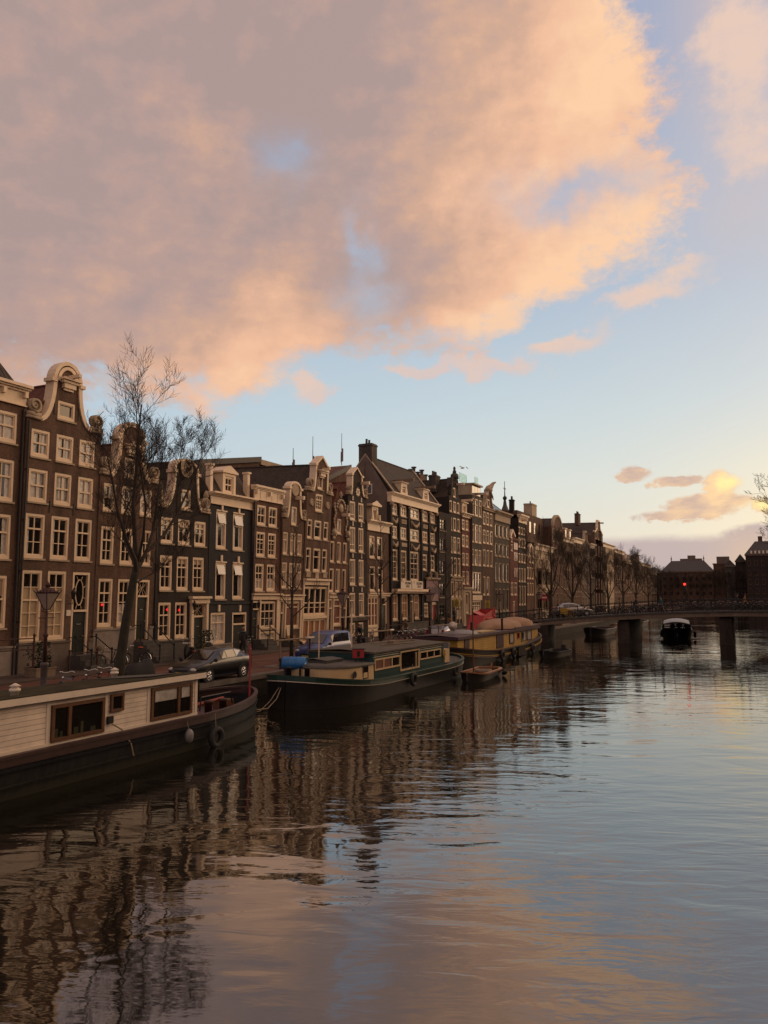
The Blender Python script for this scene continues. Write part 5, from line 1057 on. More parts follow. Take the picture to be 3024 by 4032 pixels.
# the big elm-like tree: limbs spread along the quay
T=tree('tall bare tree with mossy forked trunk and fine twigs, behind the white houseboat',(-23.7,24.5,QZ),
 [((0,-.25,-.1),.30),((0,-.1,1.0),.215),((.05,.12,3.0),.18),((.1,.42,4.6),.165),((.1,.62,5.3),.15)],
 [([(0.10,0.57,4.70),(0.30,0.26,5.38),(0.40,-0.37,6.14),(0.40,-0.91,7.23),(0.50,-1.36,8.41),(0.50,-1.72,9.50)],.10),
  ([(0.10,0.62,5.00),(0.00,0.53,6.22),(-0.10,0.44,7.74),(-0.20,0.67,9.25),(-0.20,0.71,10.7),(-0.20,0.84,12.2)],.12),
  ([(0.10,0.62,5.00),(0.20,1.07,5.89),(0.10,1.52,6.81),(0.00,1.79,8.07),(-0.10,2.06,9.16),(-0.10,2.15,10.26)],.095),
  ([(0.20,1.07,5.80),(0.30,1.97,6.56),(0.20,2.87,7.57),(0.30,3.47,8.7),(0.30,4.0,9.7),(0.30,4.4,10.5)],.08),
  ([(0.20,2.87,7.57),(0.10,2.95,8.4),(0.10,3.2,9.3),(0.00,3.2,10.2),(0.0,3.4,11.0)],.05),
  ([(0.10,0.62,5.00),(-0.90,0.89,6.14),(-1.60,1.43,7.40),(-1.90,2.33,8.58),(-2.10,2.87,9.58)],.075),
  ([(0.10,0.62,5.30),(0.70,0.26,6.39),(1.10,-0.10,7.57),(1.30,-0.64,8.91),(1.40,-1.09,10.00)],.07),
  ([(0.10,0.47,4.40),(0.20,1.52,4.90),(0.20,2.42,5.38),(0.20,3.41,5.97)],.045)],11,lev=3,tm='barkgreen',long=1.25)
def young(label,loc,h,seed,r=.075):
    rr=random.Random(seed); limbs=[([(0,0,h*.45),(.03,.02,h*.65),(0,.05,h*.82),(.02,0,h)],r*.7)]
    for k in range(7):
        a=k*2.4+rr.random(); z=h*(.36+.055*k); l=h*(.24-.018*k)
        limbs.append(([(0,0,z),(math.cos(a)*l*.5,math.sin(a)*l*.5,z+l*.45),(math.cos(a)*l*.8,math.sin(a)*l*.8,z+l*1.0)],r*.4))
    return tree(label,loc,[((0,0,-.1),r*1.2),((0,0,h*.25),r),((0,0,h*.5),r*.7)],limbs,seed,lev=2,name='young_tree')
young('slender young bare tree tied between stakes, in front of the blue van',(-23.6,37.3,QZ),7.4,3,.10)
young('young bare tree beside the litter bin, second from the left along the quay',(-23.6,48.7,QZ),8.8,4,.10)
young('young bare tree in front of the mauve banner',(-23.6,61.3,QZ),9.6,5,.11)
def stakes(label,x,y0,y1,h=1.5):
    t=thing('stake_frame',label,'tree stakes',(x,y0,QZ))
    for y in (0,y1-y0):
        c=MB(); c.tube([(0,y,-.05),(0,y,h)],.06,7); c.build('stake',M['oldwood'],t)
    c=MB(); c.tube([(.03,-.35,h-.02),(.03,y1-y0+.3,h-.02)],.055,7); c.build('crossbar',M['oldwood'],t)
    c=MB(); c.lathe([(.066,-.28),(.066,.28)],(.03,y1-y0+.05,h-.02),7,axis='y'); c.build('white_sleeve',M['white'],t)
    c=MB(); c.box(-.7,-.5,.03,-.62,y1-y0+.5,.12); c.box(.6,-.5,.03,.68,y1-y0+.5,.12); c.box(-.62,-.5,.03,.6,-.42,.12); c.box(-.62,y1-y0+.42,.03,.6,y1-y0+.5,.12); c.build('kerb_frame',M['greystone'],t)
stakes('wooden stake frame round the young tree by the blue van',-23.45,35.9,38.8); stakes('wooden stake frame round the young tree by the litter bin',-23.45,46.8,50.1); stakes('wooden stake frame round the young tree by the mauve banner',-23.45,59.2,63.0)
def row_tree(label,loc,h,seed,sp=1.0):
    rr=random.Random(seed); limbs=[]
    for k in range(6):
        a=k*1.05+rr.random()*.5; l=h*(.16+.1*(k%2))*sp
        j=lambda s_:rr.uniform(-s_,s_)
        limbs.append(([(0,0,h*(.30+.03*(k%3))),(math.cos(a)*l*.5+j(.25),math.sin(a)*l*.5+j(.25),h*.47+j(.3)),(math.cos(a)*l*.8+j(.4),math.sin(a)*l*.8+j(.4),h*.62+j(.4)),(math.cos(a)*l*.95+j(.5),math.sin(a)*l*.95+j(.5),h*.77+j(.4)),(math.cos(a)*l*1.1+j(.5),math.sin(a)*l*1.1+j(.5),h*.9)],.07))
    limbs.append(([(0,0,h*.34),(.1,.1,h*.6),(0,.2,h*.8),(.1,0,h*.98)],.14))
    return tree(label,loc,[((0,0,-.1),.3),((.03,0,h*.2),.22),((0,0,h*.36),.19)],limbs,seed,lev=3,group='bare trees along the far quay',long=1.1)
lab=['bare row tree nearest the bridge, by the no entry sign','second bare row tree beyond the bridge, above the parked car','third bare row tree beyond the bridge','bare row tree in front of the highest far gable','bare row tree before the cream stone front','bare row tree before the far mansard house','bare row tree at the last high gable','bare row tree at the end of the left row']
p1=row_tree(lab[0],(-23.6,98.3,QZ),11.6,21); p2=row_tree(lab[1],(-23.6,111,QZ),10.4,22,1.0)
for i,y in enumerate((125,141,158,176,197,222)):
    dup((p1,p2)[i%2],(-23.7,y,QZ),i*1.7+.6,lab[i+2],.92+.06*(i%4))
def bank_tree(label,loc,h,seed,lean):
    rr=random.Random(seed); limbs=[]
    for k in range(9):
        a=PI+(k-4)*.42; l=h*.36; z=h*(.28+.035*(k%4))
        limbs.append(([(0,0,z),(math.cos(a)*l*.4,math.sin(a)*l*.4,z+l*.42),(math.cos(a)*l*.8*lean,math.sin(a)*l*.8,z+l*.75),(math.cos(a)*l*1.15*lean,math.sin(a)*l*1.1,z+l*.95)],.10))
    limbs.append(([(0,0,h*.3),(-.2,0,h*.55),(-.4,.2,h*.8),(-.5,.2,h)],.13))
    return tree(label,loc,[((0,0,-.1),.3),((0,0,h*.2),.24),((0,0,h*.33),.2)],limbs,seed,lev=4)
bank_tree('bare tree overhanging the canal from the right edge, its twigs before the low sun',(7.0,47,QZ),12.5,31,1.12)
bank_tree('farther bare tree at the right edge, lower twigs above the closing roofs',(6.9,66,QZ),11.8,33,1.15)
bank_tree('near bare tree with a few high twig tips at the right edge',(8.9,17.5,QZ),15.0,35,1.05)
# ---------------------------------------------------------------- lamp posts
M['lampglass']=mat('lamp_glass',(.30,.25,.21),.2,var=.15,spec=.8); M['lampgrey']=mat('grey_cast_iron',(.075,.06,.058),.6,.2,var=.3,scale=4,bump=.3)
def lamp(label,loc,h=4.3):
    t=thing('street_lamp',label,'street lamp',loc,0,'old lantern posts along the quay')
    c=MB(); c.lathe([(.17,-.05),(.17,.25),(.13,.3),(.12,1.35),(.15,1.4),(.15,1.48),(.1,1.52)],n=10); c.build('base',M['lampgrey'],t,True)
    c=MB(); c.lathe([(.075,1.5),(.06,2.4),(.09,2.45),(.09,2.5),(.05,2.55),(.042,h-1.0)],n=8); c.tube([(0,-.35,h-1.25),(0,.35,h-1.25)],.018,5); c.build('pole',M['rust'],t,True)
    c=MB(); z=h-.95
    for k in range(4):
        a=PI/4+k*PI/2; x,y=math.cos(a),math.sin(a)
        c.tube([(x*.1,y*.1,z),(x*.40,y*.40,z+.60)],.018,4); c.tube([(x*.05,y*.05,z-.1),(x*.18,y*.18,z-.05),(x*.1,y*.1,z)],.014,4)
        a2=a+PI/2; c.tube([(x*.40,y*.40,z+.60),(math.cos(a2)*.40,math.sin(a2)*.40,z+.60)],.022,4); c.tube([(x*.1,y*.1,z),(math.cos(a2)*.1,math.sin(a2)*.1,z)],.016,4)
        for j in range(5):
            f=j/4; px=x*.41*(1-f)+math.cos(a2)*.41*f; py=y*.41*(1-f)+math.sin(a2)*.41*f; c.tube([(px,py,z+.60),(px*1.2,py*1.2,z+.71)],[.022,.008],4)
    c.lathe([(.36,z+.62),(.24,z+.70),(.1,z+.78),(.06,z+.8),(.1,z+.86),(.1,z+.9),(.03,z+.95),(.01,z+1.02)],n=10); c.build('lantern',M['rust'],t)
    g=MB(); g.loft([[(math.cos(PI/4+k*PI/2)*r,math.sin(PI/4+k*PI/2)*r,zz) for k in range(4)] for r,zz in ((.095,z+.01),(.385,z+.59))],0,True,True); g.build('glass',M['lampglass'],t)
    return t
l0=lamp('nearest lantern post, red-brown on a grey base, behind the white houseboat',(-23.2,20.2,QZ),4.35)
for y,s in ((42.5,'lantern post behind the green barge, right of the blue van'),(56.7,'lantern post by the parked bicycles and the mauve banner'),(77.6,'lantern post just left of the bridge ramp'),(93.9,'lantern post behind the no entry sign'),(98.9,'lantern post beside the first tree beyond the bridge')): dup(l0,(-23.2 if y<60 else -24.0,y,QZ),0,s)
# ---------------------------------------------------------------- bicycles
M['bikeblack']=mat('bike_black',(.025,.023,.022),.4,.2,var=.2); M['bikeblue']=mat('bike_blue',(.10,.20,.28),.4,.2,var=.2); M['bikered']=mat('bike_red',(.30,.03,.035),.4,var=.2); M['yellow']=mat('yellow_paint',(.50,.30,.03),.5,var=.2)
def bike(label,loc,rz,col='bikeblack',lean=.08,group=None,detail=True,crate=None,name='bicycle'):
    t=thing(name,label,'bicycle',loc,rz,group); t.rotation_euler=(0,lean,rz)
    for y in (-.53,.53):
        w=MB(); w.torus((0,y,.34),.32,.021,'x',20 if detail else 12,5 if detail else 4); w.build('tyre',M['rubber'],t)
        if detail:
            w=MB(); w.torus((0,y,.34),.295,.009,'x',18,4)
            for k in range(8): a=k*PI/4; w.tube([(0,y,.34),(0,y+.29*math.cos(a),.34+.29*math.sin(a))],.0035,3,cap=False)
            w.torus((0,y,.34),.355,.010,'x',18,4,sx=2.5) if y<0 else None
            w.build('rim',M['chrome'],t)
    f=MB(); bb=(0,-.08,.30); se=(0,-.22,.80); hd=(0,.38,.82); hl=(0,.41,.70)
    for a,b in ((bb,se),(bb,hl),(se,hd),(bb,(0,-.53,.34)),((0,-.2,.72),(0,-.53,.34))): f.tube([a,b],.017,5)
    f.tube([(0,.36,.95),hl,(0,.45,.55),(0,.53,.34)],.015,5); f.tube([(0,-.25,.70),(0,-.75,.72)],.012,4); f.tube([(0,-.72,.72),(0,-.53,.34)],.008,4); f.lathe([(.09,-.012),(.09,.012)],bb,10,axis='x'); f.tube([(-.09,-.08,.14),(0,-.08,.3),(.09,-.08,.46)],.012,4)
    f.build('frame',M[col],t)
    h=MB(); h.tube([(-.28,.18,1.03),(-.26,.3,1.07),(0,.36,1.0),(.26,.3,1.07),(.28,.18,1.03)],.014,5); h.ellip((0,.46,.82),(.05,.05,.05),7,5); h.build('handlebar',M['chrome'],t,True)
    s=MB(); s.loft([[(x*.09 if y<-.2 else x*.035,y,.92+.02*abs(x)) for x in (-1,-.5,.5,1)] for y in (-.38,-.3,-.2,-.08)]); s.ellip((0,-.27,.92),(.085,.12,.035),8,5); s.tube([se,(0,-.25,.92)],.014,5); s.build('saddle',M['rubber'],t,True)
    if crate:
        c=MB(); 
        c.box(-.2,.42,.86,.2,.78,.88); c.box(-.2,.42,.88,-.18,.78,1.12); c.box(.18,.42,.88,.2,.78,1.12); c.box(-.18,.42,.88,.18,.44,1.12); c.box(-.18,.76,.88,.18,.78,1.12); c.build('crate',M[crate],t)
    return t
bk=bike('blue and chrome bicycle behind the white houseboat, leftmost of its row',(-23.1,21.2,QZ+.03),1.35,'bikeblue')
for i,(x,y,rz,c,s) in enumerate(((-23.0,22.3,1.5,'bikeblack','black bicycle with bare chrome handlebars behind the houseboat roof vent'),(-23.2,23.1,1.2,'bikered','red framed bicycle behind the houseboat, beside the tree foot'))): bike(s,(x,y,QZ+.03),rz,c)
bike('black bicycle with a brown front crate leaning by the dark green door',(-30.7,30.9,1.15),2.2,'bikeblack',crate='oldwood')
b=bike('black bicycle with an orange saddle cover by the grey basement wall',(-30.6,32.6,1.15),2.0,'bikeblack'); c=MB(); c.ellip((0,-.25,.95),(.11,.16,.045),8,5); c.build('saddle_cover',mat('orange_plastic',(.62,.11,.02),.4),b,True)
gp='bicycles parked in the rack by the mauve banner'
for i in range(11):
    y=56.6+i*.72; x=-25.5+.25*math.sin(i*2.1)
    bike(('bicycle with a red pannier in the quay rack, near the lantern post' if i==7 else 'bicycle parked in the crowded quay rack by the mauve banner'),(x,y,QZ+.03),PI/2+.35*math.sin(i*1.7),('bikeblack','bikered','bikeblack','bikeblue')[i%4],.1*math.sin(i),None if i==7 else gp,crate=None)
    if i==7:
        o=[q for q in bpy.data.objects if q.get('label','').startswith('bicycle with a red pannier')][0]; c=MB()
        for q in (-1,1): c.box(q*.06,-.85,.42,q*.2,-.5,.75)
        c.build('pannier',M['bikered'],o)
bike('bicycle standing near the black gable house',(-29.0,58.2,1.15),.3); bike('bicycle by the blue-black house, in front of its window',(-30.9,43.2,1.15),.2); bike('bicycle parked upright near the bar of the third stake frame',(-24.8,64.4,QZ+.03),1.2)
# ---------------------------------------------------------------- people
def person(label,loc,rz,J,cols,rad=None,name='person',group=None,hair='iron',lift=0):
    """J: joints; a single skinned surface, coloured by body region"""
    t=thing(name,label,'person',loc,rz,group)
    R=dict(pel=.13,waist=.125,chest=.145,neck=.055,head0=.075,head1=.105,head2=.085,shl=.075,shr=.075,ell=.05,elr=.05,wrl=.036,wrr=.036,hil=.1,hir=.1,knl=.068,knr=.068,anl=.05,anr=.05,tol=.04,tor=.04,hnl=.04,hnr=.04)
    if rad: R.update(rad)
    E=[('pel','waist'),('waist','chest'),('chest','neck'),('neck','head0'),('head0','head1'),('head1','head2'),('chest','shl'),('shl','ell'),('ell','wrl'),('wrl','hnl'),('chest','shr'),('shr','elr'),('elr','wrr'),('wrr','hnr'),('pel','hil'),('hil','knl'),('knl','anl'),('anl','tol'),('pel','hir'),('hir','knr'),('knr','anr'),('anr','tor')]
    J=dict(J); 
    for s in 'lr':
        if 'hn'+s not in J: w_,e_=Vector(J['wr'+s]),Vector(J['el'+s]); J['hn'+s]=tuple(w_+(w_-e_).normalized()*.09)
    ks=list(J); me=bpy.data.meshes.new('body'); me.from_pydata([J[k] for k in ks],[(ks.index(a),ks.index(b)) for a,b in E],[])
    o=bpy.data.objects.new('tmp',me); C.objects.link(o)
    md=o.modifiers.new('s','SKIN'); md.use_smooth_shade=True
    for i,k in enumerate(ks):
        q=me.skin_vertices[0].data[i]; q.radius=(R[k],R[k]*(.8 if k in('pel','waist','chest') else 1)); q.use_root=(k=='pel')
    o.modifiers.new('u','SUBSURF').levels=1
    dg=bpy.context.evaluated_depsgraph_get(); nm=bpy.data.meshes.new_from_object(o.evaluated_get(dg)); bpy.data.objects.remove(o)
    reg={('head0','head1'):'skin',('head1','head2'):'skin',('neck','head0'):'skin',('wrl','hnl'):'skin',('wrr','hnr'):'skin',('hil','knl'):'legs',('hir','knr'):'legs',('knl','anl'):'legs',('knr','anr'):'legs',('pel','hil'):'legs',('pel','hir'):'legs',('anl','tol'):'shoes',('anr','tor'):'shoes'}
    order=['skin','top','legs','shoes']; nm.materials.clear()
    for k in order: nm.materials.append(M[cols.get(k,'skin')])
    def dist(p,a,b):
        ab=b-a; f=max(0,min(1,(p-a).dot(ab)/max(1e-9,ab.length_squared))); return (p-a-ab*f).length
    for f in nm.polygons:
        best=min(E,key=lambda e:dist(f.center,Vector(J[e[0]]),Vector(J[e[1]]))-min(R[e[0]],R[e[1]])*.6); f.material_index=order.index(reg.get(best,'top')); f.use_smooth=True
    # fingers, nose and ears belong to the same body mesh
    x=MB()
    for s,sg in (('l',-1),('r',1)):
        hnd=Vector(J['hn'+s]); d=(hnd-Vector(J['wr'+s])).normalized(); sd=d.orthogonal().normalized()
        for k in range(4): x.tube([hnd+sd*(k-1.5)*.018,hnd+sd*(k-1.5)*.02+d*.045,hnd+sd*(k-1.5)*.018+d*.075+Vector((0,.02,0))],.009,4)
        x.tube([hnd-d*.03+sd*.03,hnd+sd*.05+d*.02],.01,4)
    hc=Vector(J['head1']); up=(Vector(J['head2'])-hc).normalized()
    x.ellip(tuple(hc+Vector((0,.105,-.01))),(.014,.022,.02),5,4); x.ellip(tuple(hc+Vector((-.095,0,0))),(.012,.02,.03),5,4); x.ellip(tuple(hc+Vector((.095,0,0))),(.012,.02,.03),5,4)
    b=len(nm.vertices); old=[tuple(v.co) for v in nm.vertices]; fs=[tuple(f.vertices) for f in nm.polygons]; mi=[f.material_index for f in nm.polygons]
    z=MB(); z.v=old+x.v; z.f=fs+[tuple(b+i for i in f) for f in x.f]; z.m=mi+[0]*len(x.f)
    z.build('body',[M[cols.get(k,'skin')] for k in order],t,True)
    hm=MB(); hm.ellip(tuple(hc+Vector((0,-.025,.035))),(.108,.112,.115),10,7); hm.build('hair',M[hair],t,True)
    return t
M['navy']=mat('dark_jacket',(.022,.022,.027),.8,var=.3,scale=6); M['trouser']=mat('black_trousers',(.016,.015,.016),.85,var=.2); M['shoe']=mat('white_soled_shoes',(.45,.42,.40),.6); M['teal']=mat('teal_cloth',(.03,.14,.16),.7,var=.3,scale=5); M['olive']=mat('olive_coat',(.14,.10,.06),.8,var=.3,scale=5); M['greyhair']=mat('grey_hair',(.22,.18,.15),.8); M['orange']=mat('ochre_coat',(.28,.13,.04),.8)
stand=dict(pel=(0,0,.92),waist=(0,.0,1.08),chest=(0,-.02,1.32),neck=(0,.0,1.5),head0=(0,.02,1.58),head1=(0,.035,1.65),head2=(0,.03,1.71),shl=(-.17,-.02,1.42),shr=(.17,-.02,1.42),ell=(-.23,-.06,1.14),elr=(.23,-.03,1.14),wrl=(-.22,.06,.92),wrr=(.24,.04,.9),hil=(-.09,0,.88),hir=(.09,0,.88),knl=(-.1,.04,.48),knr=(.1,.02,.48),anl=(-.1,-.02,.09),anr=(.1,-.02,.09),tol=(-.11,.13,.045),tor=(.11,.13,.045))
walk=dict(stand,knl=(-.1,.17,.5),anl=(-.1,.24,.1),tol=(-.11,.38,.07),knr=(.1,-.05,.48),anr=(.1,-.30,.13),tor=(.11,-.18,.05),ell=(-.24,-.12,1.15),wrl=(-.22,-.1,.92),elr=(.24,.02,1.14),wrr=(.23,.16,.95))
p=person('grey haired pedestrian in a dark hooded jacket and black trousers walking past the blue-black house',(-29.85,41.4,QZ+.115),math.radians(50),walk,dict(top='navy',legs='trouser',shoes='shoe'),dict(chest=.175,waist=.165,pel=.15,hil=.11,hir=.11,knl=.085,knr=.085,anl=.065,anr=.065,shl=.095,shr=.095,ell=.07,elr=.07),hair='greyhair')
c=MB(); c.torus((0,-.06,1.5),.1,.045,'z',12,6); c.build('hood',mat('grey_hood',(.16,.15,.15),.9),p,True)
ride=dict(stand,pel=(0,-.25,1.0),waist=(0,-.2,1.14),chest=(0,-.06,1.38),neck=(0,.02,1.54),head0=(0,.06,1.61),head1=(0,.08,1.68),head2=(0,.08,1.74),shl=(-.17,-.04,1.46),shr=(.17,-.04,1.46),ell=(-.25,.08,1.2),elr=(.25,.08,1.2),wrl=(-.25,.25,1.08),wrr=(.25,.25,1.08),hil=(-.09,-.23,.96),hir=(.09,-.23,.96),knl=(-.1,.14,.72),knr=(.1,.08,.62),anl=(-.11,.0,.38),anr=(.11,-.08,.18),tol=(-.11,.13,.34),tor=(.11,.05,.13))
bike('bicycle with pale tyres ridden past the black gable house',(-26.4,50.9,QZ+.03),PI-.1,'bikeblack',0)
p=person('cyclist in dark clothes with a teal backpack, riding left past the black gable house',(-26.4,50.9,QZ+.03),PI-.1,ride,dict(top='navy',legs='trouser',shoes='navy'))
pk=thing('backpack','teal backpack on the back of the left-riding cyclist','backpack',(-26.4,51.2,QZ+1.25),PI-.1); c=MB(); c.ellip((0,-.02,.1),(.17,.11,.26),10,7); c.build('bag',M['teal'],pk,True); c=MB()
for q in (-1,1): c.tube([(q*.12,.0,.3),(q*.14,.2,.25),(q*.13,.16,-.05)],.02,5)
c.build('strap',M['navy'],pk)
pk2=thing('pannier_bag','black pannier bag hanging behind the left-riding cyclist','bag',(-26.4,51.6,QZ+.45)); c=MB(); c.box(-.3,-.3,0,.3,.2,.34); c.build('bag',M['navy'],pk2)
bike('bicycle of the olive coated rider by the quay rack',(-27.9,62.6,QZ+.03),PI+.25,'bikeblack',0)
person('cyclist in an olive coat riding toward the viewer behind the bicycle rack',(-27.9,62.6,QZ+.03),PI+.25,ride,dict(top='olive',legs='trouser',shoes='navy'),dict(chest=.165,waist=.16))
person('person in a dark jacket standing on the steps of the tall dark gable house',(-31.1,83.4,1.75),-2.0,stand,dict(top='navy',legs='trouser',shoes='navy'),dict(chest=.17))
person('person with an ochre bag sitting near the tall dark gable house',(-31.0,81.2,1.5),-2.3,dict(stand,knl=(-.1,.35,.85),knr=(.1,.35,.85),anl=(-.1,.35,.45),anr=(.1,.35,.45),tol=(-.1,.5,.42),tor=(.1,.5,.42)),dict(top='navy',legs='orange',shoes='navy'))
c=MB(); c.box(XF+.03,80.8,.95,XF+2.1,84.2,1.75); o=c.build('doorstep',M['darkstone']); tag(o,'dark stone doorstep at the foot of the slip house','doorstep')
# ---------------------------------------------------------------- cars
M['carblack']=mat('black_car_paint',(.010,.011,.013),.3,.0,var=.1,scale=1,coat=.4); M['carblue']=mat('blue_van_paint',(.018,.045,.19),.32,var=.12,scale=1,coat=.5); M['carsilver']=mat('silver_car_paint',(.28,.27,.27),.25,.6,var=.1,coat=1.0); M['carglass']=glassmat('car_glass',(.015,.016,.017),.04,1.0,.2); M['tail']=mat('red_lens',(.30,.01,.012),.2,var=.1); M['lens']=mat('clear_lens',(.55,.53,.5),.15,var=.1); M['plate']=mat('yellow_plate',(.55,.38,.04),.5)
def car(label,loc,rz,secs,paint,glass,whl,wr=.31,group=None,name='parked_car',wingmirror=None,bumper=True):
    """secs: (y, zlow, zbelt, zroof, half width, roof half width), front at y=0"""
    t=thing(name,label,'car',loc,rz,group); L=secs[-1][0]
    m=MB(); rings=[]
    def ring(s):
        y,zl,zb,zr,hw,hr=s
        r=[(hw*.82,y,zl),(hw*.97,y,zl+.1),(hw,y,zl+(zb-zl)*.55),(hw*.985,y,zb-.05),(hw*.95,y,zb),(hr,y,zr-.03),(hr*.8,y,zr),(0,y,zr+.02)]
        return r+[(-x,b,c) for x,b,c in r[::-1][1:]]
    rings=[ring(s) for s in secs]; m.loft(rings,0,True,True); o=m.build('body',M[paint],t,True)
    # windows: list of (i,j,kind)
    def P(i,f,side): # f 0 belt, 1 roof
        a,b=Vector(rings[i][4]),Vector(rings[i][5]); p=a.lerp(b,f); p.x=abs(p.x)*side; return p
    for (i,j,kind) in glass:
        g=MB()
        if kind=='side':
            for sd in (-1,1):
                A,B,Cc,D=P(i,.1,sd),P(j,.1,sd),P(j,.88,sd),P(i,.88,sd); cen=(A+B+Cc+D)/4; q=[cen+(v-cen)*.93+Vector((sd*.018,0,.004)) for v in (A,B,Cc,D)]
                gg=MB(); gg.poly(q if sd>0 else q[::-1]); gg.build('side_window',M['carglass'],t)
        else:
            f0=.06; A,B=P(i,.98 if kind=='frontx' else 0.55,-1),P(i,.55,1)
            a=Vector(rings[i][6]); b=Vector(rings[j][6]); n=1 if kind=='front' else 1
            q=[Vector((-a.x*1.0,a.y,a.z)),Vector((a.x,a.y,a.z)),Vector((b.x,b.y,b.z)),Vector((-b.x,b.y,b.z))]; cen=sum(q,Vector())/4
            nrm=(q[1]-q[0]).cross(q[2]-q[1]).normalized(); nrm=nrm if nrm.z>0 else -nrm
            q=[cen+(v-cen)*.95+nrm*.03 for v in q]; g.poly(q); g.build('windscreen' if kind=='front' else 'rear_window',M['carglass'],t)
    for y in whl:
        for sd in (-1,1):
            hw=max(s[4] for s in secs)
            w=MB(); w.lathe([(wr*.6,-.1),(wr*.96,-.1),(wr,-.06),(wr,.06),(wr*.96,.1),(wr*.6,.1)],(sd*(hw-.09),y,wr),20,axis='x'); w.build('wheel',M['rubber'],t)
            tt=kids(t)[-1]; r=MB(); xx=sd*(hw-.09)+sd*.102
            r.torus((xx,y,wr),wr*.58,.02,'x',18,5)
            for k in range(5): a=k*2*PI/5; r.tube([(xx,y,wr),(xx,y+math.cos(a)*wr*.57,wr+math.sin(a)*wr*.57)],[.045,.03],5)
            r.build('rim',M['chrome'],tt,True)
            am=MB(); am.torus((sd*(hw-.02),y,wr),wr*1.12,.03,'x',18,5); 
            # dark arch lip
            am.build('wheel_arch',M['rubber'],t,True)
    f=secs[1]
    for sd in (-1,1):
        h=MB(); h.ellip((sd*f[4]*.74,secs[0][0]+.10,f[2]-.1),(.19,.12,.085),10,6); h.build('headlight',M['lens'],t,True)
        h=MB(); h.box(sd*secs[-1][4]*.72,L-.03,secs[-2][2]-.28,sd*secs[-1][4]*.97,L+.02,secs[-2][2]+.05); h.build('tail_light',M['tail'],t)
        if wingmirror is not None: h=MB(); q=secs[wingmirror]; h.ellip((sd*(q[4]+.12),q[0]+.1,q[2]+.06),(.12,.07,.085),8,6); h.tube([(sd*q[4]*.9,q[0]+.1,q[2]),(sd*(q[4]+.1),q[0]+.1,q[2]+.03)],.025,5); h.build('wing_mirror',M['rubber'],t,True)
    p=MB(); p.box(-.26,-.035,.38,.26,-.01,.5); p.build('number_plate',M['plate'],t)
    b=MB(); b.box(-secs[0][4]*.6,-.03,.52,secs[0][4]*.6,-.0,.62); b.build('grille',M['rubber'],t)
    return t
hatch=[(0,.28,.62,.66,.62,.5),(.12,.2,.72,.76,.8,.62),(.6,.18,.84,.88,.86,.68),(1.05,.18,.92,.97,.88,.70),(1.8,.18,.95,1.36,.89,.60),(2.2,.18,.96,1.45,.89,.60),(2.9,.18,.98,1.45,.89,.59),(3.5,.18,1.0,1.36,.88,.56),(4.0,.2,1.02,1.12,.86,.62),(4.2,.28,.95,.99,.80,.58)]
car('black hatchback parked at the quay edge, sky reflected in its side windows',(-23.05,27.4,QZ+.03),0,hatch,'carblack',[(4,5,'side'),(5,6,'side'),(6,7,'side'),(3,4,'front'),(7,8,'rear')],(.85,3.42),wingmirror=3)
van=[(0,.3,.7,.74,.66,.5),(.1,.22,.86,.9,.8,.6),(.55,.2,.98,1.02,.84,.66),(.95,.2,1.06,1.1,.85,.7),(1.6,.2,1.1,1.62,.86,.66),(1.95,.2,1.1,1.76,.86,.68),(2.7,.2,1.1,1.80,.86,.69),(3.7,.2,1.1,1.78,.86,.68),(3.98,.2,1.1,1.70,.85,.67),(4.08,.3,1.05,1.3,.82,.66)]
car('blue estate van parked at the quay edge behind the green barge',(-23.15,38.1,QZ+.03),0,van,'carblue',[(4,5,'side'),(5,6,'side'),(6,7,'side'),(3,4,'front')],(.8,3.3),wingmirror=3,name='parked_van')
car('grey car parked left of the red container, mostly hidden by the stake frame',(-24.0,64.0,QZ+.03),PI,hatch,'carsilver',[(4,5,'side'),(5,6,'side'),(3,4,'front'),(7,8,'rear')],(.85,3.42),wingmirror=3)
# scooters
def scooter(label,loc,rz,col='bikeblack'):
    t=thing('motor_scooter',label,'motor scooter',loc,rz)
    for y in (-.6,.6):
        w=MB(); w.torus((0,y,.25),.2,.06,'x',16,6); w.lathe([(.13,-.04),(.13,.04)],(0,y,.25),10,axis='x'); w.build('wheel',M['rubber'],t,True)
    b=MB(); b.loft([[(x*w_,y,z0+(z1-z0)*q) for x,q in ((-1,0),(-1,.7),(-.6,1),(.6,1),(1,.7),(1,0))] for y,w_,z0,z1 in ((-.85,.1,.5,.7),(-.6,.17,.35,.78),(-.2,.18,.25,.74),(.0,.16,.22,.4),(.3,.16,.22,.36),(.42,.2,.3,.9),(.5,.1,.5,.95))],0,True,True); b.build('body',M[col],t,True)
    b=MB(); b.ellip((0,-.38,.8),(.15,.42,.07),10,6); b.build('seat',M['rubber'],t,True)
    b=MB(); b.tube([(0,.58,.25),(0,.45,1.0)],.03,6); b.tube([(-.32,.36,1.05),(0,.44,1.03),(.32,.36,1.05)],.018,5); b.build('handlebar',M['chrome'],t)
    for q in (-1,1): b=MB(); b.tube([(q*.25,.4,1.05),(q*.3,.42,1.25)],.008,4); b.ellip((q*.3,.42,1.3),(.055,.02,.055),9,6); b.build('mirror',M['chrome'],t,True)
    b=MB(); b.ellip((0,-.88,.62),(.08,.03,.05),8,5); b.build('tail_light',M['tail'],t,True)
    return t
scooter('dark motor scooter with red tail light parked before the black house steps',(-29.6,35.9,1.12),1.0); scooter('second dark motor scooter, behind the black hatchback',(-29.2,37.3,1.12),.7,'navy')
c=MB(); c.ellip((0,0,.55),(.55,.75,.55),14,8); 
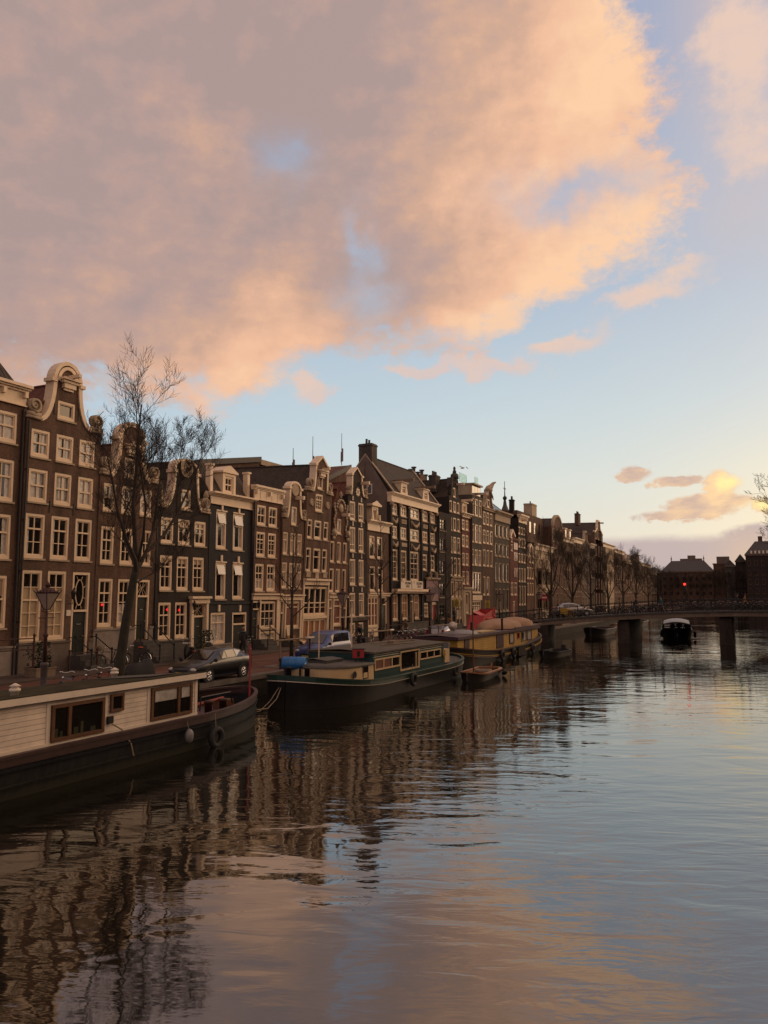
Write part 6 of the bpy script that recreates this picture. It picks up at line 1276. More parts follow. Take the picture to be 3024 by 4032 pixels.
t=thing('covered_scooter','scooter under a black cover beside the black hatchback','covered scooter',(-25.6,27.6,QZ)); c=MB(); c.loft([[(math.cos(a)*w_,y,max(.03,math.sin(a))*h_) for a in [PI*i/8 for i in range(9)]] for y,w_,h_ in ((-.95,.12,.5),(-.7,.33,.8),(-.2,.38,.85),(.3,.36,.95),(.55,.34,1.1),(.85,.2,.7),(.95,.08,.4))]); c.build('cover',M['trouser'],t,True)
# ---------------------------------------------------------------- signs, bins and clutter
M['signyellow']=mat('sign_yellow',(.46,.36,.04),.5,var=.1); M['signred']=mat('sign_red',(.36,.025,.03),.5,var=.1)
def warn(label,x,y,z):
    t=thing('warning_sign',label,'sign',(x,y,QZ)); c=MB(); c.tube([(0,0,0),(0,0,z+.4)],.03,6); c.build('post',M['lampgrey'],t)
    c=MB(); c.box(-.24,-.045,z-.34,.24,-.03,z+.34); p=c.build('panel',M['signyellow'],t); e=-.052
    c=MB(); a,b,d=(-.19,z-.06),(.19,z-.06),(0,z+.28); s=[(a,b),(b,d),(d,a)]
    for u,v in s: c.tube([(u[0],e,u[1]),(v[0],e,v[1])],.02,5)
    c.poly([(-.07,e,z+.0),(.07,e,z+.0),(.05,e,z+.07),(.0,e,z+.12),(-.05,e,z+.06)])
    for k in range(3): c.box(-.18,e,z-.15-.07*k,.18-.05*(k%2),e+.004,z-.12-.07*k)
    c.build('symbol',M['signred'] if False else M['rust'],p); t.rotation_euler[2]=math.radians(18); return t
warn('yellow triangle warning sign left of the red container',-24.0,64.9,3.25); warn('yellow triangle warning sign above the red container, nearer the bridge',-24.3,74.6,3.05)
t=thing('no_entry_sign','round red no entry sign on a post at the bridge ramp','sign',(-24.2,97.2,QZ),math.radians(15)); c=MB(); c.tube([(0,0,0),(0,0,4.0)],.035,6); c.build('post',M['lampgrey'],t); c=MB(); c.lathe([(.42,-.05),(.42,-.03)],(0,0,3.65),20,axis='y'); p=c.build('disc',M['signred'],t); c=MB(); c.box(-.3,-.06,3.57,.3,-.052,3.73); c.build('bar',M['white'],p)
t=thing('litter_bin','dark green litter bin under the second young tree','litter bin',(-28.2,58.4,QZ)); c=MB(); c.lathe([(.12,0),(.12,.3),(.27,.38),(.31,1.05),(.33,1.08)],n=12); c.build('bin',M['doorgreen'],t,True); c=MB(); c.lathe([(.35,1.1),(.3,1.22),(.05,1.27)],n=12); c.build('lid',M['iron'],t,True)
t=thing('waste_container','red steel skip with sloping ends and a raised lid, behind the yellow barge','skip',(-23.9,69.0,QZ)); t.scale=(.62,.68,1); M['skipred']=mat('red_skip_paint',(.42,.03,.028),.5,var=.3,scale=3,bump=.2); M['skipred2']=mat('worn_red_lid',(.52,.075,.07),.5,var=.2,scale=3)
c=MB(); c.plate([(0,.5),(1.6,2.05),(6.2,2.6),(6.2,0.1),(.6,.1)],(),-.06,.0); c.build('side_panel',M['skipred'],t); o=kids(t)[-1]; o.location=(1.15,0,0)
c=MB(); c.plate([(0,.5),(1.6,2.05),(6.2,2.6),(6.2,0.1),(.6,.1)],(),-.06,.0,back=True); c.build('side_panel',M['skipred'],t); kids(t)[-1].location=(-1.05,0,0)
c=MB(); c.quad((-1.1,0,.5),(1.1,0,.5),(1.1,1.6,2.05),(-1.1,1.6,2.05)); c.box(-1.1,6.1,.1,1.1,6.2,2.6); c.box(-1.05,.6,.1,1.05,6.1,.2); c.build('end_panel',M['skipred'],t)
c=MB(); c.box(-1.2,2.6,0,1.35,5.4,.07,M=Matrix.Translation((0,0,2.02))@Matrix.Rotation(.25,4,'Y')); c.build('lid',M['skipred2'],t)
c=MB()
for y in (5.6,6.3): c.box(1.16,y,.1,1.26,y+.22,2.75)
c.box(1.16,5.6,1.9,1.24,6.5,2.1); c.build('frame',M['skipred'],t)
c=MB(); c.box(1.16,2.9,.4,1.3,4.9,1.25); c.build('label_plate',M['darkstone'],t)
def planter(label,loc,sx,sy,h,leaf=True,seed=1):
    t=thing('planter',label,'planter',loc); c=MB(); c.box(-sx,-sy,0,sx,sy,h); c.box(-sx-.03,-sy-.03,h-.08,sx+.03,sy+.03,h); c.build('box',M['oldwood'],t)
    rr=random.Random(seed); f=MB()
    for i in range(420):
        a=rr.random()*2*PI; r=math.sqrt(rr.random())*(.75+.35*math.sin(3*a+seed)); z=rr.random()**1.2; p=Vector((math.cos(a)*r*sx*1.5*(1-.4*abs(z-.4)),math.sin(a)*r*sy*1.5*(1-.4*abs(z-.4)),h+z*1.15)); d=Vector((rr.uniform(-1,1),rr.uniform(-1,1),rr.uniform(-.4,1))).normalized()*.075; e=d.orthogonal().normalized()*.035
        f.poly([p-d,p+e,p+d,p-e])
    f.build('shrub',M['leaf'],t)
planter('wooden planter with a dark evergreen shrub at the left edge, before the brown gable house',(-30.7,26.5,QZ+.1),.4,.55,.45,seed=2); planter('green planter beside the black house steps',(-31.2,39.3,QZ+.1),.3,.5,.5,seed=7); planter('planter under the mauve banner',(-31.4,79.2,QZ+.1),.3,.8,.5,seed=9)
def hrail(label,x,y0,y1,h=1.05,n=2):
    t=thing('area_railing',label,'railing',(x,y0,QZ+.1))
    for y in (0,y1-y0): c=MB(); c.tube([(0,y,-.05),(0,y,h)],.05,6); c.ellip((0,y,h+.05),(.075,.075,.08),7,5); c.build('post',M['rust'],t)
    for k in range(n): c=MB(); c.tube([(0,0,h-.08-k*.5),(0,y1-y0,h-.08-k*.5)],.028,5); c.build('rail',M['rust'],t)
hrail('iron area railing at the left edge, before the corniced brown house',-30.6,24.0,26.0,1.9); hrail('iron area railing under the tall cream windows of the brown gable house',-30.9,28.4,30.2,1.0,1); hrail('iron railing before the slim ornate house',-30.8,56.9,59.8); hrail('iron railing before the low corniced house with white dormer',-30.9,65.0,68.4,1.1)
t=thing('leaning_board','orange and white boards leaning against the narrow gable shopfront','boards',(-31.7,49.6,QZ+.12)); c=MB(); c.box(0,0,0,.05,.75,1.5,M=Matrix.Rotation(-.12,4,'Y')); c.build('white_board',M['cream'],t); c=MB(); c.box(.08,-.1,.3,.13,.95,.8,M=Matrix.Rotation(-.12,4,'Y')); c.build('orange_board',M['orange'],t); c=MB(); c.tube([(.2,.45,0),(-.2,.65,2.9)],.05,6); c.build('pole',M['wood'],t)
for i,(x,y,s) in enumerate(((-22.75,26.2,'short rusty mooring bollard by the houseboat bow'),(-22.75,35.0,'short rusty mooring bollard by the green barge barrel'),(-22.75,46.5,'short rusty mooring bollard at the green barge stern'))):
    t=thing('mooring_bollard',s,'bollard',(x,y,QZ)); c=MB(); c.lathe([(.14,0),(.12,.1),(.1,.45),(.15,.5),(.15,.6),(.05,.64)],n=10); c.build('post',M['rust'],t,True)
t=thing('marker_post','red quay marker post with a white cap beside the blue van',"post",(-22.6,37.6,QZ)); c=MB(); c.tube([(0,0,0),(0,0,1.55)],.05,7); c.build('post',M['rust'],t); c=MB(); c.box(-.12,-.3,1.55,.12,.3,1.62); c.build('cap',M['white'],t)
# red star lamps in ground floor windows
M['starred']=mat('red_star_lamp',(.8,.02,.02),.4,emit=(1,.03,.03),estr=.9)
def star(label,y,z):
    t=thing('star_lamp',label,'star lamp',(XF-.09,y,Z0+z)); c=MB(); pts=[]
    for i in range(10): a=2*PI*i/10+PI/2; r=.085 if i%2==0 else .04; pts.append((r*math.cos(a),r*math.sin(a)))
    c.plate(pts,(),-.02,.02,back=True); c.build('star',M['starred'],t); c=MB(); c.tube([(0,0,.12),(0,0,.4)],.006,3); c.build('cord',M['iron'],t)
star('red star lamp in the left ground floor window of the black gable house',37.2,2.95); star('red star lamp in the right ground floor window of the black gable house',38.3,2.9); star('small red star lamp in the brown carved gable house window',31.95,3.3)
# gull
g=thing('gull','gull gliding above the dark spout gable roof','bird',(-21.5,60,15.4),math.radians(60)); c=MB(); c.ellip((0,0,0),(.06,.22,.055),8,6); c.loft([[(x,-.05+.06*abs(x),.02+zz),(x,.09-.05*abs(x),.015+zz)] for x,zz in ((-.6,-.02),(-.35,.12),(-.1,.05),(0,.03),(.1,.05),(.35,.12),(.6,-.02))]); c.ellip((0,.25,.02),(.04,.06,.04),7,5); c.build('body',M['white'],g,True)
# ---------------------------------------------------------------- boats
def hullmat(name,top,bot,z0=.1,z1=.7):
    m=mat(name,top,.55,var=.45,scale=1.2,bump=.25,fine=5,spec=.2); nt=m.node_tree; N,L=nt.nodes,nt.links; b=N['Principled BSDF']
    src=b.inputs['Base Color'].links[0].from_socket
    tc=N.new('ShaderNodeTexCoord'); mp=N.new('ShaderNodeMapping'); mp.inputs['Scale'].default_value=(3,3,.35); L.new(tc.outputs['Object'],mp.inputs[0]); n=N.new('ShaderNodeTexNoise'); n.inputs['Scale'].default_value=2.5; n.inputs['Detail'].default_value=8; L.new(mp.outputs[0],n.inputs['Vector'])
    sp=N.new('ShaderNodeSeparateXYZ'); L.new(tc.outputs['Object'],sp.inputs[0]); ad=N.new('ShaderNodeMath'); ad.operation='MULTIPLY_ADD'; ad.inputs[1].default_value=.9; L.new(n.outputs['Fac'],ad.inputs[0]); L.new(sp.outputs[2],ad.inputs[2])
    r=N.new('ShaderNodeMapRange'); r.inputs[1].default_value=z0+.45; r.inputs[2].default_value=z1+.45; r.inputs[3].default_value=1; r.inputs[4].default_value=0; L.new(ad.outputs[0],r.inputs[0])
    mx_=N.new('ShaderNodeMix'); mx_.data_type='RGBA'; mx_.inputs[7].default_value=(*bot,1); L.new(src,mx_.inputs[6]); L.new(r.outputs[0],mx_.inputs[0]); L.new(mx_.outputs[2],b.inputs['Base Color']); return m
M['hullblack']=hullmat('tarred_steel_hull',(.010,.009,.009),(.022,.020,.018)); M['hullblue']=hullmat('worn_blue_black_hull',(.018,.020,.024),(.042,.042,.032)); M['hullbrown']=hullmat('brown_black_hull',(.018,.013,.012),(.02,.018,.016))
M['bulwark']=mat('red_brown_bulwark',(.048,.022,.02),.5,var=.35,scale=3); M['deckred']=mat('dull_red_deck',(.075,.04,.04),.6,var=.4,scale=3,bump=.3); M['deckgrey']=mat('grey_deck',(.075,.068,.062),.7,var=.35,scale=2.5,bump=.3); M['teal2']=mat('green_cabin_paint',(.012,.055,.052),.35,var=.2,scale=2,coat=.2); M['greenband']=mat('dark_green_paint',(.012,.045,.036),.4,var=.2)
M['mossroof']=mat('mossy_roofing_felt',(.05,.042,.024),.95,var=.5,scale=1.6,bump=.5,spec=.1); M['yellowwood']=boards('yellow_boards',(.46,.27,.035),.17,.2,.45); M['purple']=mat('purple_brown_paint',(.06,.028,.038),.5,var=.25,scale=3); M['tan']=mat('tan_canvas',(.33,.20,.12),.85,var=.2,scale=1.2,bump=.2)
M['siding']=boards('white_clapboard',(.74,.63,.51),.135,.24,.22); M['barrelblue']=mat('blue_plastic',(.025,.16,.42),.4,var=.2,scale=3); M['boatorange']=mat('varnished_rim',(.36,.17,.075),.4,var=.25,scale=4); M['cream2']=mat('boat_cream_paint',(.60,.44,.24),.45,var=.16,scale=1.6); M['roofgrey']=mat('grey_brown_cabin_roof',(.085,.07,.052),.85,var=.35,scale=1.8,bump=.3)
def hull(t,y0,y1,beam,sheer,mh,bow=5,stern=3,name='hull',flare=.12,bulb=.0,n=28,round_bow=2.0,rail=None,strakes=()):
    """centre line at x=0, from y0 (stern or bow) to y1; sheer(u) gives the gunwale height"""
    def hb(y):
        a=1.0
        if y-y0<stern: a=min(a,max(0,1-max(0,1-(y-y0)/stern)**round_bow)**(1/round_bow))
        if y1-y<bow: a=min(a,max(0,1-max(0,1-(y1-y)/bow)**round_bow)**(1/round_bow))
        return beam/2*a
    # denser stations near the ends
    us=[.5-.5*math.cos(PI*i/n) for i in range(n+1)]; ys=[y0+(y1-y0)*u for u in us]
    def sec(y):
        h=max(hb(y),.02); s=sheer((y-y0)/(y1-y0)); return [(-h,y,s),(-h*(1-flare*.3),y,s*.55),(-h*(1-flare),y,0),(-h*(1-flare*1.6),y,-.5),(h*(1-flare*1.6),y,-.5),(h*(1-flare),y,0),(h*(1-flare*.3),y,s*.55),(h,y,s)]
    m=MB(); m.loft([sec(y) for y in ys]); m.build(name,M[mh],t,True)
    if rail:
        for sd in (-1,1):
            r=MB(); r.loft([[(sd*(max(hb(y),.02)+.05),y,sheer((y-y0)/(y1-y0))-.05),(sd*(max(hb(y),.02)+.05),y,sheer((y-y0)/(y1-y0))+.03),(sd*max(hb(y)-.12,.0),y,sheer((y-y0)/(y1-y0))+.03),(sd*max(hb(y)-.12,.0),y,sheer((y-y0)/(y1-y0))-.05)] for y in ys],0,True,True); r.build('gunwale',M[rail],t)
    for (dz,w,hgt,mm) in strakes:
        for sd in (-1,1):
            r=MB(); r.loft([[(sd*(max(hb(y),.02)*(1-flare*.25)+.0),y,sheer((y-y0)/(y1-y0))-dz-hgt),(sd*(max(hb(y),.02)*(1-flare*.1)+w),y,sheer((y-y0)/(y1-y0))-dz-hgt),(sd*(max(hb(y),.02)+w),y,sheer((y-y0)/(y1-y0))-dz),(sd*max(hb(y)-.03,.0),y,sheer((y-y0)/(y1-y0))-dz)] for y in ys],0,True,True); r.build('rubbing_strake',M[mm],t)
    return hb,ys
def deck(t,hb,ys,z,m,y0,y1,inset=.06,name='deck'):
    d=MB(); q=[y for y in ys if y0<=y<=y1]; q=[y0]+q+[y1] if q else [y0,y1]
    d.loft([[(-max(hb(y)-inset,.01),y,z if not callable(z) else z(y)),(max(hb(y)-inset,.01),y,z if not callable(z) else z(y))] for y in sorted(set(q))]); return d.build(name,M[m],t)
def bwin(t,x,y0,y1,z0,z1,fm='cream',bars=0,cur=None,fw=.07,out=.05,name='window',sgn=1):
    f=MB(); a=x; b=x+sgn*out
    f.box(a,y0,z0,b,y0+fw,z1); f.box(a,y1-fw,z0,b,y1,z1); f.box(a,y0+fw,z1-fw,b,y1-fw,z1); f.box(a,y0+fw,z0,b,y1-fw,z0+fw)
    for i in range(bars): y=y0+(y1-y0)*(i+1)/(bars+1); f.box(a,y-fw/2,z0+fw,b,y+fw/2,z1-fw)
    o=f.build(name,M[fm],t); g=MB(); xx=x+sgn*.006; q=[(xx,y0+fw,z0+fw),(xx,y1-fw,z0+fw),(xx,y1-fw,z1-fw),(xx,y0+fw,z1-fw)]; g.quad(*q,0)
    if cur:
        xx+=sgn*.004
        for (u0,u1,v0,v1) in cur[1:]: g.quad((xx,y0+(y1-y0)*u0,z0+(z1-z0)*v0),(xx,y0+(y1-y0)*u1,z0+(z1-z0)*v0),(xx,y0+(y1-y0)*u1,z0+(z1-z0)*v1),(xx,y0+(y1-y0)*u0,z0+(z1-z0)*v1),1)
    g.build('pane',[M['pane'],M[cur[0]] if cur else M['pane']],o); return o
def fender(label,loc,R=.3,r=.11,axis='x'):
    t=thing('tyre_fender',label,'fender',loc); c=MB(); c.torus((0,0,0),R,r,axis,18,8); c.build('tyre',M['rubber'],t,True); c=MB(); c.tube([(-.02,0,R),(-.06,0,R+.5)],.015,4); c.build('rope',M['rope'],t); return t
M['leafpane']=glassmat('plant_behind_glass',(.05,.055,.03),.25,.5)
# --- white clapboard houseboat, nearest
X0=-18.65
t=thing('houseboat','white clapboard houseboat on a blue-black steel hull, nearest boat at the left edge','houseboat',(X0,0,0))
sh=lambda u:1.06+.22*max(0,(u-.78)/.22)**2
hb,ys=hull(t,3.5,26.1,4.7,sh,'hullblue',bow=6.0,stern=2.5,flare=.08,round_bow=1.9,rail='bulwark',strakes=((.04,.02,.2,'bulwark'),(.30,.045,.06,'hullblue'),(.68,.035,.045,'hullblue')))
deck(t,hb,ys,.62,'deckred',20.6,25.8); deck(t,hb,ys,1.0,'deckgrey',4,20.65)
wx=1.9; c=MB(); c.loft([[(-1.75,y,1.0),(wx,y,1.0),(wx,y,2.24),(-1.75,y,2.0)] for y in (4.2,20.75)],0,True,True); c.build('cabin',M['siding'],t)
c=MB(); c.loft([[(-1.9,y,2.03),(wx+.17,y,2.36),(wx+.17,y,2.40),(-1.9,y,2.08)] for y in (4.0,20.95)],0,True,True); c.build('roof',M['mossroof'],t)
c=MB(); c.box(wx+.0,4.0,2.2,wx+.19,20.97,2.37); c.loft([[(-1.9,y,1.86),(wx,y,2.18),(wx,y,2.352),(-1.9,y,2.025)] for y in (20.78,20.97)],0,True,True); c.build('fascia',M['white'],t)
c=MB(); c.box(wx+.001,4.2,.98,wx+.03,20.76,1.10); 
for y in (14.72,16.7,18.42,20.62): c.box(wx+.001,y,1.1,wx+.022,y+.12,2.2)
c.build('trim',M['white'],t)
bwin(t,wx+.01,14.86,16.68,1.1,2.05,'wood',0,('leafpane',(.06,.13,.08,.34),(.17,.22,.08,.26),(.42,.5,.08,.3),(.55,.6,.08,.42),(.74,.84,.08,.24)),fw=.09,out=.06); c=MB(); c.box(wx+.01,15.4,1.19,wx+.07,15.5,1.96); c.build('window_post',M['wood'],t)
bwin(t,wx+.01,18.56,20.45,1.12,2.1,'wood',0,('curtain',(.1,.62,.55,.9),(.74,.95,.55,.9)),fw=.09,out=.06); c=MB(); c.box(wx+.01,19.75,1.21,wx+.07,19.85,2.01); c.build('window_post',M['wood'],t)
bwin(t,wx+.01,16.9,17.4,1.6,2.1,'wood',0,fw=.07,out=.07); bwin(t,wx+.01,8,10.5,1.1,2.05,'wood',1,fw=.09)
c=MB(); c.box(wx+.02,16.78,1.3,wx+.1,16.98,1.5); c.build('outlet_box',M['iron'],t); c=MB(); c.tube([(wx+.1,16.9,1.3),(wx+.3,17.1,1.12),(wx+.48,17.3,.7),(wx+.5,17.4,.35)],.022,5); c.build('hose',M['rope'],t)
for (x,y,z) in ((1.2,14.3,-.12),(-1.2,20.2,-.3)):
    c=MB(); c.lathe([(.10,2.4),(.10,2.55),(.14,2.56),(.14,2.62),(.10,2.63),(.10,2.68),(.15,2.69),(.02,2.76)],(x,y,z),12); c.build('roof_vent',M['lead'] if False else M['white'],t,True)
c=MB(); c.loft([[(-.9,y,2.19),(1.3,y,2.375),(1.3,y,2.36),(-.9,y,2.17)] for y in (19.2,20.3)],0,True,True); c.build('roof_felt_patch',M['deckgrey'],t)
# foredeck gear
for (x,y) in ((1.15,22.3),(1.25,23.0)): c=MB(); c.lathe([(.13,.62),(.13,1.15),(.16,1.16),(.16,1.24),(.05,1.25)],(x,y,0),10); c.build('bollard',M['rust'],t,True)
c=MB(); c.lathe([(.17,.62),(.17,1.75),(.2,1.78),(.18,1.85)],(-1.0,24.2,0),10); c.build('mast_stump',M['iron'],t,True)
c=MB(); c.tube([(.4,21.3,.95),(1.1,23.2,1.22)],.07,8); c.build('red_boathook',mat('orange_red_tube',(.30,.06,.03),.5),t)
c=MB(); c.tube([(1.9,20.9,1.1),(1.9,20.95,1.55),(1.85,22.6,1.55),(1.8,22.8,1.15)],.025,5); c.build('handrail',M['iron'],t)
c=MB(); c.tube([(-.6,21.3,.7),(.2,21.6,1.1),(.3,22.4,.75)],.06,6); c.build('davit_pipe',M['oldwood'],t)
c=MB(); c.lathe([(.08,.8),(.08,1.12),(.05,1.14)],(.2,21.1,0),10); c.build('white_canister',M['white'],t,True)
c=MB(); c.box(-.9,21.0,.62,-.1,21.7,.95); c.box(-.1,21.1,.62,.3,21.4,.9); c.build('deck_box',M['oldwood'],t)
c=MB(); c.lathe([(.32,.63),(.34,.7),(.2,.72)],(-.9,23.1,0),14); c.build('hatch_lid',M['lead'],t)
c=MB(); c.box(-1.6,22.6,.62,-1.2,23.1,1.0); c.build('crate',M['wood'],t); c=MB(); c.box(-.2,24.3,.62,.4,24.8,.98); c.build('crate',M['wood'],t)
c=MB(); c.tube([(1.15,24.75,.9),(1.13,24.75,3.05)],.035,6); o=c.build('red_pole',M['bikered'],t)
fender('black tyre hanging on the white houseboat hull near its bow',(-16.2,21.1,.28),.27,.1); 
t=thing('ball_fender','grey ball fender on the white houseboat hull','fender',(-16.17,19.7,.55)); c=MB(); c.ellip((0,0,0),(.13,.16,.22),10,7); c.build('ball',M['lead'],t,True); c=MB(); c.tube([(-.02,0,.2),(-.12,0,.5)],.012,4); c.build('rope',M['rope'],t)
# --- green and cream barge
t=thing('barge','green cabined barge with cream foredeck house, black hull and white sheer line','barge',(-18.65,0,0))
sh=lambda u:.93+.5*max(0,(.30-u)/.30)**1.7+.28*max(0,(u-.7)/.3)**2
hb,ys=hull(t,29.0,47.6,4.8,sh,'hullblack',bow=3.4,stern=4.2,flare=.07,round_bow=2.1,rail='greenband',strakes=((.04,.015,.17,'greenband'),(.215,.022,.035,'white')))
deck(t,hb,ys,lambda y:sh((y-29)/18.6)-.10,'deckgrey',29.2,47.2)
# cream foredeck house with rounded front
def outl(y): 
    return 1.82*(1-(1-max(0,min(1,(y-30.4)/2.2)))**2.2)**(1/2.2)
ysn=[30.4,30.42,30.5,30.65,30.9,31.3,31.8,32.4,33.0,33.6,34.0]
c=MB()
for sd in (-1,1): c.loft([[(sd*max(outl(y),.01),y,.9),(sd*max(outl(y),.01)*.985,y,1.62+.05*(y-30.4)/3.6)] for y in ysn])
c.build('foredeck_house',M['cream2'],t,True)
c=MB(); c.loft([[(-max(outl(y),.02)-.05,y,1.62),(-max(outl(y),.02)-.05,y,1.70),(0,y,1.80),(max(outl(y),.02)+.05,y,1.70),(max(outl(y),.02)+.05,y,1.62)] for y in [30.33]+ysn]); c.build('foredeck_roof',M['deckgrey'],t,True)
c=MB(); c.lathe([(.13,.0),(.13,.04)],(1.80,32.0,1.28),16,axis='x'); c.build('porthole',M['doorgreen'],t); c=MB(); c.torus((1.83,32.0,1.28),.15,.025,'x',16,5); c.build('porthole_rim',M['iron'],t)
bwin(t,1.80,32.85,33.4,1.0,1.6,'iron',0,fw=.04,out=.03,name='side_door')
c=MB(); c.box(-.75,31.6,1.78,.55,33.2,1.90,M=None); c.loft([[(-.8,y,1.9),(-.1,y,1.98),(.6,y,1.9)] for y in (31.55,33.25)]); c.build('hatch',M['deckgrey'],t)
c=MB(); c.box(-1.85,34.0,.85,1.78,43.4,2.10); c.build('cabin',M['teal2'],t)
c=MB(); c.box(-1.95,33.9,2.10,1.9,43.5,2.17); c.loft([[(-1.95,y,2.17),(0,y,2.28),(1.9,y,2.17)] for y in (33.9,43.5)]); c.build('cabin_roof',M['roofgrey'],t)
x=1.79
bwin(t,x,34.1,37.05,1.28,1.84,'cream2',2,('redblind',(.02,.62,.05,.95)),fw=.075); bwin(t,x,37.1,39.6,1.0,2.02,'cream2',0,fw=.075); c=MB(); c.box(x,39.1,1.07,x+.05,39.18,1.86); c.box(x,39.45,1.07,x+.05,39.53,1.86); c.build('window_post',M['cream2'],t); bwin(t,x,39.7,42.8,1.38,1.84,'cream2',2,fw=.07)
c=MB()
for y0,y1,z in ((34.0,37.0,1.92),(34.0,37.0,2.02),(39.7,43.0,1.92),(39.7,43.0,2.02)): c.box(x-.005,y0,z,x+.012,y1,z+.022)
c.build('white_stripe',M['white'],t)
c=MB(); c.tube([(-.2,32.2,1.75),(-.2,32.2,3.5)],.028,6); c.build('white_pole',M['cream'],t)
c=MB(); c.tube([(-.1,35.3,2.2),(-.1,35.3,4.25)],.04,6); c.tube([(-.8,34.9,3.78),(.9,36.1,3.88)],.022,5); c.build('mast',M['cream'],t)
c=MB(); c.tube([(.5,37.5,2.29),(1.0,41.0,2.26)],.03,5); c.tube([(-.3,38,2.33),(.3,42.5,2.31)],.03,5); c.box(.2,38.9,2.23,.6,39.7,2.42); c.build('roof_poles',M['oldwood'],t)
# stern gear
c=MB(); c.box(1.2,43.6,.95,1.75,44.4,1.72); c.build('stern_locker',M['cream2'],t); c=MB(); c.torus((1.8,43.35,1.6),.12,.04,'x',14,6); c.torus((1.83,43.3,1.45),.14,.04,'x',14,6); c.tube([(1.85,43.3,1.6),(1.86,43.3,1.15)],.05,5); c.build('rope_coil',mat('yellow_rope',(.42,.28,.09),.9),t)
c=MB(); c.box(-.4,44.5,.95,.5,45.6,1.6); c.tube([(0,46.5,1),(0,46.6,1.8)],.05,6); c.build('engine_box',M['greenband'],t)
c=MB(); c.loft([[(.9,45.6,1.2),(1.2,45.6,1.2),(1.25,45.6,2.0),(.85,45.6,2.0)],[(.9,45.8,1.2),(1.2,45.8,1.2),(1.25,45.8,2.0),(.85,45.8,2.0)]],0,True,True); c.build('stern_tank',M['lead'],t)
for (x_,y_) in ((-.4,29.9),(.5,30.0)): c=MB(); c.lathe([(.12,1.2),(.12,1.65),(.15,1.66),(.15,1.72)],(x_,y_,0),10); c.build('bollard',M['iron'],t,True)
t=thing('blue_barrel','blue plastic barrel lying on the green barge bow','barrel',(-19.15,30.55,1.83),math.radians(14)); c=MB(); c.lathe([(.0,-.55),(.28,-.55),(.3,-.5),(.3,-.2),(.315,-.18),(.3,-.16),(.3,.16),(.315,.18),(.3,.2),(.3,.52),(.28,.55),(.26,.53),(.0,.5)],n=18,axis='x'); c.build('drum',M['barrelblue'],t,True); c=MB(); 
for q in (-.35,.35): c.box(q-.04,-.3,-.62,q+.04,-.24,-.15); c.box(q-.04,.24,-.62,q+.04,.3,-.15); c.box(q-.04,-.3,-.36,q+.04,.3,-.3)
c.build('cradle',M['iron'],t)
t=thing('red_letterbox','red letterbox sign on two legs on the green barge foredeck','letterbox',(-17.45,33.55,1.76),math.radians(35)); c=MB(); c.box(-.28,-.05,.16,.28,.05,.56); c.build('box',M['signred'],t); c=MB(); c.box(-.06,-.065,.22,.07,-.052,.48); c.box(-.03,-.07,.27,.04,-.066,.33); c.build('symbol',M['iron'],t); c=MB(); c.box(-.16,-.02,-.02,-.12,.02,.16); c.box(.12,-.02,-.02,.16,.02,.16); c.box(-.32,-.07,.57,.36,.07,.6); c.build('stand',M['iron'],t)
fender('black tyre fender amidships on the green barge',(-16.13,37.2,.62),.27,.1)
fender('black tyre fender near the green barge stern',(-16.35,43.9,.5),.26,.1)
t=thing('mooring_rope','pale mooring rope from the green barge bow to the houseboat','rope',(0,0,0)); c=MB(); c.tube([(-18.9,29.1,.95),(-18.75,28.5,.5),(-18.6,27.6,.22),(-18.55,26.6,.3),(-18.5,26.1,.8)],.022,5); c.tube([(-19.0,29.1,.95),(-18.95,28.3,.42),(-18.85,27.4,.12),(-18.8,26.5,.2),(-18.75,26.1,.75)],.018,5); c.build('strand',M['rope'],t,True)
# --- yellow and purple barge by the bridge
t=thing('barge','yellow boarded barge with purple trim and two tan canvas domes, moored by the bridge','barge',(-19.75,0,0))
sh=lambda u:.82+.72*max(0,(.42-u)/.42)**1.8+.75*max(0,(u-.62)/.38)**1.8
hb,ys=hull(t,48.4,72.4,4.2,sh,'hullbrown',bow=3.6,stern=3.6,flare=.06,round_bow=2.0,rail='bulwark',strakes=((.34,.05,.05,'yellow'),(.45,.04,.035,'boatorange')))
deck(t,hb,ys,lambda y:sh((y-48.4)/24)-.12,'deckgrey',48.7,72.1)
c=MB(); c.box(-1.6,49.6,.75,1.45,70.8,1.95); c.build('cabin',M['yellowwood'],t)
c=MB(); c.box(-1.75,49.3,1.93,1.62,63.0,2.12); c.box(-1.75,63.0,1.93,1.62,71.1,2.28); c.loft([[(-1.75,y,2.12),(0,y,2.22),(1.62,y,2.12)] for y in (49.3,63)]); c.build('roof',M['purple'],t)
x=1.46
for (y0,y1,z0,z1,mm) in ((50.9,51.9,.8,1.93,'purple'),(58.2,60.0,.85,1.93,'purple')): c=MB(); c.box(x,y0,z0,x+.04,y1,z1); c.build('door_panel',M[mm],t)
bwin(t,x,61.7,63.0,1.0,1.88,'purple',0,('curtain',(.1,.9,.1,.9)),fw=.1); bwin(t,x,64.0,64.6,1.3,1.8,'bikered',0,fw=.07); bwin(t,x,65.2,66.7,1.0,1.88,'oldwood',0,('curtain',(.5,.95,.05,.95)),fw=.1); bwin(t,x,67.0,68.5,1.0,1.88,'purple',0,('curtain',(.05,.95,.05,.95)),fw=.1)
for (yc,L_,z,hgt) in ((63.8,4.0,2.2,.78),(68.3,2.7,2.28,.72)):
    c=MB(); n=12; k=8
    c.loft([[(math.cos(PI*j/k)*1.6*math.sqrt(max(0,1-(2*i/n-1)**2))**1.2,yc+(2*i/n-1)*L_,z+hgt*math.sin(PI*j/k)**.8*math.sqrt(max(0,1-(2*i/n-1)**2))) for j in range(k+1)] for i in range(n+1)]); c.build('canvas_dome',M['tan'],t,True)
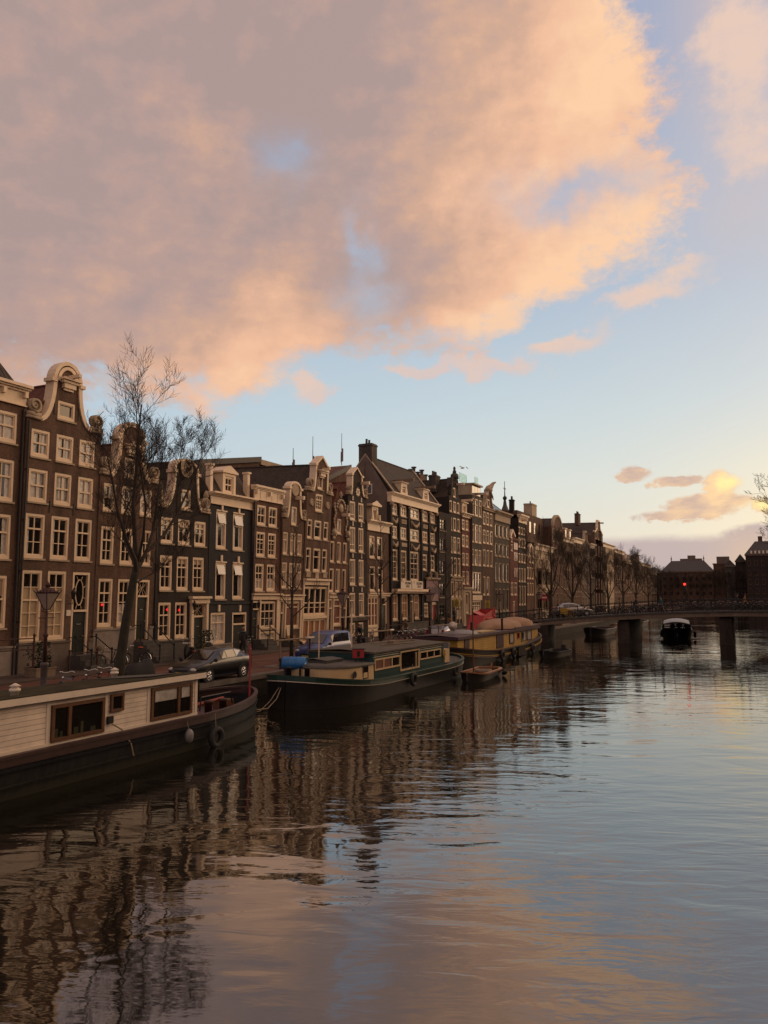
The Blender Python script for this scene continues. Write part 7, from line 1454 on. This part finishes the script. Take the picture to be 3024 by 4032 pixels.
c=MB(); c.box(-1.7,63.2,2.28,1.62,63.3,2.34); c.box(-1.8,70.9,2.28,1.72,71.15,2.34); c.build('dome_rail',M['stone'],t)
for (x_,y_,z1) in ((1.2,60.6,3.0),(.4,55.5,2.85)): c=MB(); c.lathe([(.09,2.1),(.09,z1),(.12,z1),(.12,z1+.06)],(x_,y_,0),8); c.build('stove_pipe',M['iron'],t)
c=MB(); c.box(.2,55.2,2.16,1.3,58.5,2.24); c.build('pale_planks',mat('pale_planks',(.48,.36,.17),.7),t)
c=MB(); c.ellip((.3,53.2,2.15),(1.3,1.9,.32),12,6); c.build('canopy',M['lead'],t,True)
c=MB(); c.lathe([(.02,.14),(.22,.09),(.33,0)],(.3,51.8,2.75),16,axis='y'); c.tube([(.3,51.9,2.7),(.3,52.1,2.1)],.03,5); c.build('satellite_dish',M['white'],t,True)
c=MB(); c.box(-.3,71.6,1.4,.3,71.75,1.75); c.build('stern_box',M['lead'],t)
for y,z,s in ((57.2,.42,'first oval tyre fender on the yellow barge, nearest its left end'),(60.3,.4,'large oval tyre fender amidships on the yellow barge'),(66.0,.42,'tyre fender on the yellow barge under its tan dome')): fender(s,(-17.52,y,z),.3,.12)
c=MB(); c.lathe([(.2,.02),(.16,.2),(.16,1.0)],(0,0,0),8)
t=thing('lee_board','dark wooden leeboard leaning on the yellow barge side','leeboard',(-17.5,63.0,.0)); c=MB(); c.plate([(-1.4,.1),(1.0,.0),(.6,.5),(-.8,.85),(-1.4,.6)],(),-.06,.0,back=True); c.build('board',M['hullbrown'],t)
# --- small boats
def open_boat(name,label,loc,rz,L,beam,zs,mh,rim,inner,bow=1.6,stern=.5,extra=None,cat='boat'):
    t=thing(name,label,cat,loc,rz); s=lambda u:zs*(1+.35*max(0,(.3-u)/.3)**2+.12*max(0,(u-.8)/.2))
    hb,ys=hull(t,0,L,beam,s,mh,bow=stern,stern=bow,flare=.22,round_bow=1.7,rail=rim,n=16)
    i=MB(); i.loft([[(-max(hb(y)-.1,.01),y,s(y/L)-.02),(-max(hb(y)-.2,.01),y,.12),(max(hb(y)-.2,.01),y,.12),(max(hb(y)-.1,.01),y,s(y/L)-.02)] for y in ys]); i.build('lining',M[inner],t)
    for f in (.35,.62): c=MB(); y=L*f; c.box(-hb(y)+.1,y-.13,zs*.62,hb(y)-.1,y+.13,zs*.62+.04); c.build('thwart',M['wood'],t)
    return t
t=open_boat('rowing_boat','small wooden rowing boat with orange rim and tall brown mast beside the green barge',(-14.95,42.0,0),0.03,4.9,1.6,.46,'hullblack','boatorange','wood')
c=MB(); c.tube([(-.1,1.6,.1),(-.12,1.6,4.2)],[.05,.035],6); c.build('mast',M['wood'],t); c=MB(); c.torus((.1,2.9,.42),.42,.12,'z',16,6); c.build('rolled_sail',M['oldwood'],t,True); c=MB(); c.tube([(0,4.9,.3),(0,5.0,.75)],.05,6); c.build('rudder_head',M['boatorange'],t)
t=thing('long_fender','blue-grey long fender at the rowing boat stern','fender',(-14.15,46.6,.16),.5); c=MB(); c.tube([(0,-.45,.18),(0,-.3,.1),(0,.3,.0),(0,.5,.02)],[.05,.13,.13,.06],8); c.build('fender',M['hullblue'],t,True); c=MB(); c.tube([(0,-.45,.18),(-.2,-.6,.35)],.012,4); c.build('rope',M['rope'],t)
t=open_boat('motor_dinghy','low dark dinghy with outboard lying in the shade left of the bridge',(-15.3,60.8,0),-.12,4.6,1.7,.45,'hullblack','hullblue','iron'); c=MB(); c.box(-.18,4.55,.2,.18,4.9,.85); c.tube([(0,4.7,.2),(0,4.75,-.3)],.06,6); c.build('outboard',M['rubber'],t)
t=open_boat('open_sloop','dark open sloop with pale rim seen under the left bridge span',(-18.2,95.3,0),-.06,8.0,2.9,.85,'hullblack','lead','deckred',bow=2.4)
t=open_boat('open_sloop','pinkish boat with pale cover behind the dark sloop under the bridge',(-17.9,112,0),-.05,7,2.6,.8,'tan','white','tan',bow=2.2)
t=open_boat('open_sloop','small dark sloop moored beyond the bridge by the left pier',(-17.8,128,0),-.05,7,2.4,.8,'hullblack','lead','iron',bow=2.2)
# --- tour boat coming through the middle span
t=thing('tour_boat','dark glass roofed tour boat coming through the middle bridge span','boat',(-8.3,92.9,0),math.radians(5))
s=lambda u:.95+.25*max(0,(.2-u)/.2)**2
hb,ys=hull(t,0,15,3.3,s,'hullblack',bow=1.5,stern=2.2,flare=.1,round_bow=2.6,rail='iron'); deck(t,hb,ys,.85,'deckgrey',.2,14.8)
c=MB(); c.loft([[(x_,y,1.78+.26*(1-(x_/1.45)**2)-(.1 if y<1.5 else 0)) for x_ in (-1.45,-1,-.5,0,.5,1,1.45)]+[(x_,y,1.72+.24*(1-(x_/1.45)**2)-(.1 if y<1.5 else 0)) for x_ in (1.45,1,.5,0,-.5,-1,-1.45)] for y in (1.1,3,8,13)],0,True,True); c.build('roof',M['lead'],t)
for y in (1.2,2.6,4.2,5.8,7.4,9.0,10.6,12.9):
    for sd in (-1,1): c=MB(); c.tube([(sd*1.55,y,.85),(sd*1.42,y,1.8)],.05,5); c.build('window_post',M['iron'],t)
for xx in (-.5,.55): c=MB(); c.tube([(xx,1.15,.9),(xx,1.15,1.85)],.05,5); c.build('window_post',M['iron'],t)
gm_,nt,N,L,b=nodes('boat_glass'); b.inputs['Base Color'].default_value=(.6,.6,.6,1); b.inputs['Roughness'].default_value=.03; b.inputs['Transmission Weight'].default_value=1; b.inputs['IOR'].default_value=1.02; M['boatglass']=gm_
for sd in (-1,1): c=MB(); c.loft([[(sd*1.53,y,.95),(sd*1.41,y,1.76)] for y in (1.2,12.9)]); c.build('side_glass',M['boatglass'],t)
c=MB(); c.loft([[(xx*1.5,1.1-.35*(1-xx*xx),.9),(xx*1.4,1.15-.2*(1-xx*xx),1.25)] for xx in (-1,-.6,-.2,.2,.6,1)]); c.build('front_panel',M['hullblack'],t)
for i,(x_,y_) in enumerate(((0.0,2.2),(-.8,3.5),(.7,3.4),(-.9,5.5),(.8,5.6),(-.3,7.2))):
    J={k:(v[0],v[1],v[2]-.55) for k,v in stand.items()}; J.update(knl=(-.1,-.38,.42),knr=(.1,-.38,.42),anl=(-.1,-.4,.0),anr=(.1,-.4,.0),tol=(-.1,-.5,-.02),tor=(.1,-.5,-.02))
    person(('helmsman silhouette at the front of the tour boat' if i==0 else 'seated passenger silhouette inside the tour boat'),(-8.3+x_,92.9+y_,.62 if i else .75),0,J,dict(top='navy',legs='trouser',shoes='trouser'),group=None if i==0 else 'passengers in the tour boat')
for x_,s_ in ((-10.05,'dark hanging fender on the left side of the tour boat'),(-6.5,'dark hanging fender on the right side of the tour boat')):
    t=thing('long_fender',s_,'fender',(x_,94.2,.2)); c=MB(); c.tube([(0,0,.0),(0,0,.1),(0,0,.6),(0,0,.75)],[.05,.15,.15,.05],8); c.build('fender',M['rubber'],t,True); c=MB(); c.tube([(0,0,.7),(.15 if x_<-8 else -.15,0,.98)],.015,4); c.build('rope',M['rope'],t)
# ---------------------------------------------------------------- the low bridge
BA=math.radians(9); BO=Vector((-20.0,81.6,0)); ux=Vector((math.cos(BA),math.sin(BA),0)); uy=Vector((-math.sin(BA),math.cos(BA),0))
zt=lambda s:3.27-.00235*(min(max(s,-7),30)-21)**2     # top of the edge beam along the span
BW=10.3
t=thing('canal_bridge','low dark bridge of three flat spans with pale edge beam and two square piers','bridge',BO,BA)
ss=[-9,-7,-5,-3,-1,1,3,5,7,9,11,13,15,17,19,21,23,25,27,29,31]
M['beam']=mat('pale_concrete_beam',(.20,.155,.115),.85,var=.35,scale=1.2,bump=.3); M['pier']=brick('pier_bricks',(.058,.044,.036),(.046,.036,.03),(.05,.042,.036),.3,.12,var=.45)
M['asphalt']=mat('asphalt',(.05,.046,.043),.85,var=.25,scale=2,bump=.3)
c=MB(); c.loft([[(s,.18,zt(s)+.02),(s,.18,zt(s)-.42),(s,BW-.18,zt(s)-.42),(s,BW-.18,zt(s)+.02)] for s in ss if s>=-1],0,True,True); c.build('deck',M['asphalt'],t)
for y0,y1 in ((-.05,.18),(BW-.18,BW+.05)):
    c=MB(); c.loft([[(s,y0,zt(s)-.40),(s,y1,zt(s)-.40),(s,y1,zt(s)),(s,y0,zt(s))] for s in ss if s>=-2],0,True,True); c.build('edge_beam',M['beam'],t)
    c=MB(); c.loft([[(s,y0-.08,zt(s)),(s,y1+.08,zt(s)),(s,y1+.08,zt(s)+.17),(s,y0-.08,zt(s)+.17)] for s in ss],0,True,True); c.build('kerb',M['darkstone'],t)
for s0,s1 in ((7.0,8.15),(16.7,17.9)):
    c=MB(); k_=9.4*math.tan(BA)
    for e,z0,z1 in ((0,-.9,zt(s0)-.6),(-.12,zt(s0)-.6,zt(s0)-.38),(.05,-.9,.1)): c.loft([[(s0-e,.35-e,z),(s1+e,.35-e,z),(s1+e+k_,9.75+e,z),(s0-e+k_,9.75+e,z)] for z in (z0,z1)],0,True,True)
    c.build('pier',M['pier'],t)
c=MB(); c.box(-2.6,.0,-.9,-.0,BW,zt(-.1)-.42); c.build('abutment',M['pier'],t)
c=MB(); c.box(25.5,.0,-.9,29,BW,zt(25)-.42); c.build('abutment',M['pier'],t)
# ramp from the street up to the deck
c=MB(); c.loft([[(s,.2,z),(s,BW-.2,z),(s,BW-.2,.5),(s,.2,.5)] for s,z in ((-13,1.05),(-10,1.1),(-7,1.5),(-4,1.9),(-1,zt(-1)+.022))],0,True,True); c.build('ramp',M['paving'],t)
for y in (.02,BW-.02):
    r=MB(); zr=lambda s: zt(s)+.17
    for s in [-8+1.85*i for i in range(21)]:
        z=zr(s); r.box(s-.04,y-.04,z,s+.04,y+.04,z+1.12); r.ellip((s,y,z+1.17),(.06,.06,.07),6,4)
    for h_,rad in ((1.08,.035),(.62,.022),(.16,.022)): r.tube([(s,y,zr(s)+h_) for s in ss if -9<s],rad,5)
    for s in [-8+.37*i for i in range(100)]: r.box(s-.008,y-.008,zr(s)+.16,s+.008,y+.008,zr(s)+.62)
    r.build('railing',M['iron'],t)
def onb(s,w,dz=0.0): p=BO+ux*s+uy*w; return (p.x,p.y,zt(s)+.03+dz)
# one light bicycle, repeated along the railing
def lite_bike(label,loc,rz,col,group):
    t=thing('bicycle',label,'bicycle',loc,rz,group)
    for y in (-.53,.53): w=MB(); w.torus((0,y,.34),.32,.022,'x',14,4); w.build('wheel',M['rubber'],t)
    f=MB(); bb=(0,-.08,.30); se=(0,-.22,.84); hl=(0,.41,.72)
    for a,b in ((bb,se),(bb,hl),((0,-.2,.8),(0,.38,.84)),(bb,(0,-.53,.34)),((0,-.2,.72),(0,-.53,.34)),((0,.37,.95),(0,.53,.34))): f.tube([a,b],.019,4)
    f.ellip((0,-.25,.92),(.09,.13,.04),7,4); f.build('frame',M[col],t)
    h=MB(); h.tube([(-.28,.18,1.03),(0,.36,1.0),(.28,.18,1.03)],.016,4); h.torus((0,-.53,.36),.35,.012,'x',12,4,sx=2.2); h.ellip((0,.46,.82),(.05,.05,.05),6,4); h.build('handlebar',M['lead'],t); return t
G='bicycles locked along the railing of the far bridge'; LB='bicycle locked along the railing of the far bridge'
pr=[lite_bike(LB,onb(9.2,.75,.0),PI/2+BA+.1,c_,G) for c_ in ('bikeblack','rust','bikeblack')]
pr[1].location=onb(10.1,.7); pr[2].location=onb(11.0,.8)
rr=random.Random(5)
for i in range(46):
    s=-2.5+i*.62+rr.uniform(-.15,.15)
    if 4.3<s<5.8: continue
    dup(pr[(0,0,1,0,2)[i%5]],onb(s,.75+.3*(i%3)),BA+PI/2+rr.uniform(-.5,.5)+(PI if i%2 else 0),LB,group=G)
for i in range(30):
    s=2+i*.85; dup(pr[i%3],onb(s,BW-.9),BA+PI/2+rr.uniform(-.4,.4),'bicycle locked along the far side railing of the bridge',group='bicycles along the far side railing of the bridge')
y=lite_bike('yellow cargo bicycle with a yellow front box on the bridge ramp, beside the silver car',onb(2.3,.7),BA+PI/2,'yellow',None); c=MB(); c.box(-.3,.3,.5,.3,1.0,.56); c.box(-.3,.3,.56,-.26,1.0,1.1); c.box(.26,.3,.56,.3,1.0,1.1); c.box(-.26,.3,.56,.26,.34,1.1); c.box(-.26,.96,.56,.26,1.0,1.1); c.build('cargo_box',M['yellow'],y); c=MB(); c.torus((.02,.05,.55),.4,.05,'x',14,5); c.build('yellow_hoop',M['yellow'],y)
p=onb(4.2,4.5); car('silver hatchback crossing the bridge ramp, seen from its rear quarter',p,math.radians(128),hatch,'carsilver',[(4,5,'side'),(5,6,'side'),(6,7,'side'),(3,4,'front'),(7,8,'rear')],(.85,3.42),wingmirror=3,name='moving_car')
p=onb(9.0,2.6); bike('bicycle of the dark clothed rider crossing the bridge',p,BA-PI/2,'bikeblack',0); person('cyclist in black riding over the bridge left of the middle',p,BA-PI/2,ride,dict(top='navy',legs='trouser',shoes='navy'))
person('pedestrian in a teal coat on the bridge above the middle span',onb(11.4,2.0,.02),BA+PI/2,walk,dict(top='teal',legs='trouser',shoes='navy'),dict(chest=.165,waist=.16,hil=.12,hir=.12))
person('pedestrian in an ochre coat on the right part of the bridge',onb(19.4,1.8,.02),BA-PI/2,walk,dict(top='orange',legs='trouser',shoes='navy'),dict(chest=.17)); person('pedestrian in dark clothes beside the ochre coat on the bridge',onb(18.7,2.0,.02),BA-PI/2,walk,dict(top='navy',legs='trouser',shoes='navy'))
person('pedestrian in brown on the left part of the bridge near the silver car',onb(7.3,2.3,.02),BA+PI/2,walk,dict(top='olive',legs='trouser',shoes='navy'))
t=thing('traffic_light','traffic light showing red beyond the bridge','traffic light',onb(14.4,BW+1.6),0); t.location.z=1.05; c=MB(); c.tube([(0,0,0),(0,0,3.1)],.05,6); c.build('post',M['iron'],t); c=MB(); c.box(-.16,-.12,3.0,.16,.12,3.95); h_=c.build('housing',M['iron'],t); c=MB(); c.lathe([(.13,-.15),(.13,-.125)],(0,0,3.72),12,axis='y'); M['redlight']=mat('red_signal',(.8,.02,.01),.4,emit=(1,.03,.02),estr=3); c.build('red_lamp',M['redlight'],h_)
t.location=(onb(14.4,BW-.5)[0],onb(14.4,BW-.5)[1],onb(14.4,0)[2]-.75)
planter('green shrub box at the bridge ramp corner',(-24.6,80.6,QZ),.6,1.4,.8,seed=12); planter('big dark evergreen shrub beyond the bridge ramp, by the row trees',(-23.9,102.5,QZ),1.2,2.2,.9,seed=14)
quay('quay_wall','brick quay wall on the right bank, mostly out of frame',6.0,6.5,-30,299,0,'x')
# ---------------------------------------------------------------- buildings that close the view
M['dullpane']=mat('dull_far_glass',(.014,.012,.011),.6,var=.4,spec=.15)  # rough and dark, so the far panes don't mirror the sky
def end_block(name,label,x0,x1,y,ze,wall,rows,cols,roof='hip',zr=None,trim='brown2',depth=14):
    t=thing(name,label,'building',(x0,y,QZ)); W=x1-x0; m=MB(); m.box(0,0,-.2,W,depth,ze); m.build('wall',M[wall],t)
    c=MB(); c.box(-.2,-.3,ze-.5,W+.2,-.001,ze); c.build('cornice',M[trim],t)
    rr=random.Random(int(x0*10))
    for r_ in range(rows):
        for q in range(cols):
            cx=W*(q+.5)/cols; z=1.2+r_*(ze-2)/rows; w=W/cols*.5; h_=(ze-2)/rows*.6
            f=MB(); f.box(cx-w/2,-.08,z,cx-w/2+.14,-.001,z+h_); f.box(cx+w/2-.14,-.08,z,cx+w/2,-.001,z+h_); f.box(cx-w/2+.14,-.08,z+h_-.14,cx+w/2-.14,-.001,z+h_); f.box(cx-w/2+.14,-.08,z,cx+w/2-.14,-.001,z+.2); f.box(cx-.06,-.07,z+.2,cx+.06,-.001,z+h_-.14)
            o=f.build('window',M[trim],t); g=MB(); g.quad((cx-w/2+.14,-.03,z+.2),(cx+w/2-.14,-.03,z+.2),(cx+w/2-.14,-.03,z+h_-.14),(cx-w/2+.14,-.03,z+h_-.14)); g.build('pane',M['dullpane'],o)
    zr=zr or ze+4; r=MB()
    if roof=='hip':
        i=min(3.2,W*.3); a=[(0-.3,-.3,ze),(W+.3,-.3,ze),(W+.3,depth,ze),(-.3,depth,ze)]; b=[(i,depth*.35,zr),(W-i,depth*.35,zr),(W-i,depth*.65,zr),(i,depth*.65,zr)]
        for k in range(4): r.quad(a[k],a[(k+1)%4],b[(k+1)%4],b[k])
        r.poly(b)
    elif roof=='gable':
        r.poly([(-.1,-.05,ze),(W+.1,-.05,ze),(W/2,-.05,zr)]); r.quad((-.1,-.05,ze),(W/2,-.05,zr),(W/2,depth,zr),(-.1,depth,ze)); r.quad((W+.1,-.05,ze),(W+.1,depth,ze),(W/2,depth,zr),(W/2,-.05,zr))
    if r.f: r.build('roof',M['slate'],t)
    return t
t=end_block('corner_house','broad dark house with slate hip roof and finials closing the canal',-31.5,-13.9,302,12.6,'brown2',4,8,zr=16.7)
for x_ in (3.2,14.4): c=MB(); c.lathe([(.25,16.6),(.1,17.0),(.28,17.5),(.1,17.9),(.05,18.6)],(x_,5,0),8); c.build('finial',M['slate'],t)
c=MB(); c.box(6,8,15.5,13.5,13,17.6); c.box(8.6,8.5,17.6,11.2,12,18.8); c.build('roof_house',M['plaster'],t)
t=end_block('end_house','narrow dark house with pale balcony between the hip roofed house and the gables',-13.8,-10.0,303,15.4,'brown2',5,3,'flat'); c=MB(); c.box(1.0,4,15.4,5.2,9,18.0); c.build('roof_room',M['plaster'],t)
t=end_block('end_house','pale trimmed narrow house in the closing row',-9.9,-6.6,302.5,14.6,'greybrick',5,3,'gable',16.6,trim='plaster')
t=end_block('end_house','twin gabled dark house left of the great roof in the closing row',-6.5,-3.2,303,16.2,'dark',5,3,'gable',18.6)
t=end_block('corner_house','massive dark house with a great sloping roof and white dormers at the right edge',-3.1,14,296,18.0,'dark',5,8,'hip',22.8)
for i in range(5): c=MB(); x_=1.6+i*1.25; c.box(x_,-.1,18.3,x_+.6,1.4,19.3); c.build('dormer',M['white'],t)
c=MB(); c.box(4.2,5.2,21,5.6,6.4,24.6); c.build('chimney',M['brown2'],t)
t=end_block('end_house','dark back house seen over the corner where the left row ends',-40,-31.7,304,12.4,'dark',4,3,'hip',14.5)
for i,(x_,y_,s,lb) in enumerate(((-28,289,1.0,'bare tree at the far end, left of the hip roofed house'),(-23,291,1.05,'bare tree before the hip roofed house, left of its middle'),(-18,290,.95,'bare tree before the hip roofed house, right of its middle'),(-12.5,289,1.1,'bare tree before the narrow balcony house at the far end'),(-8,291,1.0,'bare tree before the pale trimmed house at the far end'),(-3,288,1.15,'bare tree before the twin gables at the far end'),(2,290,1.2,'bare tree before the great roof at the right edge'))):
    dup((p1,p2)[i%2],(x_,y_,QZ) if y_>299.7 else (x_,y_+11,QZ),i*2.1,lb,s,group='bare trees at the far end')
# ---------------------------------------------------------------- buildings behind the front row
def back(name,label,x0,x1,y0,y1,z00,z01,wall,fascia=None):
    t=thing(name,label,'building',(x1,y0,QZ)); w=x1-x0; d=y1-y0; c=MB(); p=[(-w,0,0),(0,0,0),(0,d,0),(-w,d,0)]; q=[(-w,0,z00),(0,0,z00),(0,d,z01),(-w,d,z01)]
    for k in range(4): c.quad(p[k],p[(k+1)%4],q[(k+1)%4],q[k])
    c.poly(q); c.build('wall',M[wall],t)
    if fascia: c=MB(); c.loft([[(.0,y,z-.5),(.25,y,z-.5),(.25,y,z),(.0,y,z)] for y,z in ((0,z00+.05),(d,z01+.05))],0,True,True); c.build('fascia',M[fascia],t)
    return t
back('rear_building','dark brown block with slanting top behind the blue-black house',-54,-42.2,51.5,60.6,15.3,17.0,'brown2','slate')
back('rear_building','dark flat roofed block with cream fascia behind the narrow brown houses',-54,-42.4,60.8,73.2,16.8,16.8,'dark','creamwall')
back('rear_building','brown rooftop block carrying antennas left of the big grey gable',-52,-42.4,73.9,79.2,17,19.1,'redbrown','slate')
back('rear_building','pale block with roof pipes behind the pilastered house roof',-52,-41.7,97.5,104.5,19.8,19.8,'creamwall','stone')
def antenna(label,loc,h):
    t=thing('antenna_mast',label,'antenna',loc); c=MB(); c.tube([(0,0,0),(0,0,h)],[.05,.03],5); c.build('mast',M['lead'],t); c=MB(); c.lathe([(.09,h*.12),(.1,h*.14),(.1,h*.5),(.09,h*.52)],(.12,0,0),7); c.lathe([(.08,h*.1),(.08,h*.42)],(-.1,.1,0),7); c.build('antenna_panel',M['oldwood'],t)
antenna('antenna mast over the tall pedimented gable, left of two',(-43.5,72.6,QZ+16.8),4.6); antenna('tall antenna mast on the brown rooftop block',(-43,78.3,QZ+19.0),3.8); antenna('short antenna pair on the flat dark block',(-43.5,68.6,QZ+16.8),2.6)
for i,y_ in enumerate((98.3,99.5,101,102.4,103.8)):
    t=thing('roof_pipe','chimney pipe cluster on the rear block behind the pilastered house roof' if i!=2 else 'broad chimney stack on the rear block behind the pilastered house roof','chimney',(-43,y_,QZ+19.8),0,'roof pipes' if i!=2 else None); c=MB(); c.lathe([(.25,0),(.25,1.5+.5*(i%2)),(.4,1.55+.5*(i%2)),(.4,1.7+.5*(i%2))],n=8); c.build('pipe',M['darkstone'],t)
    if i==2: c=MB(); c.box(-.8,-1,0,.8,1,1.2); c.build('stack',M['brown'],t)
t=thing('church_turret','slender church spire with weathercock behind the far cornices','turret',(-50,167,QZ)); c=MB(); c.box(-2.6,-2.6,0,2.6,2.6,20.4); c.build('tower',M['creamwall'],t); c=MB(); c.lathe([(3.4,20.4),(2.2,21.4),(1.2,21.8),(1.0,22.6),(.45,24.0),(.15,26.0),(.05,28.6)],n=8); c.build('spire',M['slate'],t); c=MB(); c.ellip((0,0,25.6),(.5,.5,.5),8,5); c.box(-.05,-.7,27.6,.05,.7,27.9); c.box(-.05,-.08,27,.05,.08,29.4); c.build('weathercock',M['iron'],t)
# ---------------------------------------------------------------- right bank: the row that shades the canal, just outside the frame
rr=random.Random(17); y_=2.0; k=0
for wl,rf,nm in (('brown2','hip','wide brown house'),('dark','gable','black gabled house'),('redbrown','gable','red brown gabled house'),('brown','hip','brown hip roofed house'),('greybrick','flat','grey flat topped house'),('dark','hip','dark hip roofed house'),('brown2','gable','umber gabled house'),('red','flat','red flat topped house'),('brown','gable','brown gabled house'),('dark','flat','black flat topped house'),('redbrown','hip','red brown hip roofed house'),('brown2','hip','umber hip roofed house')):
    w_=rr.uniform(9,13) if k<6 else rr.uniform(18,24)
    t=end_block('bank_house','%s on the right bank, outside the frame, %s'%(nm,('nearest' if k==0 else 'beyond its neighbour')),0,w_,0,rr.uniform(12.5,15.5),wl,4,3,rf,None,'cream',10); t.location=(18.5,y_+w_,QZ); t.rotation_euler[2]=-PI/2; y_+=w_+.05; k+=1
